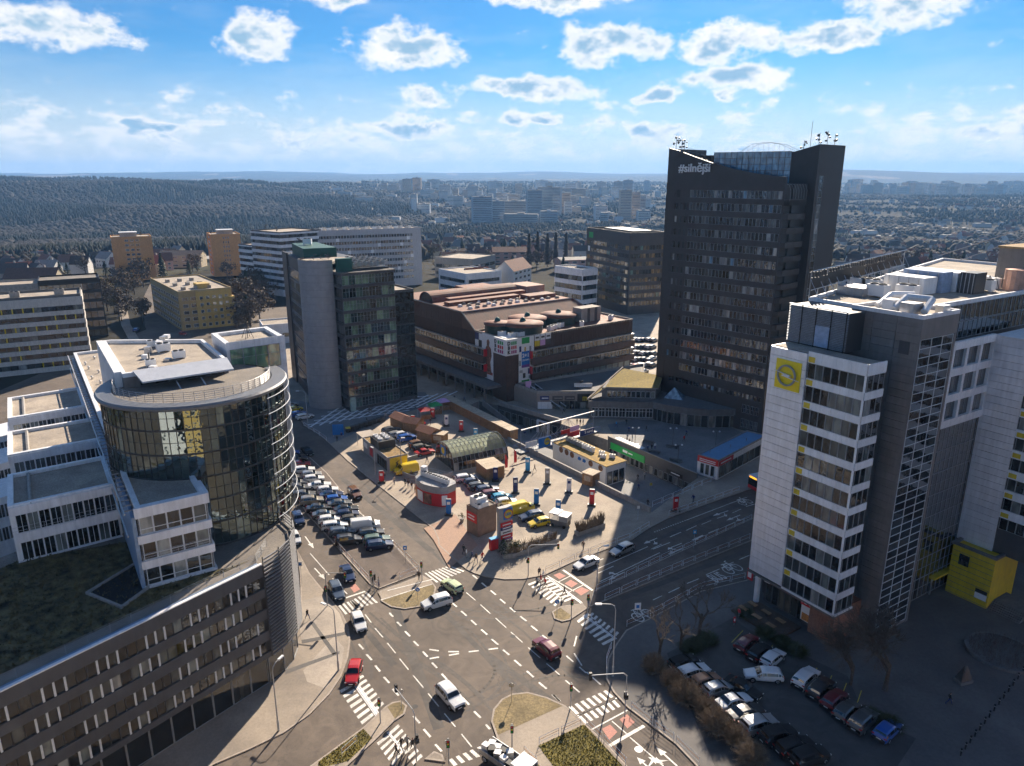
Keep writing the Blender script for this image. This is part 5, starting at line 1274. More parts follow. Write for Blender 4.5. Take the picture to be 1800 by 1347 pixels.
# ---------------------------------------------------------------- middle distance
HR = Vector((-138.0, 230.0)); hd = Vector((.868, .497)); HL = HR - hd * 66
H = block('slab_office', 'long white slab with window ribbons and yellow fins behind the stepped wings', HL, HR, 16, 23.5, mat('slab_grey', (.16, .155, .15), .8), gravel, [1.6 + 2.95 * i for i in range(7)], 1.55, 30, 3, frame_d, g_dark, mat('slab_beige', (.56, .53, .49), .8, var=.06, streak=.12), gap=.02, sides='R', proud=.3, m0=.3, par=.8, pm=mat('slab_grey', (.16, .155, .15)))
for r_ in range(7):
    for k in range(12):
        s = 3 + ((k * 11 + r_ * 5) % 23) * 2.75; panel(H, 'yellow_fin', (0, 0), (66, 0), s, s + .35, 1.6 + 2.95 * r_, 3.15 + 2.95 * r_, yellow_p, .1, .25)
for k in range(5): ac_unit(H, 12 + k * 12, 7, 23.5, 0, 1.5, concrete)
block('black_office', 'dark glazed office block standing behind the white slab', (-176, 268), (-158.7, 278.3), 16, 22.5, black_m, gravel_d, [.6 + 3.6 * i for i in range(6)], 2.5, 9, 8, frame_d, g_curt, black_m, gap=.05, sides='R', m0=.2)
block('grey_annex', 'plain grey concrete annex beside the black office block', (-189, 262), (-176.4, 269.5), 14, 21.5, concrete, gravel, [2, 6, 10, 14, 18], 1.2, 0, 2, frame_w, g_far, sides='L')
yb = mat('yellow_render', (.50, .35, .12), .85, var=.06, sc=.6, streak=.08); yb2 = mat('ochre_render', (.40, .29, .14), .85, var=.08, sc=.6, streak=.1)
Y = block('apartment_block', 'ochre and yellow apartment house with flat roof on the side street', (-133.7, 287.8), (-117, 300.3), 52, 15.5, yb2, gravel, [1.0 + 2.75 * i for i in range(5)], 1.4, 6, 16, frame_w, g_far, None, sides='L', gap=1.2, m0=.8)
MB().box(6.5, 20.5, -.5, 0, 0, 15.5).build('yellow_front', yb, Y); windows(Y, (6.5, -.5), (20.5, -.5), [1.0 + 2.75 * i for i in range(5)], 1.4, 5, .06, frame_w, g_far, .8, .8, 1.2)
for i in range(4): MB().box(17, 21.5, -1.4, 4, 3.2 + 2.75 * i, 4.2 + 2.75 * i).build('balcony', yb, Y); MB().box(8.5, 14.5, -1.3, -.5, 3.2 + 2.75 * i, 4.0 + 2.75 * i).build('balcony', yb, Y)
for k in range(9): MB().box(3 + (k % 3) * 5, 4.5 + (k % 3) * 5, 6 + (k // 3) * 14, 8 + (k // 3) * 14, 15.5, 16.8).build('chimney', concrete, Y)
MB().box(9, 14, 6, 12, 15.5, 17.6).build('roof_house', yb, Y)
orm = mat('orange_render', (.62, .32, .13), .85, var=.05, sc=.5, streak=.06)
for k, (A, B) in enumerate((((-236, 432), (-217.2, 442.5)), ((-186, 453.5), (-170.8, 461.8)))):
    O_ = block('apartment_tower', ('orange panel tower block, the left one of the pair before the wooded hill', 'orange panel tower block, the right one of the pair, next to the white offices')[k], A, B, 20, 25.5, orm, gravel, [1.2 + 2.75 * i for i in range(9)], 1.3, 3, 7, frame_w, g_far, None, sides='LR', gap=.9, m0=6.5, group='orange tower blocks')
    MB().box(5, 14, 6, 13, 25.5, 28).build('lift_house', paving_light, O_); MB().box(4.6, 14.4, 5.6, 13.4, 28, 28.4).build('lift_roof', white_p, O_)
    for x in (1, 16): antenna(O_, x, 2, 26, 1.6)
A, B = Vector((-109, 392)), Vector((-52, 420))
S1 = block('slab_office', 'long pale office slab with eight rows of small windows behind the glass tower', A, B, 15, 32, mat('pale_slab', (.46, .46, .48), .8, var=.06, streak=.1), gravel, [4.5 + 3.35 * i for i in range(8)], 1.5, 34, 4, frame_d, g_far, None, sides='R', gap=.35, m0=5)
for k in range(26): ac_unit(S1, 6 + k * 2.1, 4 + (k % 3) * 2.5, 32, 0, 1.3, white_s if k % 2 else steel)
for k in range(16): panel(S1, 'white_panel', (0, 0), ((B - A).length, 0), 6 + ((k * 17) % 53), 7.7 + ((k * 17) % 53), 6.0 + 3.35 * (k % 7), 7.9 + 3.35 * (k % 7), white_s)
S2 = block('stepped_office', 'white office block with dark ribbon windows left of the pale slab', (-139, 392), (-119, 376), 26, 32.5, dark_clad, gravel, [3.5 + 3.3 * i for i in range(9)], 1.7, 10, 9, frame_d, g_far, white_k, sides='R', gap=.1, proud=.4)
block('stepped_annex', 'lower white stepped annex with ribbon windows beside the orange tower', (-150, 402), (-139.5, 393), 20, 24.5, dark_clad, gravel, [2.5 + 3.3 * i for i in range(7)], 1.7, 5, 5, frame_d, g_far, white_p, sides='', gap=.1, proud=.4)
antenna(S2, 5, 6, 32.5, 1.4); antenna(S2, 16, 5, 32.5, 1.2)
DO = block('office_tower', 'dark office block with amber lit windows left of the tall tower', (36.7, 360.4), (52.0, 322.8), 18.4, 35.6, tower_clad, gravel, [4 + 3.55 * i for i in range(8)], 2.0, 12, 11, frame_d, glass('glass_amber', [(0, (.02, .02, .022)), (.35, (.05, .048, .045)), (.6, (.16, .12, .075)), (.8, (.30, .20, .10)), (.93, (.12, .2, .18))], .4), tower_clad, sides='R', gap=.06, m0=.5, par=1.0)
panel(DO, 'white_sign', (0, 0), (40, 0), 2.2, 4.2, 25.5, 28, white_s, .3); panel(DO, 'green_mark', (0, 0), (40, 0), 3, 7, 32, 34.6, green_p, .3)
MB().box(10, 36, 4, 14, 35.7, 37.0).build('roof_frame', frame_d, DO)
block('white_office', 'small white office building with three window ribbons before the dark block', (20.0, 337.4), (31.5, 323.8), 9.6, 20, white_p, gravel_d, [2.6 + 4.2 * i for i in range(4)], 2.2, 6, 4, frame_d, g_dark, white_p, sides='R', gap=.05, m0=.3, proud=.3)
block('white_office', 'low white office building with one window ribbon behind the department store', (-39.6, 391.7), (-23.4, 370.6), 22.5, 12, white_p, gravel, [3, 7.4], 1.8, 12, 9, frame_d, g_dark, white_p, sides='R', gap=.05, m0=1.5)
block('concrete_hall', 'low grey concrete hall right of the long pale slab', (-48, 452), (-24, 440), 30, 12, concrete, gravel, [2, 6.5], 2, 5, 4, frame_d, g_far, sides='R', gap=.8)
block('brown_annex', 'flat roofed annex with dark canopy beside the department store hall', (-46, 300), (-24, 312), 22, 9, dark_clad, gravel, [2, 5.5], 2, 9, 5, frame_d, g_dark, sides='R', gap=.1)
sg = block('green_kiosk', 'small flat building with teal wall by the side street', (-92, 262), (-70, 272), 12, 7, white_p, gravel, [2.5], 1.6, 4, 2, frame_w, g_dark, sides='R', gap=.8)
panel(sg, 'teal_panel', (0, 0), (24, 0), 12, 24, 2.5, 7, green_teal)
# sunlit flats behind the viewpoint: they show only as reflections in the drum and the other glass fronts
for k, (A, B, h, m, lb) in enumerate((((-2, 20), (-34, 27), 25, yb, 'yellow and orange flats facing the curved glass, seen reflected'), ((-38, 24), (-64, 34), 21, white_k, 'pale flats facing the stepped wings, seen reflected'), ((112, 48), (82, 30), 19, orm, 'orange flats facing the white office block, seen reflected'))):
    o = block('apartment_block', lb, A, B, 14, h, m, gravel, [1 + 2.8 * i for i in range(int(h / 2.8) - 1)], 1.5, 12, 0, frame_w, g_far, None, sides='', gap=1.3, m0=1)

# ---------------------------------------------------------------- houses of the suburb
roofs = [mat('roof_red', (.26, .085, .05), .85, var=.15, sc=1, rnd=.2), mat('roof_dark', (.07, .05, .045), .85, var=.15, sc=1, rnd=.3), mat('roof_brown', (.17, .085, .06), .85, var=.15, sc=1, rnd=.2), mat('roof_grey', (.22, .21, .2), .8, var=.1, sc=1, rnd=.2)]
walls = [mat('render_white', (.60, .585, .56), .85, var=.05, rnd=.12), mat('render_cream', (.52, .43, .30), .85, var=.05, rnd=.12), mat('render_pink', (.46, .30, .25), .85, var=.05, rnd=.12), mat('render_grey', (.36, .34, .32), .85, var=.05, rnd=.12)]
rn = ('red', 'dark', 'brown', 'grey'); wn = ('white', 'cream', 'pinkish', 'grey')
HM = {}
def house_parts(w, d, h, rh):
    k = (w, d, h, rh)
    if k not in HM:
        wl = MB().box(-w / 2, w / 2, -d / 2, d / 2, -8, h); wl.quad([(-w / 2, -d / 2, h), (-w / 2, d / 2, h), (-w / 2, 0, h + rh)][::-1]); wl.quad([(w / 2, -d / 2, h), (w / 2, d / 2, h), (w / 2, 0, h + rh)])
        e = .45; r = MB(); r.quad([(-w / 2 - e, -d / 2 - e, h - .35), (w / 2 + e, -d / 2 - e, h - .35), (w / 2 + e, 0, h + rh + .1), (-w / 2 - e, 0, h + rh + .1)]); r.quad([(w / 2 + e, d / 2 + e, h - .35), (-w / 2 - e, d / 2 + e, h - .35), (-w / 2 - e, 0, h + rh + .1), (w / 2 + e, 0, h + rh + .1)])
        ch = MB().box(-.5, .5, -.4, .4, h + rh * .3, h + rh + 1.2)
        HM[k] = (wl, r, ch)
    return HM[k]
HMM = {}
def house(x, y, w, d, h, rh, rz, ri, wi, label, group, z=None, win=True, name='house'):
    wl, r, ch = house_parts(w, d, h, rh)
    k = (w, d, h, rh, ri, wi)
    if k not in HMM: HMM[k] = (wl.mesh('wall', walls[wi]), r.mesh('roof', roofs[ri]), ch.mesh('chimney', walls[3]))
    a, b_, c_ = HMM[k]
    T_ = thing(name, label, 'house', (x, y, tz(x, y) + .2 if z is None else z), rz, group)
    put('wall', a, T_); ro = put('roof', b_, T_); put('chimney', c_, ro, (w * .2, d * .12, 0))
    if win:
        for A, B, n_ in (((-w / 2, -d / 2), (w / 2, -d / 2), 4), ((-w / 2, d / 2), (-w / 2, -d / 2), 2), ((w / 2, -d / 2), (w / 2, d / 2), 2)):
            windows(T_, A, B, [1.0 + 2.9 * q for q in range(max(1, int(h // 3)))], 1.4, n_, .1, frame_w, g_far, .6, .6, w / n_ * .45)
    return T_
named = [  # photo column, distance, width, depth, wall h, roof h, turn, roof, wall, label
    (838, 395, 14, 11, 8, 5, .6, 0, 0, 'house with red gable roof behind the low white offices'), (903, 400, 22, 11, 12, 5, 1.1, 2, 0, 'white gable ended house with long brown roof and chimneys'),
    (795, 520, 16, 12, 7, 4, .4, 2, 1, 'cream house with brown roof behind the concrete hall'), (895, 560, 26, 14, 9, 3, .1, 2, 2, 'long reddish house under the wooded slope'),
    (1010, 480, 24, 14, 9, 1.2, .3, 3, 2, 'pinkish flat house with white trims left of the dark block'), (640, 700, 18, 12, 8, 4, .2, 2, 0, 'lone house with brown roof among trees above the slab'),
    (55, 330, 34, 16, 9, 6, .35, 0, 1, 'orange red tiled roof behind the white slab at the left edge'), (65, 395, 26, 12, 8, 5, .1, 2, 1, 'brown roofed house behind the orange tiled one'), (15, 430, 22, 12, 8, 5, .4, 1, 3, 'dark roofed house at the far left edge'),
    (188, 560, 14, 10, 7, 4.5, -.5, 3, 0, 'white house with pale gable left of the orange tower'), (282, 520, 16, 11, 7, 5, .5, 2, 2, 'brown roofed villa between the two orange towers'), (322, 545, 30, 14, 9, 3, .1, 1, 1, 'long ochre house right between the orange towers'),
    (1590, 430, 16, 12, 9, 6.5, .5, 1, 0, 'white villa with steep dark roof right of the tower'), (1618, 395, 15, 11, 7, 5.5, -.4, 3, 1, 'villa with pale hipped roof behind the office roof'), (1500, 400, 13, 10, 6, 5.5, .2, 1, 0, 'small white house with dark roof beside the tower'),
    (1555, 350, 26, 12, 7, 3, .15, 2, 2, 'long pink house with flat brown roof behind the roof sign'), (1650, 330, 40, 12, 8, 1.2, .12, 3, 2, 'red terrace with chimneys right behind the office roof'), (1590, 318, 20, 12, 8, 5.5, .3, 1, 1, 'dark mansard roof with dormers behind the office roof'),
    (1700, 470, 14, 11, 7, 5, .4, 2, 0, 'white house with brown roof near the mast'), (1760, 440, 16, 12, 7, 5, -.3, 0, 1, 'cream house with red roof near the right edge')]
for u, y, w, d, h, rh, rz, ri, wi, lb in named:
    x = (u - CX) / FPX * (y * _c + CAM_H * _s); house(x, y, w, d, h, rh, rz, ri, wi, lb, None)
random.seed(21)
def zone(n, u0, u1, y0, y1, where):
    for i in range(n):
        u = random.uniform(u0, u1); y = math.exp(random.uniform(math.log(y0), math.log(y1))); x = (u - CX) / FPX * (y * _c + CAM_H * _s)
        ri = random.choice((0, 1, 1, 2, 2, 3)); wi = random.choice((0, 0, 0, 1, 1, 2, 3))
        house(x, y, random.choice((11, 14)), 10, random.choice((6, 7.5)), random.choice((4, 5)), random.uniform(-.8, .8), ri, wi, f'{wn[wi]} house with {rn[ri]} roof {where}', f'{wn[wi]} houses with {rn[ri]} roofs {where}', win=(y < 480))
zone(26, 5, 330, 460, 760, 'in the suburb below the wooded hill')
zone(52, 742, 1150, 540, 1100, 'in the suburb behind the department store')
zone(74, 1480, 1798, 430, 1050, 'in the suburb right of the tall tower')
zone(70, 560, 1150, 950, 2300, 'far off in the hazy valley'); zone(80, 1480, 1798, 950, 2300, 'on the valley floor at the right')

# ---------------------------------------------------------------- far blocks of the opposite slopes
fw = [mat('panel_grey', (.42, .41, .40), .85, var=.06, sc=.02, rnd=.2), mat('panel_buff', (.46, .36, .27), .85, var=.06, sc=.02, rnd=.2), mat('panel_blue', (.30, .36, .42), .85, var=.06, sc=.02, rnd=.2), mat('panel_white', (.60, .60, .60), .8, var=.06, sc=.02, rnd=.15)]
fn_ = ('grey', 'buff', 'bluish', 'white')
FBW = {}
def far_block(u, y, wpx, hpx, ci, label, group, turn=0.):
    x = (u - CX) / FPX * (y * _c + CAM_H * _s); z = tz(x, y); w = wpx / FPX * y; h = hpx / FPX * y
    T_ = thing('apartment_block', label, 'building', (x, y, z), turn, group)
    MB().box(-w / 2, w / 2, 0, 14, -15, h).build('wall', fw[ci], T_); MB().box(-w / 2 + .5, w / 2 - .5, .5, 13.5, h, h + 1.2).build('roof', concrete, T_)
    if w > 18: MB().box(-w * .1, w * .1, 4, 10, h + 1.2, h + 4).build('lift_house', fw[(ci + 1) % 4], T_)
    if wpx > 9 and hpx > 9:   # strips of windows, one per storey
        n = max(3, int(h / 3.4))
        for i in range(n): MB().box(-w / 2 + 1, w / 2 - 1, -.25, 0, h * (i + .38) / n, h * (i + .72) / n).build('window_strip', g_far, T_)
    return T_
big = [(848, 1500, 34, 50, 2), (876, 1520, 22, 42, 2), (905, 1560, 40, 40, 0), (940, 1700, 26, 50, 2), (965, 1750, 40, 52, 0), (990, 1800, 24, 40, 1), (915, 1480, 60, 22, 0), (965, 1500, 30, 26, 2), (980, 2100, 50, 34, 0), (1010, 2300, 40, 26, 1), (1000, 1900, 26, 30, 0),
       (716, 2600, 14, 26, 1), (733, 2650, 14, 28, 1), (752, 2500, 24, 16, 2), (676, 3000, 10, 16, 1), (780, 2400, 14, 18, 2), (690, 2700, 16, 14, 0), (1086, 2600, 15, 30, 0), (1103, 2600, 16, 32, 2), (1100, 1700, 20, 50, 1), (1118, 1750, 14, 44, 1), (1130, 1800, 10, 36, 0),
       (640, 2100, 30, 12, 3), (605, 2300, 24, 10, 3), (1060, 2800, 40, 12, 0), (1030, 2900, 30, 10, 0), (1000, 3000, 60, 10, 0), (820, 2600, 12, 14, 1), (840, 2800, 14, 10, 0)]
for k, (u, y, wp, hp, ci) in enumerate(big):
    far_block(u, y, wp, hp, ci, f'hazy {fn_[ci]} panel block on the far slope left of the tall tower', f'{fn_[ci]} panel blocks on the far slope', random.uniform(-.3, .3))
random.seed(8)
for i in range(84):
    u = random.choice((random.uniform(690, 880), random.uniform(830, 1160), random.uniform(830, 1160))); y = random.uniform(1500, 3300); ci = random.choice((0, 1, 2, 3, 3, 0))
    far_block(u, y, random.uniform(8, 24), random.uniform(9, 26) * (2200 / y) ** .5, ci, f'pale {fn_[ci]} estate block in the far housing', f'{fn_[ci]} estate blocks', random.uniform(-.35, .35))
random.seed(5)
for i in range(60):
    u = 1490 + i * 5.2 + random.uniform(-4, 4); y = random.uniform(3300, 4000); ci = random.choice((0, 1, 0, 2, 1))
    far_block(u, y, random.uniform(8, 18), random.uniform(11, 22), ci, f'hazy {fn_[ci]} panel block on the skyline right of the tall tower', f'{fn_[ci]} panel blocks on the right skyline', random.uniform(-.3, .3))
for i in range(120):
    u = random.uniform(570, 1150); y = random.uniform(1100, 3400); ci = random.choice((0, 3, 3, 1, 2))
    far_block(u, y, random.uniform(7, 22), random.uniform(4, 9), ci, f'small hazy {fn_[ci]} building in the far valley', f'small {fn_[ci]} buildings in the valley', random.uniform(-.4, .4))
for i in range(26):
    u = random.uniform(1485, 1800); y = random.uniform(900, 1500); ci = random.choice((3, 3, 0))
    far_block(u, y, random.uniform(14, 44), random.uniform(4, 8), ci, f'low {fn_[ci]} warehouse on the valley floor right of the tower', f'{fn_[ci]} warehouses on the valley floor', random.uniform(-.2, .2))
for u, y, w_, h_ in ((48, 640, 30, 4), (300, 600, 26, 7), (330, 620, 24, 6)):
    far_block(u, y, w_, h_, 3, 'white hall beside the motorway below the wooded hill', 'white halls by the motorway', .1)
hw = MB(); pts = [(-640, 640), (-420, 655), (-300, 640), (-200, 600)]
for a, c in zip(pts, pts[1:]):
    hw.quad([(a[0], a[1] - 12, tz(*a) + 3), (c[0], c[1] - 12, tz(*c) + 3), (c[0], c[1] + 12, tz(*c) + 3), (a[0], a[1] + 12, tz(*a) + 3)])
for nm, pts_, w_, m_, z_ in (('side_street', [(-96, 215), (-128, 262), (-150, 300), (-186, 372), (-210, 430)], 9, asphalt, .16), ('footpath', [(-118, 232), (-143, 268), (-163, 300), (-196, 360)], 3.5, paving, .18)):
    q = MB(); P_ = [Vector(p) for p in pts_]
    for a, c in zip(P_, P_[1:]):
        d = (c - a).normalized(); n = Vector((-d.y, d.x)) * w_ / 2; q.quad([(*(a - n), z_), (*(c - n), z_), (*(c + n), z_), (*(a + n), z_)])
    tag(q.build(nm, m_), kind='structure')
tag(hw.build('motorway', mat('far_road', (.34, .33, .32), .8), None), kind='structure')
# ================================================================ SMALL BUILDINGS AND STREET FURNITURE
random.seed(11)
GZ = SIDE + .01
# ---- glass vault over the metro entrance
VA = Vector((-12.2, 142.0)); vd = Vector((.862, .507)); VL, VW, VH = 13.2, 9.6, 4.9
V = thing('glass_vault', 'barrel vaulted glass pavilion on the market square', 'pavilion', (VA.x, VA.y, GZ), math.atan2(vd.y, vd.x))
ns, na = 13, 12
vault_m = bpy.data.materials.new('translucent_glazing'); vault_m.use_nodes = True; w = NT(vault_m.node_tree); tl = w.n.new('ShaderNodeBsdfTranslucent'); tl.inputs[0].default_value = (.62, .68, .56, 1); ms = w.n.new('ShaderNodeMixShader'); ms.inputs[0].default_value = .62; m3 = w.n.new('ShaderNodeMixShader'); m3.inputs[0].default_value = .5; tp = w.n.new('ShaderNodeBsdfTransparent'); tp.inputs[0].default_value = (.9, .95, .88, 1)
w.n['Principled BSDF'].inputs['Base Color'].default_value = (.36, .40, .35, 1); w.n['Principled BSDF'].inputs['Roughness'].default_value = .2; w.l.new(w.n['Principled BSDF'].outputs[0], ms.inputs[1]); w.l.new(tl.outputs[0], ms.inputs[2]); w.l.new(ms.outputs[0], m3.inputs[1]); w.l.new(tp.outputs[0], m3.inputs[2]); w.l.new(m3.outputs[0], w.n['Material Output'].inputs[0])
def vp(t): return (VW / 2 - VW / 2 * math.cos(t), VH * math.sin(t) ** .8)
for i in range(ns):
    for j in range(na):
        t0, t1 = math.pi * j / na, math.pi * (j + 1) / na
        (y0, z0), (y1, z1) = vp(t0), vp(t1); x0 = VL * i / ns
        k = .93 if i == ns - 1 else 1.
        q = MB().quad([(x0 + .03, y0, z0), (x0 + VL / ns - .03, y0 * k + (1 - k) * VW / 2, z0 * k), (x0 + VL / ns - .03, y1 * k + (1 - k) * VW / 2, z1 * k), (x0 + .03, y1, z1)])
        q.build('roof_pane' if 2 < j < 10 else 'side_pane', vault_m if 1 < j else g_shop, V)
for i in range(ns + 1):
    MB().path([(VL * i / ns, vp(math.pi * j / na)[0], vp(math.pi * j / na)[1] + .02) for j in range(na + 1)], .06, 5).build('arch_rib', frame_g, V)
for j in range(1, na): y, z = vp(math.pi * j / na); MB().tube((0, y, z + .02), (VL, y, z + .02), .035, n=4).build('purlin', frame_g, V)
for x in (0.0, VL):
    b = MB().quad([(x, *vp(math.pi * j / na)) for j in range(na + 1)]); b.build('end_glazing', g_shop, V)
    for k in range(6): y = VW * (k + 1) / 7; z = vp(math.acos(1 - 2 * y / VW))[1]; MB().box(x - .05, x + .05, y - .05, y + .05, 0, z).build('mullion', frame_d, V)
MB().lathe([(.01, 0), (.75, 0)], 20).build('round_sign', yellow_p, V, (-.12, VW * .55, 3.0), (0, -math.pi / 2, 0)); MB().box(-.08, -.04, VW * .42, VW * .68, 2.0, 4.0).build('sign_board', blue_p, V)
MB().box(.3, VL - .3, .4, VW - .4, 0, .06).build('floor', paving_dark, V)
rl = thing('stair_enclosure', 'curved railing round the stair opening in front of the glass vault', 'railing', (-17.6, 143.5, GZ))
pts = [(6.5 * math.cos(rad(t)), 6.5 * math.sin(rad(t)), 0) for t in range(120, 330, 12)]
q = MB()
for k in range(len(pts) - 1):
    a, c = pts[k], pts[k + 1]; q.quad([a, c, (c[0], c[1], .95), (a[0], a[1], .95)])
q.build('low_wall', frame_g, rl); MB().path([(p[0], p[1], 1.0) for p in pts], .05, 5).build('handrail', steel, rl)

# ---- kiosks
def kiosk_box(name, label, A, B, depth, h, wm, rm, cat='kiosk'):
    W, rz = frame_of(A, B); T_ = thing(name, label, cat, (A[0], A[1], GZ), rz)
    MB().box(0, W, 0, depth, 0, h).build('wall', wm, T_); MB().box(.15, W - .15, .15, depth - .15, h, h + .06).build('roof', rm, T_); parapet(T_, [(0, 0), (W, 0), (W, depth), (0, depth)], h, .25, .12, wm)
    return T_, W
kz = lambda u, v: at(560 + u / 7.0875, 690 + v / 7.0875)
k1a, k1b = kz(560, 745), kz(865, 1010)
k1, kw = kiosk_box('kiosk', 'long grey metal kiosk with mossy roof and cooling plant by the kerb', k1a, k1b, 4.6, 3.2, mat('kiosk_grey', (.30, .30, .31), .5, var=.08), mat('moss_roof', (.23, .15, .06), .95, var=.35, sc=1.5, bump=.4))
MB().box(kw * .28, kw * .62, .3, 4.2, 3.3, 5.0).build('cooling_frame', frame_d, k1)
for i in range(6): MB().lathe([(.55, 5.0), (.55, 5.35), (.4, 5.35), (.4, 5.1), (.01, 5.1)], 12, (kw * .33 + (i % 3) * 1.35, 1.3 + (i // 3) * 1.7)).build('fan', white_p, k1)
MB().box(kw, kw + .12, .5, 4.4, .3, 3.1).build('yellow_poster', yellow_p, k1); MB().prism([(.9, -.5), (1.6, .3), (1.1, .35), (1.9, 1.1), (.8, .5), (1.2, .4)], 0, .02).build('poster_mark', black_m, k1, (kw + .14, .9, 1.4), (math.pi / 2, 0, math.pi / 2))
panel(k1, 'red_poster', (0, 0), (kw, 0), kw * .30, kw * .42, .7, 2.6, red_p); panel(k1, 'white_poster', (0, 0), (kw, 0), kw * .05, kw * .2, 1.6, 2.8, white_s)
windows(k1, (0, 0), (kw, 0), [.3], 2.2, 4, .06, frame_d, g_shop, kw * .6, .3, .3)
MB().box(-5.0, .2, .2, 3.8, 2.9, 3.1).build('awning', paving_light, k1)
for x, y in ((-4.8, .4), (-4.8, 3.6)): MB().tube((x, y, 0), (x, y, 2.9), .05, n=5).build('awning_post', steel, k1)
# rounded red kiosk
r0, r1 = at(731, 872), at(785, 893); W, rz = frame_of(r0, r1)
k2 = thing('kiosk', 'boat shaped kiosk with red posters and grey plant screen on the square', 'kiosk', (r0.x, r0.y, GZ), rz)
oval = [(0, 0), (W * .2, -1.1), (W * .45, -1.6), (W * .7, -1.3), (W * .9, -.6), (W, .4), (W, 2.6), (W * .9, 3.4), (W * .5, 3.9), (W * .15, 3.4), (0, 2.4)]
MB().prism(oval, 0, 2.6).build('poster_wall', red_p, k2); MB().prism([(x, y + .03) for x, y in oval], 2.6, 4.0).build('plant_screen', mat('kiosk_grey', (.30, .30, .31)), k2)
for i, m in enumerate((mat('peach_print', (.6, .3, .15), .5, var=.4, sc=3), white_s, mat('poster_brown', (.2, .1, .06)), red_p, white_s)):
    a, c = oval[min(4, i)], oval[min(5, i + 1)]; panel(k2, 'poster', a, c, .15, (Vector(c) - Vector(a)).length - .1, .3, 2.3, m, .02)
for i in range(5): ac_unit(k2, W * (.15 + .17 * i), 1.3, 4.0, rz * 0, .8)
MB().box(.3, 1.3, 1.2, 2.2, 4.0, 5.8).build('vent_stack', white_p, k2); railing(k2, [(x, y, 4.0) for x, y in oval + [oval[0]]], .9, 2, 1.2, steel)
# brown box with red sign and roof plant
b0, b1 = at(821, 935), at(839.6, 946)
k3, W = kiosk_box('kiosk', 'square brown box with red sign and white roof plant', b0, b1, 4.2, 4.9, mat('corten', (.20, .145, .115), .7, var=.15, sc=1), gravel_d)
panel(k3, 'red_sign', (0, 0), (W, 0), .1, W - .1, 2.5, 4.2, red_p)
for z in (3.5, 2.95): panel(k3, 'sign_print', (0, 0), (W, 0), .5, W - .7, z, z + .22, white_s, .12, .02)
MB().box(.3, 2.3, .5, 2.8, 5.0, 6.7).build('plant_box', white_p, k3)
for y in (1.1, 2.2): MB().lathe([(.42, 6.7), (.42, 6.95), (.3, 6.95), (.3, 6.75), (.01, 6.75)], 12, (1.3, y)).build('fan', frame_d, k3)
MB().box(W - .9, W - .1, 1.2, 2.6, 5.0, 6.0).build('plant_box', white_p, k3); ac_unit(k3, W - .7, .7, 5, 0, .7)
# totem with supermarket sign
t0, t1 = at(877.7, 967), at(899.7, 960); W, rz = frame_of(t0, t1)
k4 = thing('sign_totem', 'tall grey totem with round yellow shop sign and red banners', 'sign', (t0.x, t0.y, GZ), rz)
MB().prism([(0, 0), (W * .5, -.25), (W, 0), (W, .7), (0, .7)], 0, 7.4).build('pylon', mat('kiosk_grey', (.30, .30, .31)), k4)
panel(k4, 'blue_board', (0, -.2), (W, -.2), W * .28, W - .02, 5.2, 7.2, blue_p, .02)
o = MB().lathe([(.01, .02), (.82, .02), (.82, 0)], 24).build('round_sign', yellow_p, k4, (W * .64, -.32, 6.2), (math.pi / 2, 0, 0)); ring_mesh(.86, .1, .03, 24).build('sign_ring', red_p, k4, (W * .64, -.32, 6.2), (math.pi / 2, 0, 0))
on_wall(k4, 'sign_lettering', TX['lidl'], (0, -.2), (W, -.2), W * .64, 6.2, .17, .62)
for z0, z1, m in ((4.0, 4.8, red_p), (3.4, 3.95, navy_p), (2.6, 3.35, white_s), (1.8, 2.55, red_p), (1.1, 1.75, purple_p)):
    panel(k4, 'banner_board', (0, -.2), (W, -.2), .15, W, z0, z1, m, .03); panel(k4, 'banner_print', (0, -.2), (W, -.2), .5, W - .4, z0 + .25, z0 + .45, white_s if m is not white_s else frame_d, .1, .01)
MB().box(-1.5, -.1, .1, .9, .1, 2.0).build('side_box', red_p, k4); MB().box(-1.52, -.08, .08, .92, 2.0, 2.15).build('side_box_top', cyan_p, k4)

# ---- timber market huts
def hut(label, A, B, depth, h, rm, pitched, group, open_=False):
    W, rz = frame_of(A, B); T_ = thing('market_hut', label, 'hut', (A[0], A[1], GZ), rz, group)
    n = max(4, int(h / .28))
    MB().box(.03, W - .03, .03, depth - .03, 0, h).build('wall', wood, T_)
    for i in range(n): MB().box(0, W, -.0, .04, h * i / n + .015, h * (i + 1) / n - .015).build('plank', wood, T_)
    if pitched:
        b = MB(); e = .3; rh = depth * .28
        b.quad([(-e, -e, h - .1), (W + e, -e, h - .1), (W + e, depth / 2, h + rh), (-e, depth / 2, h + rh)]).quad([(W + e, depth + e, h - .1), (-e, depth + e, h - .1), (-e, depth / 2, h + rh), (W + e, depth / 2, h + rh)])
        b.quad([(0, 0, h), (0, depth / 2, h + rh), (0, depth, h)], 1).quad([(W, 0, h), (W, depth, h), (W, depth / 2, h + rh)], 1); b.build('roof', [rm, wood], T_)
    else:
        b = MB().box(-.15, W + .15, -.2, depth + .15, h, h + .12); b.build('roof', rm, T_)
        for i in range(4): MB().box(-.14 + (W + .28) * i / 4, -.14 + (W + .28) * (i + 1) / 4 - .04, -.19, depth + .14, h + .12, h + .15).build('roof_board', rm, T_)
    if open_: panel(T_, 'shutter', (0, 0), (W, 0), W * .2, W * .8, h * .4, h * .85, wood_lt, .01)
    return T_
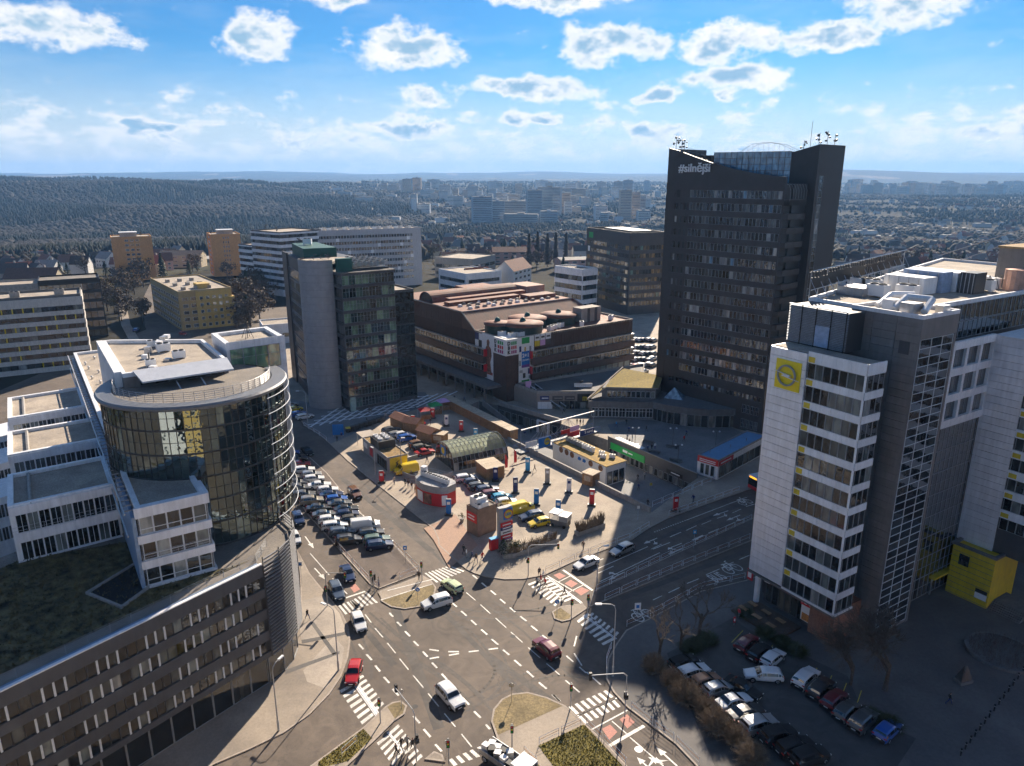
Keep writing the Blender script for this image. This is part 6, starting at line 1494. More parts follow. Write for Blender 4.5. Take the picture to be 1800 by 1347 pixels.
for k, (a, c, lb) in enumerate((((895, 420), (1040, 480), 'timber hut with reddish roof, farthest of the hut group beside the parked cars'), ((1050, 490), (1225, 520), 'timber hut with reddish roof, second of the group beside the parked cars'), ((1225, 590), (1400, 650), 'timber hut with reddish roof, third of the group beside the parked cars'))):
    hut(lb, kz(*a), kz(*c), 3.4, 2.5, rust_roof, True, 'market huts')
hut('timber hut with pale flat roof at the near end of the hut group', kz(1400, 640), kz(1560, 660), 2.6, 2.3, wood_lt, False, 'market huts', True)
q4 = lambda u, v: at(800 + u / 7.0875, 690 + v / 7.0875)
hut('pale roofed timber hut standing in front of the glass vault', q4(265, 1000), q4(400, 1110), 4.0, 2.5, wood_lt, False, 'market huts')
hut('lone timber hut beside the parapet of the sunken plaza', at(1023, 852), at(1041, 858), 2.6, 2.5, wood_lt, False, 'market huts', True)
ra_, rb2 = at(778, 714), at(897, 776); n = 10
for i in range(n):
    a = ra_.lerp(rb2, i / n); c = ra_.lerp(rb2, (i + .97) / n)
    hut(f'timber hut, number {("one","two","three","four","five","six","seven","eight","nine","ten")[i]} in the long row along the sunken plaza', a, c, 2.3, 2.4, wood_lt, False, 'long row of market huts')
# market stalls with coloured canopies
for (u, v), m, lb in (((748, 736), red_p, 'market stall under a red canopy before the tower'), ((765, 727), green_p, 'market stall under a green canopy'), ((780, 720), pink_p, 'market stall under a lilac canopy')):
    p = at(u, v); T_ = thing('market_stall', lb, 'stall', (p.x, p.y, GZ), .4)
    b = MB(); b.v = [(-1.7, -1.6, 2.3), (1.7, -1.6, 2.3), (1.7, 1.6, 2.3), (-1.7, 1.6, 2.3), (0, 0, 3.1)]; b.f = [(0, 1, 4), (1, 2, 4), (2, 3, 4), (3, 0, 4)]; b.m = [0] * 4; b.build('canopy', m, T_)
    for x in (-1.6, 1.6):
        for y in (-1.5, 1.5): MB().tube((x, y, 0), (x, y, 2.3), .04, n=5).build('pole', steel, T_)
    MB().box(-1.5, 1.5, -1.3, -.6, 0, .9).build('counter', wood, T_); MB().box(-1.3, 1.3, -1.2, -.7, .9, 1.2).build('goods', mat('goods', (.3, .2, .12), .7, var=.6, sc=5), T_)

# ---- sunken plaza: parapets, ramp, shop fronts, mural kiosk, bridge
def wall_along(name, label, A, B, z0, z1, t, m, cap=None, cat='wall'):
    W, rz = frame_of(A, B); T_ = thing(name, label, cat, (A[0], A[1], z0), rz)
    MB().box(0, W, -t / 2, t / 2, 0, z1 - z0).build('wall', m, T_); MB().box(-.05, W + .05, -t / 2 - .06, t / 2 + .06, z1 - z0, z1 - z0 + .1).build('coping', cap or concrete, T_)
    return T_
wall_along('parapet_wall', 'grey parapet wall between the market square and the sunken plaza', (-0.9, 160.0), (25.7, 122.4), SIDE, 1.15, .3, concrete)
sw = wall_along('shop_front', 'shop front wall with long green sign above the sunken plaza', (22.8, 161.0), (38.4, 138.5), PIT_Z, 1.1, .3, dark_clad)
sL = math.hypot(15.6, 22.5)
panel(sw, 'green_sign', (0, 0), (sL, 0), 1.2, 12.4, 2.0, 3.6, green_p, .15, .15); panel(sw, 'sign_print', (0, 0), (sL, 0), 5.4, 6.9, 2.55, 3.15, white_s, .31, .01); panel(sw, 'sign_print', (0, 0), (sL, 0), 7.2, 8.6, 2.65, 2.95, white_s, .31, .01)
windows(sw, (0, 0), (sL, 0), [.25], 1.7, 18, .06, frame_g, g_shop, .5, .5, .35, off=.16)
panel(sw, 'dark_sign', (0, 0), (sL, 0), 19, 23.5, 2.2, 3.0, black_m, .16); panel(sw, 'sign_print', (0, 0), (sL, 0), 20.3, 22.8, 2.5, 2.72, white_s, .24, .01)
MB().box(2.0, 10.5, .2, 1.6, 4.6, 4.75).build('shade_roof', white_p, sw)
aw_ = wall_along('arcade_wall', 'grey fascia above the shop arcade of the sunken plaza', (12.4, 172.7), (-3.5, 188.1), .2, 1.3, .4, concrete)
ar = thing('arcade', 'dark shop arcade under the upper terrace beside the sunken plaza', 'arcade', (-3.6, 188.2, PIT_Z), math.atan2(-15.4, 15.9))
MB().box(0, 22, -.35, 0, 0, 3.7).build('arcade_wall', frame_d, ar); windows(ar, (0, -.35), (22, -.35), [.2], 2.6, 9, .08, frame_g, g_shop, .4, .4, .5)
for x in (15.0, 18.6): MB().box(x, x + .5, -1.2, -.7, 0, 3.0).build('white_pillar', white_p, ar)
MB().box(15, 19.1, -1.2, -.7, 3.0, 3.4).build('white_lintel', white_p, ar)
ra0, ra1 = at(858, 706), at(905, 742, PIT_Z); ramp = thing('ramp', 'stair ramp going down into the sunken plaza', 'ramp', (0, 0, 0))
d = (ra1 - ra0); d.z = 0; d.normalize(); n = Vector((-d.y, d.x, 0)) * 2.2
b = MB().quad([tuple(ra0 - n), tuple(ra1 - n), tuple(ra1 + n), tuple(ra0 + n)]); b.build('slope', concrete_d, ramp)
for s in (-1, 1):
    p, q_ = ra0 + n * s, ra1 + n * s; b = MB(); w_ = n.normalized() * .15
    b.v = [tuple(p - w_ + Vector((0, 0, 1.0))), tuple(q_ - w_ + Vector((0, 0, 1.0))), tuple(q_ + w_ + Vector((0, 0, 1))), tuple(p + w_ + Vector((0, 0, 1))), tuple(p - w_ - Vector((0, 0, .6))), tuple(q_ - w_ - Vector((0, 0, .6))), tuple(q_ + w_ - Vector((0, 0, .6))), tuple(p + w_ - Vector((0, 0, .6)))]
    b.f = [(0, 1, 2, 3), (0, 4, 5, 1), (3, 2, 6, 7), (1, 5, 6, 2), (0, 3, 7, 4)]; b.m = [0] * 5; b.build('balustrade', concrete, ramp)
for i in range(16):
    p = ra0.lerp(ra1, i / 16); c = p + d * .3; MB().quad([tuple(p - n * .95 + Vector((0, 0, .06))), tuple(c - n * .95 + Vector((0, 0, .06))), tuple(c + n * .95 + Vector((0, 0, .06))), tuple(p + n * .95 + Vector((0, 0, .06)))]).build('step', concrete, ramp)
mk = thing('kiosk', 'flat kiosk with food mural and brown roof down in the sunken plaza', 'kiosk', (9.2, 157.0, PIT_Z), math.atan2(-.816, .578)); mL = 18.0
MB().box(0, mL, .4, 6.2, 0, 4.5).build('wall', white_s, mk); MB().box(-.15, mL + .15, .3, 6.35, 4.5, 4.65).build('roof', mat('ochre_roof', (.33, .22, .07), .9, var=.3, sc=1.5), mk)
for i in range(12): panel(mk, 'mural_panel', (0, .4), (mL, .4), i * 1.5 + .02, i * 1.5 + 1.48, .1, 4.4, white_s, .0, .05)
for i, s in enumerate((3.0, 5.0, 6.9, 13.2, 16.4)): MB().lathe([(.01, .01), (.7, .01), (.72, 0)], 16).build('mural_dish', mat('dish_brown', (.20, .09, .04), .6, var=.6, sc=4), mk, (s, .33, 3.7), (math.pi / 2, 0, 0))
for s in (9.4, 11.0): MB().prism([(-.5, -.3), (.4, -.4), (.7, .2), (.1, .5), (-.4, .3)], 0, .01).build('mural_print', blue_p, mk, (s, .33, 3.6), (math.pi / 2, 0, 0))
windows(mk, (mL, .4), (mL, 6.2), [.3], 2.8, 3, .07, frame_d, g_shop, .3, .3, .3)
for i in range(5): ac_unit(mk, 2.0 + i * 1.9, 3.6, 4.65, 0, .9, frame_g if i < 3 else white_s)
for x, y in ((12.5, 4.2), (14.2, 3.0), (15.2, 4.8)): ac_unit(mk, x, y, 4.65, .5, .7)
# space-frame bridge with banners
g0, g1b = Vector((2.0, 151.5)), Vector((21.5, 166.5)); bl = (g1b - g0).length
br = thing('truss_bridge', 'steel space frame footbridge hung with adverts across the sunken plaza', 'bridge', (g0.x, g0.y, SIDE), math.atan2(15.0, 19.5))
MB().box(0, bl, 0, 2.6, .15, .35).build('deck', frame_g, br)
q = MB()
for y in (0, 2.6):
    q.tube((0, y, .3), (bl, y, .3), .07, n=5).tube((0, y, 1.6), (bl, y, 1.6), .06, n=5)
    for i in range(13): x = bl * i / 12; q.tube((x, y, .3), (x, y, 1.6), .05, n=4); (i < 12) and q.tube((x, y, .3 if i % 2 else 1.6), (bl * (i + 1) / 12, y, 1.6 if i % 2 else .3), .04, n=4)
q.build('side_truss', mat('blue_steel', (.12, .16, .30), .45, met=.2), br)
q = MB().tube((1, 1.3, 5.2), (bl - 1, 1.3, 5.2), .16, n=8)
for c_ in (bl * .32, bl * .62):
    for dx in (-3, -1.5, 0, 1.5, 3):
        for y in (0, 2.6): q.tube((c_, 1.3, 5.2), (c_ + dx, y, 1.6), .035, n=4)
q.tube((1, 1.3, 5.2), (0, 0, .3), .05, n=4).tube((bl - 1, 1.3, 5.2), (bl, 2.6, .3), .05, n=4); q.build('mast_truss', steel, br)
for s0, s1, z0, z1, m, nm in ((5.0, 8.6, .3, 2.7, blue_p, 'blue_banner'), (1.2, 4.6, 1.3, 2.6, white_p, 'pale_banner'), (13.8, 17.6, .9, 2.2, red_p, 'red_banner'), (17.8, 22.5, .4, 1.8, navy_p, 'navy_banner'), (9.0, 13.4, .2, 1.2, white_p, 'pale_banner'), (11.8, 14.5, 2.2, 3.2, red_p, 'red_banner'), (14.6, 17.4, 2.3, 3.5, pink_p, 'pink_banner')):
    panel(br, nm, (0, 0), (bl, 0), s0, s1, z0, z1, m, .1, .06)
MB().lathe([(.01, .02), (.85, .02), (.85, 0)], 20).build('round_sign', yellow_p, br, (7.5, -.2, 1.6), (math.pi / 2, 0, 0)); on_wall(br, 'banner_lettering', TX['lidl'], (0, 0), (bl, 0), 7.5, 1.6, .26, .6); on_wall(br, 'banner_lettering', TX['snami'], (0, 0), (bl, 0), 20.6, 1.15, .2, 1.0)
# pharmacy with blue roof
pz = lambda u, v: at(820 + u / 3.326, 650 + v / 3.326)
f0, f1 = pz(1345, 610), pz(1465, 648); W, rz = frame_of(f0, f1)
ph = thing('pharmacy', 'low white shop with blue membrane roof and red corner fascia', 'shop', (f0.x, f0.y, GZ), rz)
MB().box(0, W, 0, 21, 0, 4.0).build('wall', white_p, ph); MB().box(.2, W - .2, .2, 20.8, 4.0, 4.1).build('roof', blue_roof, ph); parapet(ph, [(0, 0), (W, 0), (W, 21), (0, 21)], 4.0, .35, .2, concrete)
panel(ph, 'red_fascia', (0, 0), (W, 0), 0, W, 2.9, 4.2, red_p); panel(ph, 'red_fascia', (W, 0), (W, 21), 0, 6.0, 2.9, 4.0, red_p)
for z in (3.55, 3.15): panel(ph, 'fascia_print', (0, 0), (W, 0), .5, W - .6, z, z + .2, white_s, .12, .01)
panel(ph, 'fascia_print', (W, 0), (W, 21), .8, 5.0, 3.3, 3.55, white_s, .12, .01)
windows(ph, (0, 0), (W, 0), [.4], 2.3, 3, .06, frame_w, g_shop, .6, .6, .3); windows(ph, (W, 0), (W, 21), [.3], 2.5, 8, .06, frame_d, g_shop, .4, .3, .3)
for x, y in ((1, 3), (2.5, 9), (3, 15)): MB().tube((x, y, 4.1), (x, y, 4.8), .08, n=5).build('vent_pipe', frame_g, ph)
# upper plaza furniture
for (u, v), lb in (((1139, 779), 'dark bench nearest the sunlit patch of the upper plaza'), ((1181, 788), 'dark bench in the middle of the upper plaza'), ((1150, 797), 'dark bench with people beside it on the upper plaza'), ((1188, 812), 'dark bench next to the planters by the blue roof'), ((1112, 784), 'dark bench under the plaza lamp')):
    p = at(u, v); T_ = thing('bench', lb, 'bench', (p.x, p.y, GZ), -.5, 'plaza benches')
    for k in range(4): MB().box(-1.4, 1.4, -.42 + k * .22, -.24 + k * .22, .42, .48).build('seat_slat', frame_d, T_)
    for x in (-1.1, 1.1): MB().box(x - .1, x + .1, -.4, .4, 0, .42).build('leg', concrete_d, T_)

# ---- pillars, flags
def totem(u, v, m, h, lb, w=.95):
    p = at(u, v); T_ = thing('advert_pillar', lb, 'sign', (p.x, p.y, GZ), random.uniform(-.2, .2), 'advert pillars on the square')
    MB().box(-w / 2, w / 2, -.16, .16, .35, h).build('pillar', m, T_); MB().box(-w / 2 - .3, w / 2 + .3, -.45, .45, 0, .35).build('base', frame_d, T_)
    MB().box(-w * .3, w * .3, -.18, -.16, h - 1.0, h - .45).build('print', white_s if m is not white_s else navy_p, T_); MB().box(-w / 2, w / 2, -.17, .17, h, h + .08).build('cap', frame_g, T_)
    for sx in (-1, 1): MB().tube((sx * .3, -.3, .35), (sx * .55, -.55, .8), .12, .02, 5).build('plant_tuft', twig, T_)
    return T_
for u, v, m, h, lb in ((927.6, 831, cyan_p, 3.3, 'pale blue advert pillar before the bridge'), (962, 852, concrete, 3.4, 'grey and white advert pillar on the open square'), (906, 868, navy_p, 3.3, 'navy advert pillar behind the parked cars'), (942.7, 889, blue_p, 3.3, 'bright blue advert pillar left of the white one'),
                       (1000, 867, white_s, 3.0, 'white advert pillar near the timber hut'), (1040, 890, red_p, 3.3, 'red advert pillar near the tower shadow edge'), (981, 903, blue_p, 2.6, 'blue advert pillar beside the trailer'), (871, 847, navy_p, 3.0, 'navy advert pillar at the corner of the hut'),
                       (761, 737, red_p, 2.8, 'red advert pillar by the market stalls'), (785, 750, white_s, 2.8, 'white advert pillar by the market stalls'), (811, 760, red_p, 2.8, 'red advert pillar left of the vault'), (836, 770, cyan_p, 2.2, 'small pale blue advert pillar behind the vault'), (1187, 900, red_p, 3.0, 'red advert pillar by the bus stop railing'), (789, 907, blue_p, 3.2, 'blue advert pillar on the pavement below the boat shaped kiosk'), (726, 745, red_p, 2.0, 'short red pillar behind the first hut'), (671, 850, red_p, 2.6, 'red and white pillar beside the grey kiosk')):
    totem(u, v, m, h, lb)
for u, v, lb in ((887.6, 829, 'left red beach flag beside the vault'), (903.6, 820, 'right red beach flag beside the vault')):
    p = at(u, v); T_ = thing('beach_flag', lb, 'flag', (p.x, p.y, GZ)); MB().tube((0, 0, 0), (0, 0, 3.6), .03, n=5).build('pole', frame_g, T_)
    MB().prism([(0, 0), (.55, .1), (.62, 1.5), (.35, 2.7), (0, 3.0)], -.01, .01).build('cloth', red_p, T_, (0.02, 0, .7), (math.pi / 2, 0, 0))
    for t in (0, 2.1, 4.2): MB().tube((0, 0, .05), (.8 * math.cos(t), .8 * math.sin(t), .03), .03, n=4).build('foot', frame_d, T_)
# bins, blue board, planters
for i in range(9):
    p = at(612 + i * 7.6, 761 - i * 2.4) ; T_ = thing('wheeled_bin', f'dark wheeled bin, {("first","second","third","fourth","fifth","sixth","seventh","eighth","ninth")[i]} from the left in the row before the tower', 'bin', (p.x, p.y, GZ), .45, 'bins in a row')
    MB().box(-.5, .5, -.42, .42, .12, 1.1).build('tub', black_m, T_); b = MB(); b.v = [(-.55, -.5, 1.1), (.55, -.5, 1.1), (.55, .48, 1.1), (-.55, .48, 1.1), (-.5, -.42, 1.28), (.5, -.42, 1.28), (.5, .4, 1.34), (-.5, .4, 1.34)]; b.f = [(0, 1, 5, 4), (1, 2, 6, 5), (2, 3, 7, 6), (3, 0, 4, 7), (4, 5, 6, 7)]; b.m = [0] * 5
    b.build('lid', yellow_p if i == 0 else frame_d, T_)
    for x in (-.4, .4): MB().lathe([(.12, -.04), (.12, .04)], 8).build('wheel', rubber, T_, (x, .3, .12), (0, math.pi / 2, 0))
p = at(595, 768); T_ = thing('notice_board', 'big blue board on posts at the edge of the tiled plaza', 'sign', (p.x, p.y, GZ), .15); MB().box(-1.3, 1.3, -.1, .1, .4, 3.0).build('board', blue_p, T_)
for x in (-1.1, 1.1): MB().box(x - .06, x + .06, -.06, .06, 0, .4).build('post', steel, T_)
def planter(lb, pts, m, n, hh):
    P = [at(*p).xy for p in pts]; c = sum(P, Vector((0, 0))) / len(P); T_ = thing('planter', lb, 'planter', (c.x, c.y, GZ)); L = [(p.x - c.x, p.y - c.y) for p in P]
    MB().prism(L, 0, .75).build('trough', concrete, T_); MB().prism([(x * .9, y * .9) for x, y in L], .75, .8).build('soil', bark, T_)
    q = MB(); lo = [min(p[i] for p in L) for i in (0, 1)]; hi = [max(p[i] for p in L) for i in (0, 1)]
    for i in range(n):
        a, b_ = random.sample(range(len(L)), 2); t = random.random(); x = (L[a][0] * (1 - t) + L[b_][0] * t) * .85; y = (L[a][1] * (1 - t) + L[b_][1] * t) * .85
        for j in range(3): q.tube((x, y, .75), (x + random.uniform(-.5, .5), y + random.uniform(-.5, .5), .75 + hh * random.uniform(.5, 1.1)), .035, .008, 3, caps=False)
    q.build('shrubs', m, T_); return T_
planter('concrete trough with brown shrubs between totem and crossing', [(884, 985), (905, 982), (982, 955), (985, 948), (900, 968)], twig_l, 260, 1.1)
planter('concrete trough with tall dry shrubs near the red pillar', [(1009, 940), (1016, 945), (1064, 928), (1060, 918)], twig_l, 260, 1.6)
p = at(985, 925); T_ = thing('sales_trailer', 'small white roofed sales trailer beside the yellow car', 'trailer', (p.x, p.y, GZ), -.5)
MB().box(-1.6, 1.6, -.9, .9, .3, 1.3).build('body', concrete_d, T_); MB().box(.1, 1.7, -1, 1, 1.3, 2.3).build('cabin', frame_g, T_); MB().box(-1.8, 0, -1.1, 1.1, 2.5, 2.62).build('canopy', white_s, T_); MB().box(-.1, 1.8, -1.1, 1.1, 2.3, 2.42).build('canopy', white_s, T_)
for x in (-1.1, 1.1):
    for y in (-.95, .95): MB().lathe([(.3, -.08), (.3, .08), (.01, .08)], 10).build('wheel', rubber, T_, (x, y, .3), (math.pi / 2, 0, 0))
for x in (-1.7, -.1): MB().tube((x, -1, 1.3), (x, -1, 2.5), .04, n=5).build('canopy_post', steel, T_)

# ---- lamps, signals, signs
def lamp(u, v, h, arm, ang, lb):
    p = at(u, v); T_ = thing('street_lamp', lb, 'street lamp', (p.x, p.y, GZ), ang, 'street lamps')
    MB().tube((0, 0, 0), (0, 0, 1.4), .13, n=8).tube((0, 0, 1.4), (0, 0, h - .8), .09, .06, 8).build('pole', pole_m, T_)
    MB().path([(0, 0, h - .8), (.15, 0, h - .25), (.6, 0, h), (arm, 0, h + .05)], .05, 6).build('arm', pole_m, T_); MB().box(arm - .1, arm + .7, -.14, .14, h - .06, h + .1).build('lamp_head', white_s, T_)
lamp(1077, 1190, 10.2, 1.8, math.pi, 'tall street lamp at the corner of the right crossing'); lamp(1049, 1030, 6.5, 1.0, .2, 'street lamp on the median at the tower shadow edge'); lamp(541, 745, 8.5, 1.6, math.pi, 'street lamp beside the tiled plaza'); lamp(706, 834, 8.0, .3, 0., 'slim street lamp before the yellow van'); lamp(660, 836, 6.0, .3, 2.5, 'slim street lamp before the grey kiosk')
lamp(595, 1180, 9.0, 1.4, 2.6, 'tall pole on the left pavement next to the crossing'); lamp(490, 1286, 8.5, 1.2, 1.2, 'street lamp in front of the dark wedge front')
def double_lamp(u, v, lb):
    p = at(u, v); T_ = thing('plaza_lamp', lb, 'street lamp', (p.x, p.y, GZ), 0, 'plaza lamps'); MB().tube((0, 0, 0), (0, 0, 4.2), .06, n=6).build('pole', frame_d, T_)
    for s in (-1, 1): MB().tube((0, 0, 4.0), (s * .7, 0, 4.3), .03, n=5).build('arm', frame_d, T_); MB().lathe([(.05, 4.4), (.2, 4.3), (.22, 4.1), (.01, 4.0)], 8, (s * .7, 0)).build('lamp_globe', white_s, T_)
double_lamp(1116, 783, 'twin plaza lamp in the sunlit patch'); double_lamp(1182, 784, 'twin plaza lamp beside the middle bench'); double_lamp(1191, 815, 'twin plaza lamp near the blue roof'); double_lamp(1257, 790, 'twin plaza lamp behind the blue roof')
def signal(u, v, h, ang, lb, arm=0., heads=((0, 0),)):
    p = at(u, v); T_ = thing('traffic_light', lb, 'traffic light', (p.x, p.y, GZ), ang, 'traffic lights at the junction')
    MB().tube((0, 0, 0), (0, 0, h), .08, .06, 8).build('pole', pole_m, T_)
    def head(x, z):
        hd = MB().box(x - .17, x + .17, -.28, -.02, z, z + .95).build('signal_head', black_m, T_)
        for k, m in enumerate((red_p, yellow_p, green_p)): MB().lathe([(.01, .03), (.1, .03), (.11, 0)], 8).build('lens', m, hd, (x, -.28, z + .78 - k * .3), (math.pi / 2, 0, 0))
    head(0, min(h, 3.4) - 1.0)
    if arm:
        MB().path([(0, 0, h), (.4, 0, h + .35), (arm, 0, h + .5)], .06, 6).build('arm', pole_m, T_); head(arm, h - .2); MB().box(-.3, .1, -.3, .1, 2.4, 3.0).build('control_box', black_m, T_)
signal(928.4, 1014, 5.0, 0.0, 'traffic light with long arm on the plaza corner', 4.6); signal(1098, 1262, 5.6, math.pi + .15, 'traffic light with long arm at the right crossing', 4.2); signal(576, 1066, 5.0, -.1, 'traffic light with arm by the left crossing', 3.0); signal(1003, 1245, 3.4, 0, 'slim traffic light at the tip of the half moon island'); signal(900, 1320, 3.4, 0, 'slim traffic light at the half moon island end')
signal(669, 1272, 3.4, 0, 'slim traffic light at the left refuge'); signal(732, 1340, 6.0, 2.2, 'traffic light with curved arm over the bottom crossing', 4.4); signal(1004, 1090, 3.4, .3, 'slim traffic light on the right refuge'); signal(742, 1022, 3.4, 0, 'slim traffic light by the pavement island'); signal(789, 1345, 3.3, 0, 'slim traffic light on the triangle island'); signal(653, 1036, 3.2, .4, 'slim traffic light at the end of the left car park'); signal(1033, 1080, 3.3, 0, 'slim traffic light at the median nose'); signal(658, 1044, 3.2, 2.2, 'slim traffic light by the upper left crossing')
def round_sign(u, v, back, lb):
    p = at(u, v); T_ = thing('keep_right_sign', lb, 'sign', (p.x, p.y, GZ), 0 if not back else math.pi, 'round signs on the islands'); MB().tube((0, 0, 0), (0, 0, 2.2), .035, n=5).build('post', steel, T_)
    MB().lathe([(.01, .02), (.33, .02), (.33, 0), (.01, 0)], 18).build('disc', blue_p if not back else steel, T_, (0, -.05, 2.3), (math.pi / 2, 0, 0))
    if not back: MB().prism([(-.05, -.2), (.05, -.2), (.05, .05), (.16, .05), (0, .25), (-.16, .05), (-.05, .05)], 0, .01).build('arrow', white_s, T_, (0, -.08, 2.3), (math.pi / 2, 0, 0)).rotation_euler = (math.pi / 2, 2.4, 0)
round_sign(735, 1062, 0, 'round blue arrow sign on the left half moon island'); round_sign(979, 1084, 0, 'round blue arrow sign on the right refuge'); round_sign(899, 1236, 1, 'back of a round sign on the big half moon island'); round_sign(706, 1247, 1, 'back of a round sign on the left refuge')
def plate(u, v, m, h, lb, w=.6, hh=.75):
    p = at(u, v); T_ = thing('road_sign', lb, 'sign', (p.x, p.y, GZ), .1); MB().tube((0, 0, 0), (0, 0, h), .035, n=5).build('post', steel, T_); MB().box(-w / 2, w / 2, -.07, -.04, h - hh, h).build('plate', m, T_); MB().box(-w * .25, w * .25, -.08, -.07, h - hh * .75, h - hh * .3).build('print', white_s if m is not white_s else blue_p, T_)
plate(713, 990, blue_p, 3.0, 'blue parking sign at the end of the left car park'); plate(1121, 915, frame_g, 3.2, 'grey sign back beside the plaza railing', 1.0, 1.3); plate(1219, 965, cyan_p, 3.4, 'pale blue round cycle sign on the median'); plate(1120, 1085, white_s, 2.2, 'white cycle route board beside the bus lane', .9, 1.1); plate(531, 1030, white_s, 4.0, 'sign post on the left kerb'); plate(1290, 1100, red_p, 1.3, 'short red post on the right pavement', .35, .9); plate(785, 1330, steel, 2, 'small post on the triangle island', .3, .4)
# ---- pedestrian fences: white rails with red ends
rail_red = mat('faded_red_rail', (.42, .17, .10), .6, var=.15, sc=3)
def fence(lb, pts, z=GZ, gap=2.4, h=1.0, group='pedestrian fences'):
    P = [at(*p) for p in pts]; T_ = thing('road_fence', lb, 'fence', (P[0].x, P[0].y, z), 0, group); o = P[0]
    for a, c in zip(P, P[1:]):
        L = (c - a).length; k = max(1, int(L / gap))
        for i in range(k):
            p = a.lerp(c, (i + .04) / k) - o; q_ = a.lerp(c, (i + .92) / k) - o
            b = MB()
            for e in (p, q_): b.tube((e.x, e.y, 0), (e.x, e.y, h), .035, n=4)
            for zz in (.35, .68, h): b.tube((p.x, p.y, zz), (q_.x, q_.y, zz), .028, n=4, mi=1 if zz == .68 else 0)
            b.build('fence_bay', [white_p, rail_red], T_)
fence('white and red fence along the upper side of the median', [(1047, 1041), (1100, 1016), (1180, 978), (1260, 942), (1322, 914)]); fence('white and red fence along the lower side of the median', [(1062, 1057), (1120, 1030), (1200, 996), (1319, 948)])
fence('fence along the plaza kerb towards the crossing', [(958, 1009), (1012, 984), (1060, 965), (1108, 947), (1142, 926)]); fence('fence along the kerb before the bus stop', [(1175, 908), (1241, 885), (1300, 864)]); fence('fence along the right kerb of the bus lane', [(1100, 1104), (1142, 1085), (1232, 1036), (1311, 1018)])
fence('fence along the left side of the car park island', [(589, 958), (620, 992), (650, 1024), (664, 1033)]); fence('fence along the right side of the car park island', [(686, 955), (712, 980), (737, 1005), (700, 1020)]); fence('fence along the right pavement of the bottom road', [(1108, 1246), (1150, 1280), (1187, 1306), (1232, 1350)])
fence('fence along the kerb of the bottom road by the lawn', [(1029, 1276), (1060, 1305), (1103, 1350)]); fence('fence along the upper edge of the lawn', [(946, 1312), (985, 1293), (1024, 1275)]); fence('fence beside the left verge', [(600, 1332), (630, 1305)]); fence('short fence by the small lawn', [(920, 1326), (945, 1348)]); fence('curved fence round the lamp corner', [(1066, 1190), (1066, 1165), (1075, 1140)]); fence('fence in front of the tiled plaza', [(534, 750), (562, 767), (575, 777)])
fence('blue railing over the underpass', [(1146, 893), (1200, 870), (1250, 848), (1258, 845)], h=1.2)
# bollards at the far right corner
for i in range(15):
    p = at(1688 + i * 8.4, 1330 - i * 11.2) if i < 15 else None
    T_ = thing('bollard', f'dark bollard, {("1st","2nd","3rd","4th","5th","6th","7th","8th","9th","10th","11th","12th","13th","14th","15th")[i]} from the bottom in the curved row at the right', 'bollard', (p.x, p.y, GZ), 0, 'bollards along the right kerb')
    MB().lathe([(.09, 0), (.09, .8), (.12, .82), (.12, .9), (.01, .98)], 8).build('post', black_m, T_); MB().lathe([(.095, .62), (.095, .72)], 8).build('band', steel, T_)
p = at(1692, 1200); T_ = thing('sculpture', 'dark angular stone sculpture on the forecourt', 'sculpture', (p.x, p.y, GZ), .3)
MB().prism([(-1, -.6), (1, -.6), (.7, .7), (-.8, .7)], 0, .4).build('plinth', concrete_d, T_); b = MB(); b.v = [(-.9, -.5, .4), (.9, -.5, .4), (.7, .6, .4), (-.7, .6, .4), (-.2, 0, 2.4), (.6, .2, 2.0)]; b.f = [(0, 1, 5, 4), (1, 2, 5), (2, 3, 4, 5), (3, 0, 4)]; b.m = [0] * 4; b.build('stone', frame_d, T_)
pb_ = thing('flower_bed', 'round raised bed with dark shrubs on the forecourt', 'planter', at(1760, 1150)); MB().lathe([(4.2, 0), (4.2, .5), (3.9, .5), (3.9, .3), (.01, .4)], 30).build('kerb_ring', concrete_d, pb_)
q = MB()
for i in range(420):
    r, t = 3.7 * math.sqrt(random.random()), random.uniform(0, 6.28); x, y = r * math.cos(t), r * math.sin(t); q.tube((x, y, .3), (x + random.uniform(-.4, .4), y + random.uniform(-.4, .4), random.uniform(.8, 1.5)), .03, .01, 3, caps=False)
q.build('shrubs', twig, pb_)
tr_ = thing('terrace', 'restaurant terrace with timber deck beside the column', 'terrace', (KO[0], KO[1], GZ), KR)
MB().box(.6, 8.6, -4.0, 1.0, 0, .25).build('deck', mat('deck_timber', (.10, .07, .05), .8, var=.2, sc=3), tr_)
for i in range(6): MB().box(1.2 + (i % 3) * 2.4, 2.6 + (i % 3) * 2.4, -3.4 + (i // 3) * 2.0, -2.7 + (i // 3) * 2.0, .9, .96).build('table_top', wood, tr_); MB().tube((1.9 + (i % 3) * 2.4, -3.05 + (i // 3) * 2.0, .25), (1.9 + (i % 3) * 2.4, -3.05 + (i // 3) * 2.0, .9), .06, n=5).build('table_leg', frame_d, tr_)
railing(tr_, [(.6, -4, .25), (8.6, -4, .25), (8.6, 1, .25)], 1.0, 3, 1.2, frame_d)
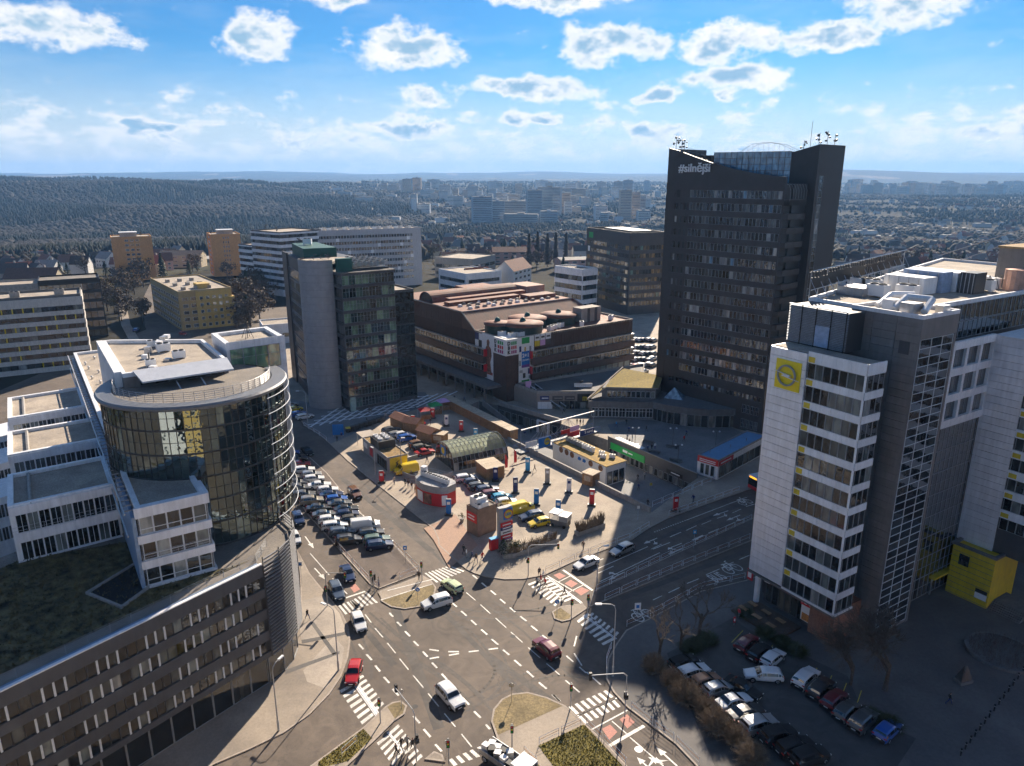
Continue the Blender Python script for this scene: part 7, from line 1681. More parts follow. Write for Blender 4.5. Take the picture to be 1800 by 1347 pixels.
# ================================================================ VEHICLES
# side profile stations: x (0 = nose), hood/roof line z, belt z, half width at belt, half width at roof
TYPES = {
    'hatchback': dict(L=4.15, W=1.78, st=[(0, .62, .55, .60), (.12, .78, .62, .74), (.9, .93, .84, .84), (1.15, .98, .9, .86), (1.85, 1.42, .93, .88), (2.3, 1.48, .94, .89), (3.3, 1.45, .96, .89), (3.75, 1.36, .98, .87), (4.05, 1.0, .92, .82), (4.15, .7, .6, .74)], glass=(1.15, 4.05), roof=(1.85, 3.75)),
    'estate': dict(L=4.65, W=1.82, st=[(0, .62, .55, .60), (.12, .78, .62, .74), (1.0, .94, .86, .85), (1.25, .99, .9, .87), (2.0, 1.42, .93, .89), (2.5, 1.49, .94, .90), (3.9, 1.46, .97, .90), (4.25, 1.38, .99, .88), (4.55, 1.0, .93, .83), (4.65, .7, .6, .76)], glass=(1.25, 4.55), roof=(2.0, 4.25)),
    'sedan': dict(L=4.6, W=1.8, st=[(0, .62, .55, .60), (.12, .76, .62, .74), (1.05, .92, .85, .85), (1.3, .96, .88, .86), (2.05, 1.38, .91, .88), (2.5, 1.44, .92, .89), (3.2, 1.41, .94, .88), (3.85, 1.04, .95, .87), (4.5, .98, .9, .82), (4.6, .72, .6, .76)], glass=(1.3, 3.85), roof=(2.05, 3.2)),
    'suv': dict(L=4.5, W=1.86, st=[(0, .75, .65, .66), (.12, .92, .75, .78), (.95, 1.06, .97, .88), (1.2, 1.12, 1.02, .90), (1.8, 1.56, 1.05, .92), (2.3, 1.66, 1.06, .92), (3.7, 1.64, 1.08, .92), (4.1, 1.54, 1.1, .90), (4.4, 1.12, 1.03, .86), (4.5, .8, .7, .78)], glass=(1.2, 4.4), roof=(1.8, 4.1)),
    'van': dict(L=5.2, W=1.95, st=[(0, .85, .7, .72), (.12, 1.1, .85, .84), (.7, 1.22, 1.08, .94), (.85, 1.28, 1.15, .95), (1.5, 2.0, 1.2, .97), (1.9, 2.15, 1.22, .97), (4.9, 2.15, 1.25, .97), (5.05, 2.1, 1.25, .96), (5.15, 1.3, 1.2, .95), (5.2, .8, .7, .92)], glass=(.85, 1.9), roof=(1.5, 5.05)),
}
CARM = {}
def car_meshes(kind):
    if kind in CARM: return CARM[kind]
    t = TYPES[kind]; L = t['L']; st = t['st']; g0, g1_ = t['glass']; r0, r1_ = t['roof']; sc = t['W'] / 1.8
    ring = []
    for x, zt, zb, hw in st:
        hw *= sc; zf = .24
        top = r0 <= x <= r1_
        wt = hw * (.80 if top else .93)
        ring.append([(x, hw * .90, zf), (x, hw * 1.0, zf + .22), (x, hw, zb - .12), (x, hw * .985, zb), (x, wt, zt - (.10 if top else .02)), (x, wt * .8, zt), (x, 0, zt + .015)])
    body = MB(); gl = {'windscreen': MB(), 'rear_window': MB(), 'side_window': [MB(), MB()]}
    def V_(p, s): return (L / 2 - p[0], s * p[1], p[2])
    for s in (1, -1):
        for i in range(len(ring) - 1):
            A, B = ring[i], ring[i + 1]
            for j in range(6):
                q = [V_(A[j], s), V_(B[j], s), V_(B[j + 1], s), V_(A[j + 1], s)]
                if s < 0: q = q[::-1]
                body.quad(q)
        # glass: side windows sit on the slope between belt and roof
        lo, hi = [], []
        for i, (x, zt, zb, hw) in enumerate(st):
            if (g0 - .01 <= x <= (g1_ if kind != 'van' else g1_ - .1) + .01):
                lo.append(Vector(V_(ring[i][3], s))); hi.append(Vector(V_(ring[i][4], s)))
        m = gl['side_window'][0 if s > 0 else 1]
        for k in range(len(lo) - 1):
            a, b, c, d = lo[k].lerp(hi[k], .1), lo[k + 1].lerp(hi[k + 1], .1), lo[k + 1].lerp(hi[k + 1], .9), lo[k].lerp(hi[k], .9)
            o = Vector((0, s * .012, .006)); w = (b - a).length
            if w < .12: continue
            e = .03 / w; q = [a.lerp(b, e) + o, b.lerp(a, e) + o, c.lerp(d, e) + o, d.lerp(c, e) + o]
            m.quad([tuple(p) for p in (q if s < 0 else q[::-1])])
    def pane(m, x0, x1):
        i0 = min(range(len(st)), key=lambda i: abs(st[i][0] - x0)); i1 = min(range(len(st)), key=lambda i: abs(st[i][0] - x1))
        a, b = ring[i0], ring[i1]; n = 4
        for k in range(n):
            f0, f1 = -1 + 2 * k / n, -1 + 2 * (k + 1) / n; wa, wb = a[4][1] * .93, b[4][1] * .9
            za, zb = a[6][2], b[6][2]; dx = .04 if x1 > x0 else -.04
            P = lambda f, w, r, t_: (L / 2 - (r[6][0] + t_ * dx * 2), f * w, r[6][2] + (.012 + .02 * (1 - f * f)) + (.05 * t_ if t_ > 0 else -.05 * -t_))
            m.quad([P(f0, wa, a, 1), P(f1, wa, a, 1), P(f1, wb, b, -1), P(f0, wb, b, -1)][::(1 if x1 > x0 else -1)])
    pane(gl['windscreen'], g0, r0)
    if kind != 'van': pane(gl['rear_window'], g1_, r1_)
    wheel = MB().lathe([(.06, .03), (.2, .02), (.21, .0), (.32, -.0), (.33, -.05), (.33, -.19), (.28, -.2)], 14)
    wheel.m = [1 if i < 28 else 0 for i in range(len(wheel.f))]
    arch = MB().lathe([(.01, .0), (.40, .0)], 14)
    light = MB().box(-.03, .03, -.17, .17, -.06, .07)
    CARM[kind] = dict(body=body.mesh('body', [mat('car_paint_black', (.012, .012, .014))], True), glass={k: (v.mesh(k, g_car) if not isinstance(v, list) else [q.mesh(k, g_car) for q in v]) for k, v in gl.items()},
                      wheel=wheel.mesh('wheel', [rubber, rim_m]), arch=arch.mesh('wheel_arch', black_m), head=light.mesh('headlight', white_s), tail=light.mesh('taillight', mat('tail_red', (.35, .01, .012), .3)), sill=MB().box(-L / 2 + .1, L / 2 - .1, -t['W'] / 2 + .1, t['W'] / 2 - .1, .16, .4).mesh('underbody', black_m), plate=MB().box(-.01, .01, -.26, .26, -.055, .055).mesh('number_plate', white_s))
    return CARM[kind]
PAINT = dict(white=(.66, .67, .68), silver=(.40, .41, .42), grey=(.15, .155, .16), darkgrey=(.055, .056, .06), black=(.012, .012, .014), red=(.42, .016, .018), maroon=(.13, .012, .02), blue=(.02, .10, .38), navy=(.015, .03, .085), cyan=(.05, .33, .50), yellow=(.70, .50, .015), beige=(.36, .33, .28), brown=(.17, .085, .045), green=(.10, .15, .12), lime=(.52, .60, .36), bluegrey=(.12, .15, .19), copper=(.34, .15, .07))
def paint(c):
    return mat('car_paint_' + c, PAINT[c], .28, met=.55 if c in ('silver', 'grey', 'darkgrey', 'copper', 'bluegrey', 'beige') else .0, var=0, spec=.5, coat=.8)
CWORD = dict(darkgrey='dark grey', bluegrey='blue grey', navy='dark blue', cyan='light blue')
def car(kind, colour, uv, dpx, label, group='parked cars', z=GZ, parts=True):
    p = at(*uv); q = at(uv[0] + dpx[0], uv[1] + dpx[1]); h = math.atan2(q.y - p.y, q.x - p.x)
    k = car_meshes(kind); t = TYPES[kind]; L, W = t['L'], t['W']
    T_ = thing('van' if kind == 'van' else 'car', label, 'van' if kind == 'van' else 'car', (p.x, p.y, z), h, group)
    b = put('body', k['body'], T_); recolour(b, 0, paint(colour))
    put('windscreen', k['glass']['windscreen'], T_)
    if kind != 'van': put('rear_window', k['glass']['rear_window'], T_)
    for m in k['glass']['side_window']: put('side_window', m, T_)
    put('underbody', k['sill'], T_)
    for x in (L / 2 - .85, -L / 2 + .8):
        for s in (1, -1):
            put('wheel_arch', k['arch'], T_, (x, s * (W / 2 - .012), .36), (-s * math.pi / 2, 0, 0)); put('wheel', k['wheel'], T_, (x, s * (W / 2 + .01), .33), (-s * math.pi / 2, 0, 0))
    st = t['st']
    if parts:
        for s in (1, -1):
            put('headlight', k['head'], T_, (L / 2 - .09, s * W * .34, st[1][1] - .12), (0, .4, s * -.3)); put('taillight', k['tail'], T_, (-L / 2 + .06, s * W * .39, st[-2][1] - .12), (0, 0, 0))
        put('number_plate', k['plate'], T_, (L / 2 + .005, 0, .45)); put('number_plate', k['plate'], T_, (-L / 2 - .005, 0, .6))
        for s in (1, -1): MIR = HMM.setdefault('mirror', MB().box(-.08, .06, -.1, .1, -.06, .08).mesh('mirror', black_m)); put('mirror', MIR, T_, (L / 2 - st[3][0] - .35, s * (W / 2 + .02), st[3][2] + .08))
    return T_
ORD = ('first', 'second', 'third', 'fourth', 'fifth', 'sixth', 'seventh', 'eighth', 'ninth', 'tenth', 'eleventh', 'twelfth', 'thirteenth', 'fourteenth', 'fifteenth', 'sixteenth', 'seventeenth', 'eighteenth')
def row(cars, where, dpx, conv, group, z=GZ):
    for i, c in enumerate(cars):
        kind, col, u, v = c[:4]; d = c[4] if len(c) > 4 else dpx
        car(kind, col, conv(u, v), d, f'{CWORD.get(col, col)} {kind}, {ORD[i]} {where}', group, z)
zf = lambda u, v: (480 + u / 4.276, 650 + v / 4.276)
zk = lambda u, v: (560 + u / 7.0875, 690 + v / 7.0875)
zr = lambda u, v: (1280 + u / 2.375, 780 + v / 2.375)
row([('estate', 'darkgrey', 180, 695), ('hatchback', 'red', 210, 735), ('estate', 'white', 232, 778), ('hatchback', 'silver', 290, 812), ('hatchback', 'white', 310, 845), ('sedan', 'white', 350, 893), ('hatchback', 'white', 412, 930), ('sedan', 'navy', 440, 966), ('hatchback', 'blue', 480, 1000), ('sedan', 'grey', 503, 1032), ('sedan', 'darkgrey', 550, 1075), ('hatchback', 'navy', 562, 1112), ('hatchback', 'black', 596, 1152)], 'in the street side row of the left car park', (33, -4), zf, 'cars in the left car park')
row([('hatchback', 'blue', 60, 795), ('estate', 'darkgrey', 150, 838), ('estate', 'grey', 172, 876), ('suv', 'grey', 196, 920), ('estate', 'grey', 232, 965), ('suv', 'beige', 292, 1012), ('sedan', 'darkgrey', 346, 1066), ('sedan', 'grey', 392, 1114), ('hatchback', 'white', 428, 1155), ('estate', 'white', 466, 1200), ('estate', 'bluegrey', 522, 1245), ('suv', 'darkgrey', 570, 1310)], 'in the inner row of the left car park', (33, -4), zf, 'cars in the left car park')
row([('estate', 'darkgrey', 738, 1255), ('estate', 'green', 780, 1305), ('estate', 'navy', 802, 1345)], 'car below the white van in the left car park', (33, -4), zf, 'cars in the left car park')
vn = car('van', 'white', zf(695, 1205), (33, -4), 'white delivery van with dark lettering on its side in the left car park', 'cars in the left car park')
on_wall(vn, 'lettering', TX['izomat'], (-2, -.975), (2, -.975), 2.0 - .6, 1.05, .03, .62); on_wall(vn, 'lettering', TX['izomat'], (2, .975), (-2, .975), 2.0, 1.05, .03, .62)
row([('hatchback', 'silver', 130, 283), ('hatchback', 'yellow', 165, 315), ('hatchback', 'blue', 195, 352), ('estate', 'white', 240, 372)], 'from the top in the bays beside the tiled plaza', (30, -6), zf, 'cars beside the tiled plaza')
row([('estate', 'grey', 905, 500), ('estate', 'silver', 975, 558), ('hatchback', 'white', 1050, 560), ('suv', 'blue', 1100, 605), ('estate', 'brown', 1240, 672), ('estate', 'black', 1280, 722), ('sedan', 'red', 1325, 780)], 'from the top in the bays beside the timber huts', (33, -7), zk, 'cars beside the timber huts')
row([('estate', 'white', 1450, 838), ('hatchback', 'navy', 1508, 868), ('estate', 'darkgrey', 1548, 900), ('estate', 'navy', 1610, 925), ('estate', 'maroon', 1652, 958), ('hatchback', 'cyan', 1720, 985), ('hatchback', 'white', 1755, 1020)], 'from the top in the square row before the vault', (33, -5), zf, 'cars on the square')
car('van', 'yellow', zk(1095, 1010), (-30, 6), 'small yellow van parked beside the grey kiosk', 'cars on the square'); car('van', 'yellow', Q4(318, 835), (33, -8), 'yellow van parked on the square behind the totem', 'cars on the square'); car('suv', 'navy', Q4(380, 880), (-33, 6), 'dark blue suv parked beside the yellow van', 'cars on the square'); car('hatchback', 'yellow', Q4(425, 915), (-33, 7), 'bright yellow hatchback at the end of the square row', 'cars on the square')
M_ = 'cars driving through the junction'
for a in (('hatchback', 'white', Q7(433, 530), (14, 34), 'white hatchback coming off the left crossing', M_), ('suv', 'white', Q7(965, 965), (30, 33), 'white people carrier in the middle of the junction', M_), ('hatchback', 'red', Q7(405, 825), (-8, 30), 'bright red hatchback driving onto the lower left crossing', M_), ('suv', 'white', Q7(885, 415), (-33, 10), 'white suv turning beside the half moon island', M_), ('hatchback', 'lime', Q7(975, 318), (-24, -17), 'pale green and white hatchback leaving the junction', M_), ('suv', 'maroon', Q8(398, 685), (-25, -22), 'red compact van crossing at the tower shadow edge', M_),
          ('sedan', 'navy', Q7(368, 245), (16, 33), 'dark saloon second in line at the left crossing', M_), ('estate', 'bluegrey', Q7(305, 345), (16, 33), 'grey blue estate first in line at the left crossing', M_), ('sedan', 'white', Q4(698, 1150), (-33, 14), 'white saloon waiting at the right crossing', M_), ('estate', 'silver', Q4(908, 1070), (-33, 15), 'silver estate on the main road behind the white saloon', M_), ('suv', 'brown', zf(615, 950), (22, 24), 'dark brown suv driving past the left car park', M_), ('sedan', 'black', zf(258, 632), (22, 22), 'black car driving past the grey kiosk', M_), ('hatchback', 'blue', zf(130, 645), (24, -3), 'blue hatchback at the top end of the left car park', M_), ('suv', 'navy', zf(190, 1145), (14, 28), 'dark suv on the lane beside the curved glass', M_), ('hatchback', 'white', zf(165, 1290), (14, 30), 'white car half hidden behind the curved glass', M_)):
    car(*a, z=.008)
car('hatchback', 'blue', (240, 583), (20, -12), 'blue car on the side street before the ochre flats', 'cars on the side street'); car('hatchback', 'red', (322, 590), (20, 6), 'red car on the side street beyond the drum', 'cars on the side street')
row([('hatchback', 'maroon', 75, 852), ('hatchback', 'black', 128, 890), ('hatchback', 'white', 185, 915)], 'of the three beside the restaurant terrace', (24, -20), zr, 'cars in the shaded car park')
row([('suv', 'white', 322, 1000), ('suv', 'darkgrey', 385, 1045), ('hatchback', 'maroon', 440, 1088), ('hatchback', 'grey', 492, 1135), ('suv', 'grey', 560, 1178), ('hatchback', 'blue', 662, 1218)], 'in the shaded row under the bare trees', (24, -22), zr, 'cars in the shaded car park')
car('estate', 'white', zr(145, 985), (-33, -2), 'white estate standing across the shaded car park', 'cars in the shaded car park'); car('sedan', 'black', zr(60, 1040), (33, 18), 'black saloon standing in the aisle of the shaded car park', 'cars in the shaded car park')
row([('hatchback', 'black', 1195, 770), ('estate', 'white', 1248, 825), ('hatchback', 'copper', 1320, 878), ('hatchback', 'silver', 1395, 925), ('sedan', 'white', 1485, 1000), ('sedan', 'darkgrey', 1555, 1065), ('suv', 'silver', 1630, 1135)], 'from the top in the row behind the hedge', (33, -11), Q8, 'cars behind the hedge')
row([('suv', 'black', 205, 1240), ('estate', 'black', 275, 1285), ('suv', 'black', 335, 1330)], 'of the black ones at the bottom of the hedge row', (33, -11), zr, 'cars behind the hedge')
# bus at the stop, lorry at the bottom edge
p = at(1330, 862); T_ = thing('bus', 'red and white city bus standing at the stop behind the office block', 'bus', (p.x + 4.4, p.y + 2.2, .01), math.atan2(.42, .9) + math.pi)
MB().box(-6, 6, -1.25, 1.25, .35, 1.15).build('lower_body', red_p, T_); MB().box(-6, 6, -1.24, 1.24, 1.15, 2.5).build('window_band', g_car, T_); MB().box(-6, 6, -1.25, 1.25, 2.5, 3.1).build('roof', white_s, T_); MB().box(5.99, 6.05, -1.2, 1.2, 1.1, 2.6).build('windscreen', g_car, T_); MB().box(6.0, 6.07, -.9, .9, 2.65, 2.95).build('display', mat('amber_display', (.8, .32, .02), .5, emit=1.2), T_)
for x in (-3.2, 3.6):
    for s in (1, -1): o = put('wheel', CARM['suv']['wheel'], T_, (x, s * 1.26, .48), (-s * math.pi / 2, 0, 0), (1.45, 1.45, 1.45))
p = at(*Q8(150, 1345)); q_ = at(*Q8(250, 1415)); T_ = thing('lorry', 'open lorry loaded with wrapped goods at the bottom edge', 'lorry', (p.x, p.y, .01), math.atan2(q_.y - p.y, q_.x - p.x))
MB().box(-2.6, 1.8, -1.1, 1.1, .8, 1.0).build('bed', frame_g, T_); MB().box(1.9, 3.8, -1.05, 1.05, .5, 2.3).build('cab', white_s, T_); MB().box(3.2, 3.82, -.95, .95, 1.4, 2.15).build('windscreen', g_car, T_)
for s in (-1, 1): MB().box(-2.6, 1.8, s * 1.1 - .04, s * 1.1 + .04, 1.0, 1.5).build('side_board', steel, T_)
for i in range(9): MB().prism([(-.4, -.3), (.35, -.35), (.42, .3), (-.3, .36)], 0, random.uniform(.5, 1.0)).build('wrapped_load', (white_p, black_m, steel)[i % 3], T_, (-2.1 + (i % 5) * .85, -.5 + (i // 5) * .95, 1.0), (0, 0, random.random()))
for x in (-1.8, 2.9):
    for s in (1, -1): put('wheel', CARM['suv']['wheel'], T_, (x, s * 1.1, .42), (-s * math.pi / 2, 0, 0), (1.25, 1.25, 1.25))
# cars behind the department store, small in view
FC = {}
for i in range(34):
    u = 1108 + (i % 6) * 8 + random.uniform(-2, 2); v = 602 + (i // 6) * 11 + random.uniform(-2, 2); col = random.choice(('white', 'silver', 'grey', 'darkgrey', 'red', 'navy', 'white', 'silver'))
    car('hatchback', col, (u, v), (6, -2), f'small {CWORD.get(col, col)} car in the bright car park behind the department store', f'{col} cars behind the store', parts=False)

# ================================================================ PEOPLE
def person_mesh(pose):
    """one continuous body grown over a jointed skeleton; materials by region"""
    k = {'walk': 1., 'walk_b': -1., 'stand': .18}[pose]
    J = dict(pel=(0, 0, .95), spine=(0.01, 0, 1.15), chest=(.02, 0, 1.36), neck=(.03, 0, 1.50), head=(.05, 0, 1.62), crown=(.04, 0, 1.73))
    E_ = [('pel', 'spine'), ('spine', 'chest'), ('chest', 'neck'), ('neck', 'head'), ('head', 'crown')]
    R_ = dict(pel=(.15, .12), spine=(.14, .11), chest=(.17, .12), neck=(.06, .06), head=(.088, .095), crown=(.06, .07))
    for s, n in ((1, 'l'), (-1, 'r')):
        f_ = k * s
        J.update({n + 'hip': (0.0, s * .10, .90), n + 'knee': (.20 * f_ + .04, s * .11, .50), n + 'ank': (.34 * f_ - (.06 if f_ < 0 else 0), s * .11, .09 + (.05 if f_ < -.5 else 0)), n + 'toe': (.34 * f_ + .15, s * .12, .035 + (.0 if f_ > -.5 else .02)),
                  n + 'sho': (.02, s * .19, 1.40), n + 'elb': (-.10 * f_, s * .25, 1.13), n + 'wri': (-.16 * f_ + .10, s * .25, .90), n + 'palm': (-.17 * f_ + .13, s * .25, .83)})
        R_.update({n + 'hip': (.095, .095), n + 'knee': (.065, .065), n + 'ank': (.045, .045), n + 'toe': (.04, .03), n + 'sho': (.075, .075), n + 'elb': (.055, .055), n + 'wri': (.035, .035), n + 'palm': (.035, .02)})
        E_ += [('pel', n + 'hip'), (n + 'hip', n + 'knee'), (n + 'knee', n + 'ank'), (n + 'ank', n + 'toe'), ('chest', n + 'sho'), (n + 'sho', n + 'elb'), (n + 'elb', n + 'wri'), (n + 'wri', n + 'palm')]
        px_, py_, pz_ = J[n + 'palm']
        for q, (dx, dz) in enumerate(((.035, -.05), (.018, -.085), (.0, -.092), (-.018, -.085), (-.034, -.07))):
            J[f'{n}f{q}'] = (px_ + dx, py_ - s * .012, pz_ + dz); R_[f'{n}f{q}'] = (.009, .009); E_.append((n + 'palm', f'{n}f{q}'))
    nm = list(J); me = bpy.data.meshes.new('person'); me.from_pydata([J[n] for n in nm], [(nm.index(a), nm.index(b)) for a, b in E_], [])
    o = bpy.data.objects.new('person', me); COL.objects.link(o); o.modifiers.new('s', 'SKIN'); sv = me.skin_vertices[0].data
    for i, n in enumerate(nm): sv[i].radius = R_[n]
    sv[0].use_root = True; o.modifiers.new('d', 'SUBSURF').levels = 1
    bpy.context.view_layer.update(); m2 = bpy.data.meshes.new_from_object(o.evaluated_get(bpy.context.evaluated_depsgraph_get())); bpy.data.objects.remove(o)
    m2.materials.clear()
    for m in (frame_d, navy_p, skin, hair_m, black_m): m2.materials.append(m)
    for p in m2.polygons:
        c = p.center; z = c.z
        p.material_index = 4 if z < .10 else 0 if z < .93 and abs(c.y) < .20 else 2 if (z < .89 and abs(c.y) >= .20) else 1 if z < 1.49 else (3 if (c.z > 1.68 or c.x < .02) and z > 1.55 else 2)
        p.use_smooth = True
    return m2
PM = {k: person_mesh(k) for k in ('walk', 'walk_b', 'stand')}
JK = dict(black=black_m, red=red_p, blue=cyan_p, navy=navy_p, beige=paving_light, brown=bark, grey=frame_g, white=white_s, yellow=yellow_p, green=green_teal)
TRO = [frame_d, navy_p, black_m, frame_g]
def person(u, v, col, where, pose=None, face=None, z=GZ, zat=None):
    p = at(u, v, 0 if zat is None else zat); pose = pose or random.choice(('walk', 'walk_b', 'stand'))
    o = put('person', PM[pose], None, (p.x, p.y, z if zat is None else zat), (0, 0, random.uniform(0, 6.28) if face is None else face)); s = random.uniform(.95, 1.06); o.scale = (s, s, s)
    recolour(o, 0, random.choice(TRO)); recolour(o, 1, JK[col])
    verb = 'standing' if pose == 'stand' else 'walking'
    return tag(o, f'person in {col} jacket {verb} {where}', 'person', 'pedestrians')
for a in ((541, 1090, 'black', 'alone on the left pavement below the louvre screen', 'walk'), (656, 1030, 'black', 'at the kerb of the car park island, left of two', 'stand'), (666, 1034, 'grey', 'at the kerb of the car park island, right of two', 'stand'), (737, 1022, 'brown', 'on the pavement island', 'stand'),
          (815, 975, 'black', 'in the group in the kiosk shadow, left', 'walk'), (820, 982, 'white', 'in the group in the kiosk shadow, right', 'stand'), (830, 985, 'navy', 'behind the pair in the kiosk shadow', 'walk'), (837, 990, 'brown', 'in the sun beside the kiosk shadow', 'walk'), (848, 988, 'red', 'next to the totem shadow', 'walk_b'),
          (948, 1015, 'brown', 'at the head of the group on the right crossing', 'walk'), (955, 1020, 'white', 'with a pale bag on the right crossing', 'walk_b'), (951, 1028, 'red', 'in the middle of the group on the right crossing', 'walk'), (958, 1034, 'red', 'at the back of the group on the right crossing', 'walk'), (944, 1032, 'grey', 'left in the group on the right crossing', 'walk'), (992, 1049, 'black', 'alone on the right crossing', 'walk'), (1034, 1068, 'black', 'at the nose of the median', 'stand'),
          (697, 1332, 'black', 'left in the group on the bottom crossing', 'walk'), (706, 1320, 'black', 'second in the group on the bottom crossing', 'walk_b'), (716, 1318, 'grey', 'third in the group on the bottom crossing', 'walk'), (726, 1322, 'black', 'right in the group on the bottom crossing', 'walk'),
          (1025, 968, 'brown', 'on the kerb side path by the planter', 'walk'), (1138, 893, 'black', 'at the corner of the blue railing', 'walk'), (1298, 1088, 'red', 'beside the short red post', 'stand'), (1667, 1240, 'black', 'alone across the shaded forecourt', 'walk'), (723, 842, 'brown', 'by the pillars near the yellow van', 'walk'), (676, 845, 'black', 'beside the slim lamp', 'stand'), (693, 853, 'beige', 'left of the boards by the kiosk', 'walk'),
          (751, 815, 'brown', 'between the van and the vault', 'walk'), (797, 850, 'brown', 'in front of the curved railing', 'walk'), (712, 855, 'black', 'in the queue before the red kiosk, left', 'stand'), (718, 858, 'brown', 'in the queue before the red kiosk, second', 'stand'), (724, 861, 'black', 'in the queue before the red kiosk, third', 'stand'), (730, 866, 'grey', 'in the queue before the red kiosk, right', 'stand'), (940, 830, 'beige', 'near the pale blue pillar', 'walk'),
          (747, 752, 'red', 'between the huts and the stalls', 'walk'), (757, 747, 'black', 'near the red pillar by the stalls', 'stand'), (779, 752, 'navy', 'beside the white pillar', 'walk'), (649, 727, 'black', 'at the door of the glass tower', 'stand'), (652, 729, 'brown', 'beside the door of the glass tower', 'walk'), (728, 708, 'black', 'at the far edge of the tiled plaza', 'walk'), (645, 745, 'black', 'behind the row of bins', 'stand'), (678, 738, 'grey', 'at the end of the row of bins', 'walk'), (593, 778, 'black', 'by the blue board', 'stand'), (601, 773, 'navy', 'right of the blue board', 'walk'),
          (799, 705, 'black', 'on the plaza before the store, left', 'walk'), (816, 707, 'navy', 'on the plaza before the store, right', 'walk'), (847, 698, 'black', 'by the top of the ramp', 'walk'), (851, 696, 'white', 'in white at the top of the ramp', 'walk'), (838, 692, 'brown', 'near the store columns', 'stand'), (826, 693, 'black', 'under the store walkway', 'walk'),
          (1083, 752, 'blue', 'on the upper plaza before the grey shops', 'walk'), (1101, 748, 'black', 'right of the light blue walker', 'walk'), (1105, 762, 'navy', 'behind the plaza lamp', 'walk'), (1136, 760, 'black', 'in the middle of the shaded plaza', 'walk'), (1206, 768, 'navy', 'far right of the shaded plaza', 'walk'), (1202, 778, 'red', 'near the right bench of the shaded plaza', 'walk'), (1138, 795, 'navy', 'left of the bench group', 'stand'), (1145, 793, 'black', 'in the bench group', 'stand'), (1151, 791, 'white', 'in white by the bench', 'stand'), (1102, 780, 'brown', 'in the sunlit patch, left', 'stand'), (1106, 783, 'beige', 'in the sunlit patch, right', 'stand'), (1111, 776, 'brown', 'behind the sunlit bench', 'stand'),
          (1014, 747, 'brown', 'in the sun near the bridge end, left', 'stand'), (1020, 748, 'black', 'in the sun near the bridge end, middle', 'stand'), (1025, 749, 'beige', 'in the sun near the bridge end, right', 'stand'), (991, 728, 'black', 'before the restaurant front', 'walk'), (1006, 722, 'grey', 'near the shop posters', 'walk'), (949, 718, 'black', 'at the foot of the escalator', 'stand'), (1335, 850, 'black', 'at the bus stop', 'stand'), (1218, 885, 'navy', 'near the red pillar by the bus stop', 'walk')):
    person(*a)
for a in ((1121, 845, 'black', 'down in the sunken plaza, left'), (1133, 842, 'grey', 'down in the sunken plaza, by the shops'), (1122, 862, 'navy', 'down in the sunken plaza, in front'), (1144, 860, 'yellow', 'in bright yellow down in the sunken plaza'), (1047, 792, 'black', 'under the bridge in the sunken plaza'), (933, 762, 'black', 'before the arcade, left'), (922, 768, 'navy', 'before the arcade, near the wall'), (957, 757, 'brown', 'before the white portal of the arcade')):
    person(*a, 'walk', zat=PIT_Z)
# ================================================================ TREES
random.seed(3)
def bare_tree_mesh(h, spread, depth=5, fine=3, seed=1, rr=.024):
    rnd = random.Random(seed); tr, br_ = MB(), MB()
    def grow(p, d, L, r, k):
        q = p + d * L
        m = tr if k >= depth - 1 else br_
        m.tube(p, q, r, r * .68, 5 if k >= depth - 1 else 3, caps=False)
        if k == 0: return
        for i in range(fine + (k < 3)):
            a = d.orthogonal().normalized(); a = Matrix.Rotation(rnd.uniform(0, 6.28), 3, d) @ a
            nd = (d + a * rnd.uniform(.35, .85) * spread + Vector((0, 0, .12))).normalized()
            grow(p.lerp(q, rnd.uniform(.55, 1.0)), nd, L * rnd.uniform(.64, .88), max(.030, r * .66), k - 1)
    grow(Vector((0, 0, 0)), Vector((rnd.uniform(-.06, .06), rnd.uniform(-.06, .06), 1)).normalized(), h * .30, h * rr, depth)
    return tr.mesh('trunk', bark), br_.mesh('crown', twig)
BT = [bare_tree_mesh(8.5, .95, 6, 2, 4), bare_tree_mesh(8.0, 1.0, 6, 2, 9), bare_tree_mesh(11.0, 1.05, 6, 3, 5)]
def bare_tree(uv, k, s, lb, cm=None, group=None):
    p = at(*uv); T_ = thing('bare_tree', lb, 'tree', (p.x, p.y, SIDE), random.uniform(0, 6), group); T_.scale = (s, s, s); put('trunk', BT[k][0], T_); c = put('crown', BT[k][1], T_)
    if cm: recolour(c, 0, cm)
bare_tree((1158, 1160), 0, 1.15, 'bare tree at the pavement corner, left of three', twig_l); bare_tree((1196, 1143), 1, 1.2, 'bare tree at the pavement corner, middle of three'); bare_tree((1228, 1120), 0, 1.35, 'bare tree at the pavement corner, right of three')
bare_tree((1495, 1205), 2, .85, 'bare tree left of the pair before the office block'); bare_tree((1555, 1215), 2, 1.15, 'big bare tree right of the pair before the office block')
def shrub_mesh(w, h, n, seed, m):
    rnd = random.Random(seed); b = MB()
    for i in range(n):
        a, e = rnd.uniform(0, 6.28), rnd.uniform(.15, 1.5); L = rnd.uniform(.55, 1.05); r0 = rnd.uniform(0, .25) * w
        p = Vector((r0 * math.cos(a), r0 * math.sin(a), 0)); q = p + Vector((math.cos(a) * math.cos(e) * w, math.sin(a) * math.cos(e) * w, math.sin(e) * h)) * L
        mid = p.lerp(q, .5) + Vector((rnd.uniform(-.1, .1), rnd.uniform(-.1, .1), h * .08)); b.tube(p, mid, .03, .02, 3, caps=False).tube(mid, q, .02, .006, 3, caps=False)
        for k in range(3): s = mid.lerp(q, rnd.random()); b.tube(s, s + Vector((rnd.uniform(-.35, .35), rnd.uniform(-.35, .35), rnd.uniform(.0, .4))), .012, .004, 3, caps=False)
    return b.mesh('twigs', m)
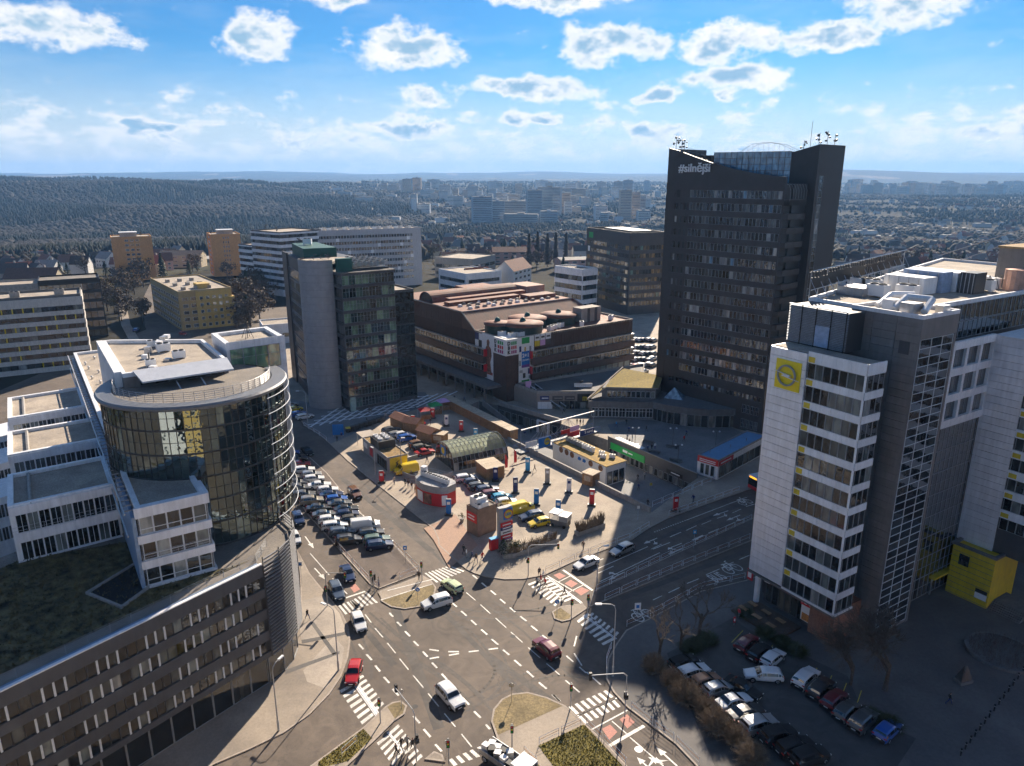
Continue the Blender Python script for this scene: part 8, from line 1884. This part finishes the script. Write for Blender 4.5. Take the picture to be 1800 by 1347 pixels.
SH = [shrub_mesh(1.9, 2.3, 900, 1, twig_l), shrub_mesh(1.75, 2.0, 820, 2, twig_l)]
hedge = [(1150, 1180), (1183, 1206), (1206, 1232), (1240, 1254), (1259, 1284), (1292, 1304), (1320, 1338)]
for i, uv in enumerate(hedge):
    p = at(*uv); T_ = thing('shrub', f'brown leafless shrub, {ORD[i]} along the hedge beside the shaded car park', 'shrub', (p.x, p.y, SIDE), random.uniform(0, 6), 'hedge shrubs'); q = random.uniform(.95, 1.25); put('twigs', SH[i % 2], T_, scale=(q, q, q * random.uniform(.85, 1.1)))
    MB().box(-.9, .9, -.7, .7, 0, .45).build('trough', concrete_d, T_)
for i, uv in enumerate(((1212, 1145), (1225, 1138), (1243, 1130), (1310, 1085), (1345, 1120), (1375, 1135), (1400, 1150), (1530, 1265), (1562, 1280))):
    p = at(*uv); T_ = thing('shrub', f'low dark shrub, {ORD[i]} from the left on the car park edge', 'shrub', (p.x, p.y, SIDE), random.uniform(0, 6), 'dark car park shrubs'); o = put('twigs', SH[i % 2], T_, scale=(.9, .9, .6)); recolour(o, 0, leaf_b)
def conifer_mesh(h, r, n, seed, m):
    rnd = random.Random(seed); b = MB()
    for i in range(n):
        t = rnd.random() ** .8; z = h * (.06 + .94 * t); rr = r * (1 - t) ** .85 * rnd.uniform(.45, 1.1) + .05; a = rnd.uniform(0, 6.28); s = h * .05 * rnd.uniform(.6, 1.4)
        c = Vector((rr * math.cos(a), rr * math.sin(a), z)); o = Vector((math.cos(a), math.sin(a), -.35)) * s; w = Vector((-math.sin(a), math.cos(a), rnd.uniform(-.3, .3))) * s * .7
        b.quad([tuple(c - w), tuple(c + o), tuple(c + w), tuple(c - o * .4 + Vector((0, 0, s * .5)))])
    return b.mesh('crown', m)
def round_mesh(h, r, n, seed, m):
    rnd = random.Random(seed); b = MB(); cl = [(Vector((rnd.gauss(0, .45) * r, rnd.gauss(0, .45) * r, h * rnd.uniform(.42, .86))), r * rnd.uniform(.3, .55)) for _ in range(9)]
    for i in range(n):
        c, q = rnd.choice(cl); d = Vector((rnd.gauss(0, 1), rnd.gauss(0, 1), rnd.gauss(0, 1))).normalized(); p = c + d * q * rnd.uniform(.6, 1.05); s = h * .035 * rnd.uniform(.6, 1.5)
        e = Vector((rnd.gauss(0, 1), rnd.gauss(0, 1), rnd.gauss(0, 1))).normalized() * s; f_ = d.cross(e) * .9; b.quad([tuple(p - e), tuple(p - f_), tuple(p + e), tuple(p + f_)])
    return b.mesh('crown', m)
tk = MB().tube((0, 0, -1), (0, 0, 5), .3, .15, 6).mesh('trunk', bark)
brown_crown = mat('bare_crown', (.095, .072, .055), .95, var=.35, sc=.4); ochre_crown = mat('budding_crown', (.13, .10, .05), .95, var=.35, sc=.4); green_crown = mat('pine_crown', (.026, .042, .026), .95, var=.4, sc=.4)
CR = [conifer_mesh(13, 3.0, 520, 1, green_crown), conifer_mesh(10, 2.4, 420, 2, green_crown), round_mesh(10, 4.2, 620, 3, brown_crown), round_mesh(9, 4.0, 560, 4, ochre_crown), round_mesh(12, 5, 700, 5, brown_crown)]
POP = conifer_mesh(22, 1.9, 620, 7, brown_crown)
CN = ('dark conifer', 'slim dark conifer', 'bare brown tree', 'budding ochre tree', 'broad bare brown tree')
def tree(x, y, k, s, lb, grp, z=None):
    T_ = thing('conifer_tree' if k < 2 else 'bare_tree', lb, 'tree', (x, y, tz(x, y) + .2 if z is None else z), random.uniform(0, 6), grp); T_.scale = (s, s, s * random.uniform(.9, 1.15)); put('trunk', tk, T_); put('crown', CR[k], T_)
def tree_zone(n, u0, u1, y0, y1, where, ks):
    for i in range(n):
        u = random.uniform(u0, u1); y = math.exp(random.uniform(math.log(y0), math.log(y1))); x = (u - CX) / FPX * (y * _c + CAM_H * _s); k = random.choice(ks)
        tree(x, y, k, random.uniform(.75, 1.25), f'{CN[k]} {where}', f'{CN[k]}s {where}')
tree_zone(34, 400, 470, 285, 400, 'in the thicket right of the ochre flats', (2, 4, 4, 2, 0)); tree_zone(16, 185, 262, 300, 420, 'along the side street', (2, 4, 3)); tree_zone(44, 0, 440, 430, 640, 'among the houses below the wooded hill', (0, 1, 2, 4, 2)); tree_zone(60, 742, 1160, 430, 900, 'among the houses behind the store', (0, 1, 2, 4, 2, 3)); tree_zone(70, 1478, 1800, 350, 800, 'among the houses right of the tower', (0, 0, 1, 2, 4, 3))
for i, (x, y) in enumerate(((-86, 160), (-92, 172), (-80, 180), (-98, 188), (-70, 172), (-76, 205), (-100, 150), (-94, 205))): tree(x, y, (2, 4, 0, 2, 3, 4, 2, 4)[i], .7, f'tree between the stepped wings and the white slab, {ORD[i]} of a scattered group', 'trees beside the white slab')
for i in range(5): x, y = 52 + i * 6.5, 455 + (i % 2) * 12; T_ = thing('poplar_tree', 'tall bare poplar in the row left of the dark block', 'tree', (x - 40, y + 60, tz(x, y)), i, 'row of bare poplars'); put('trunk', tk, T_); put('crown', POP, T_)
p = at(885, 980); T_ = thing('conifer_shrub', 'small dark conifer in the planter by the totem', 'shrub', (p.x, p.y, .8)); put('crown', conifer_mesh(2.6, 1.1, 420, 11, needle), T_); p = at(900, 978); T_ = thing('shrub', 'round evergreen shrub in the planter by the totem', 'shrub', (p.x, p.y, .8)); put('crown', round_mesh(2.4, 1.2, 420, 12, leaf_b), T_)
p = at(812, 918); T_ = thing('potted_shrub', 'round potted shrub left of the brown box', 'plant', (p.x, p.y, GZ)); MB().lathe([(.3, 0), (.4, .6), (.01, .58)], 10).build('pot', concrete, T_); put('foliage', round_mesh(1.6, .6, 260, 13, leaf_b), T_, (0, 0, .1))
# ---------------------------------------------------------------- woods too far to count
def wood(name, label, pts, m, hmin, hmax, slim, rt=.62):
    """thousands of small crowns in one mesh: each a six-sided spindle, jittered"""
    n = len(pts); rg = np.random.default_rng(len(label)); h = rg.uniform(hmin, hmax, n); r = h * rg.uniform(slim * .75, slim * 1.25, n); k = 6
    Vv = np.zeros((n, 2 * k + 1, 3)); ang = np.arange(k) * 2 * np.pi / k
    for j, (rz_, zz) in enumerate(((1.0, .28), (rt, .72))):
        jit = rg.uniform(.7, 1.3, (n, k)); Vv[:, j * k:(j + 1) * k, 0] = pts[:, :1] + np.cos(ang) * r[:, None] * rz_ * jit; Vv[:, j * k:(j + 1) * k, 1] = pts[:, 1:2] + np.sin(ang) * r[:, None] * rz_ * jit; Vv[:, j * k:(j + 1) * k, 2] = pts[:, 2:3] + h[:, None] * (zz + rg.uniform(-.08, .08, (n, k)))
    Vv[:, 2 * k, :2] = pts[:, :2] + rg.uniform(-.6, .6, (n, 2)); Vv[:, 2 * k, 2] = pts[:, 2] + h
    tri = []
    for i in range(k):
        j = (i + 1) % k; tri += [(i, j, k + j), (i, k + j, k + i), (k + i, k + j, 2 * k)]
    F = (np.array(tri)[None] + (np.arange(n) * (2 * k + 1))[:, None, None]).reshape(-1, 3); Vv = Vv.reshape(-1, 3)
    me = bpy.data.meshes.new(name); me.vertices.add(len(Vv)); me.vertices.foreach_set('co', Vv.ravel()); me.loops.add(F.size); me.loops.foreach_set('vertex_index', F.ravel().astype(np.int32)); me.polygons.add(len(F)); me.polygons.foreach_set('loop_start', np.arange(0, F.size, 3).astype(np.int32)); me.update(calc_edges=True); me.materials.append(m)
    return tag(put(name, me), label, 'forest', kind='stuff')
rg = np.random.default_rng(4)
def scatter(n, y0, y1, a0, a1, dens):
    a = rg.uniform(rad(a0), rad(a1), n); y = np.exp(rg.uniform(np.log(y0), np.log(y1), n)); x = np.tan(a) * y; keep = dens(x, y) > rg.uniform(0, 1, n); x, y = x[keep], y[keep]
    return np.stack([x, y, terrain_z(x, y)], 1)
def clump(x, y): return .5 + .5 * np.sin(x * .011 + 1.7 * np.sin(y * .006)) * np.cos(y * .009 + 1.3 * np.sin(x * .007))
hill_d = lambda x, y: np.where((x < -160 - .02 * y) & (y > 690), 1., np.where(y > 520, .16, .0)) * np.where(x < -.155 * y, 1., smooth(-.02, -.155, x / y)) * np.where(clump(x * .35 + 90, y * .55) > .10, 1., .12)
A_h = scatter(46000, 560, 3600, -40, -7, hill_d); mask = clump(A_h[:, 0] * .6, A_h[:, 1] * .6) > .62
wood('bare_woodland', 'brown leafless wood covering the hill at the left', A_h[~mask], mat('far_bare', (.020, .018, .018), 1., var=.35, sc=.03, rnd=0, big=.0035), 8, 14, .42, .85); wood('conifer_forest', 'dark pine stands on the wooded hill at the left', A_h[mask], mat('far_pine', (.009, .014, .012), 1., var=.35, sc=.03, big=.004), 10, 17, .20)
val = lambda x, y: np.where(x / y > -.2, 1., .0) * np.where(clump(x, y) > .40, 1.0, .05) * np.where(np.hypot(x, y) < 1050, .10, 1.)
A_v = scatter(60000, 600, 5200, -14, 41, val); mask = clump(A_v[:, 0] * .5 + 300, A_v[:, 1] * .5) > .6
wood('bare_woodland', 'brown leafless woods in the valley and on the far slopes', A_v[~mask], MATS['far_bare'], 7, 12, .46, .85); wood('conifer_forest', 'dark pine patches in the valley and on the far slopes', A_v[mask], MATS['far_pine'], 9, 15, .22)
# ---------------------------------------------------------------- haze: one closed box of thin air round the whole scene
HZ = MB().box(-15600, 15600, -15600, 15600, -120, 330).build('haze', [])
tag(HZ, kind='stuff')
hm = bpy.data.materials.new('haze_air'); hm.use_nodes = True; w = NT(hm.node_tree); w.n.remove(w.n['Principled BSDF'])
pv = w.n.new('ShaderNodeVolumePrincipled'); pv.inputs['Color'].default_value = (.26, .54, 1.0, 1); pv.inputs['Density'].default_value = 9.0e-5; pv.inputs['Anisotropy'].default_value = .15
w.l.new(pv.outputs[0], w.n['Material Output'].inputs['Volume']); HZ.data.materials.append(hm)
flush_windows()
# things that look alike and share a label are told apart by their order from the left
by = {}
for o in COL.objects:
    if o.parent is None and 'label' in o and 'group' in o: by.setdefault(o['label'], []).append(o)
def nth(i): return f"{i}{'th' if 10 < i % 100 < 14 else {1: 'st', 2: 'nd', 3: 'rd'}.get(i % 10, 'th')}"
for lb, L in by.items():
    if len(L) > 1 and len(lb.split()) <= 13:
        for i, o in enumerate(sorted(L, key=lambda q: q.location.x / q.location.y)): o['label'] = f'{lb}, {nth(i + 1)} from left'
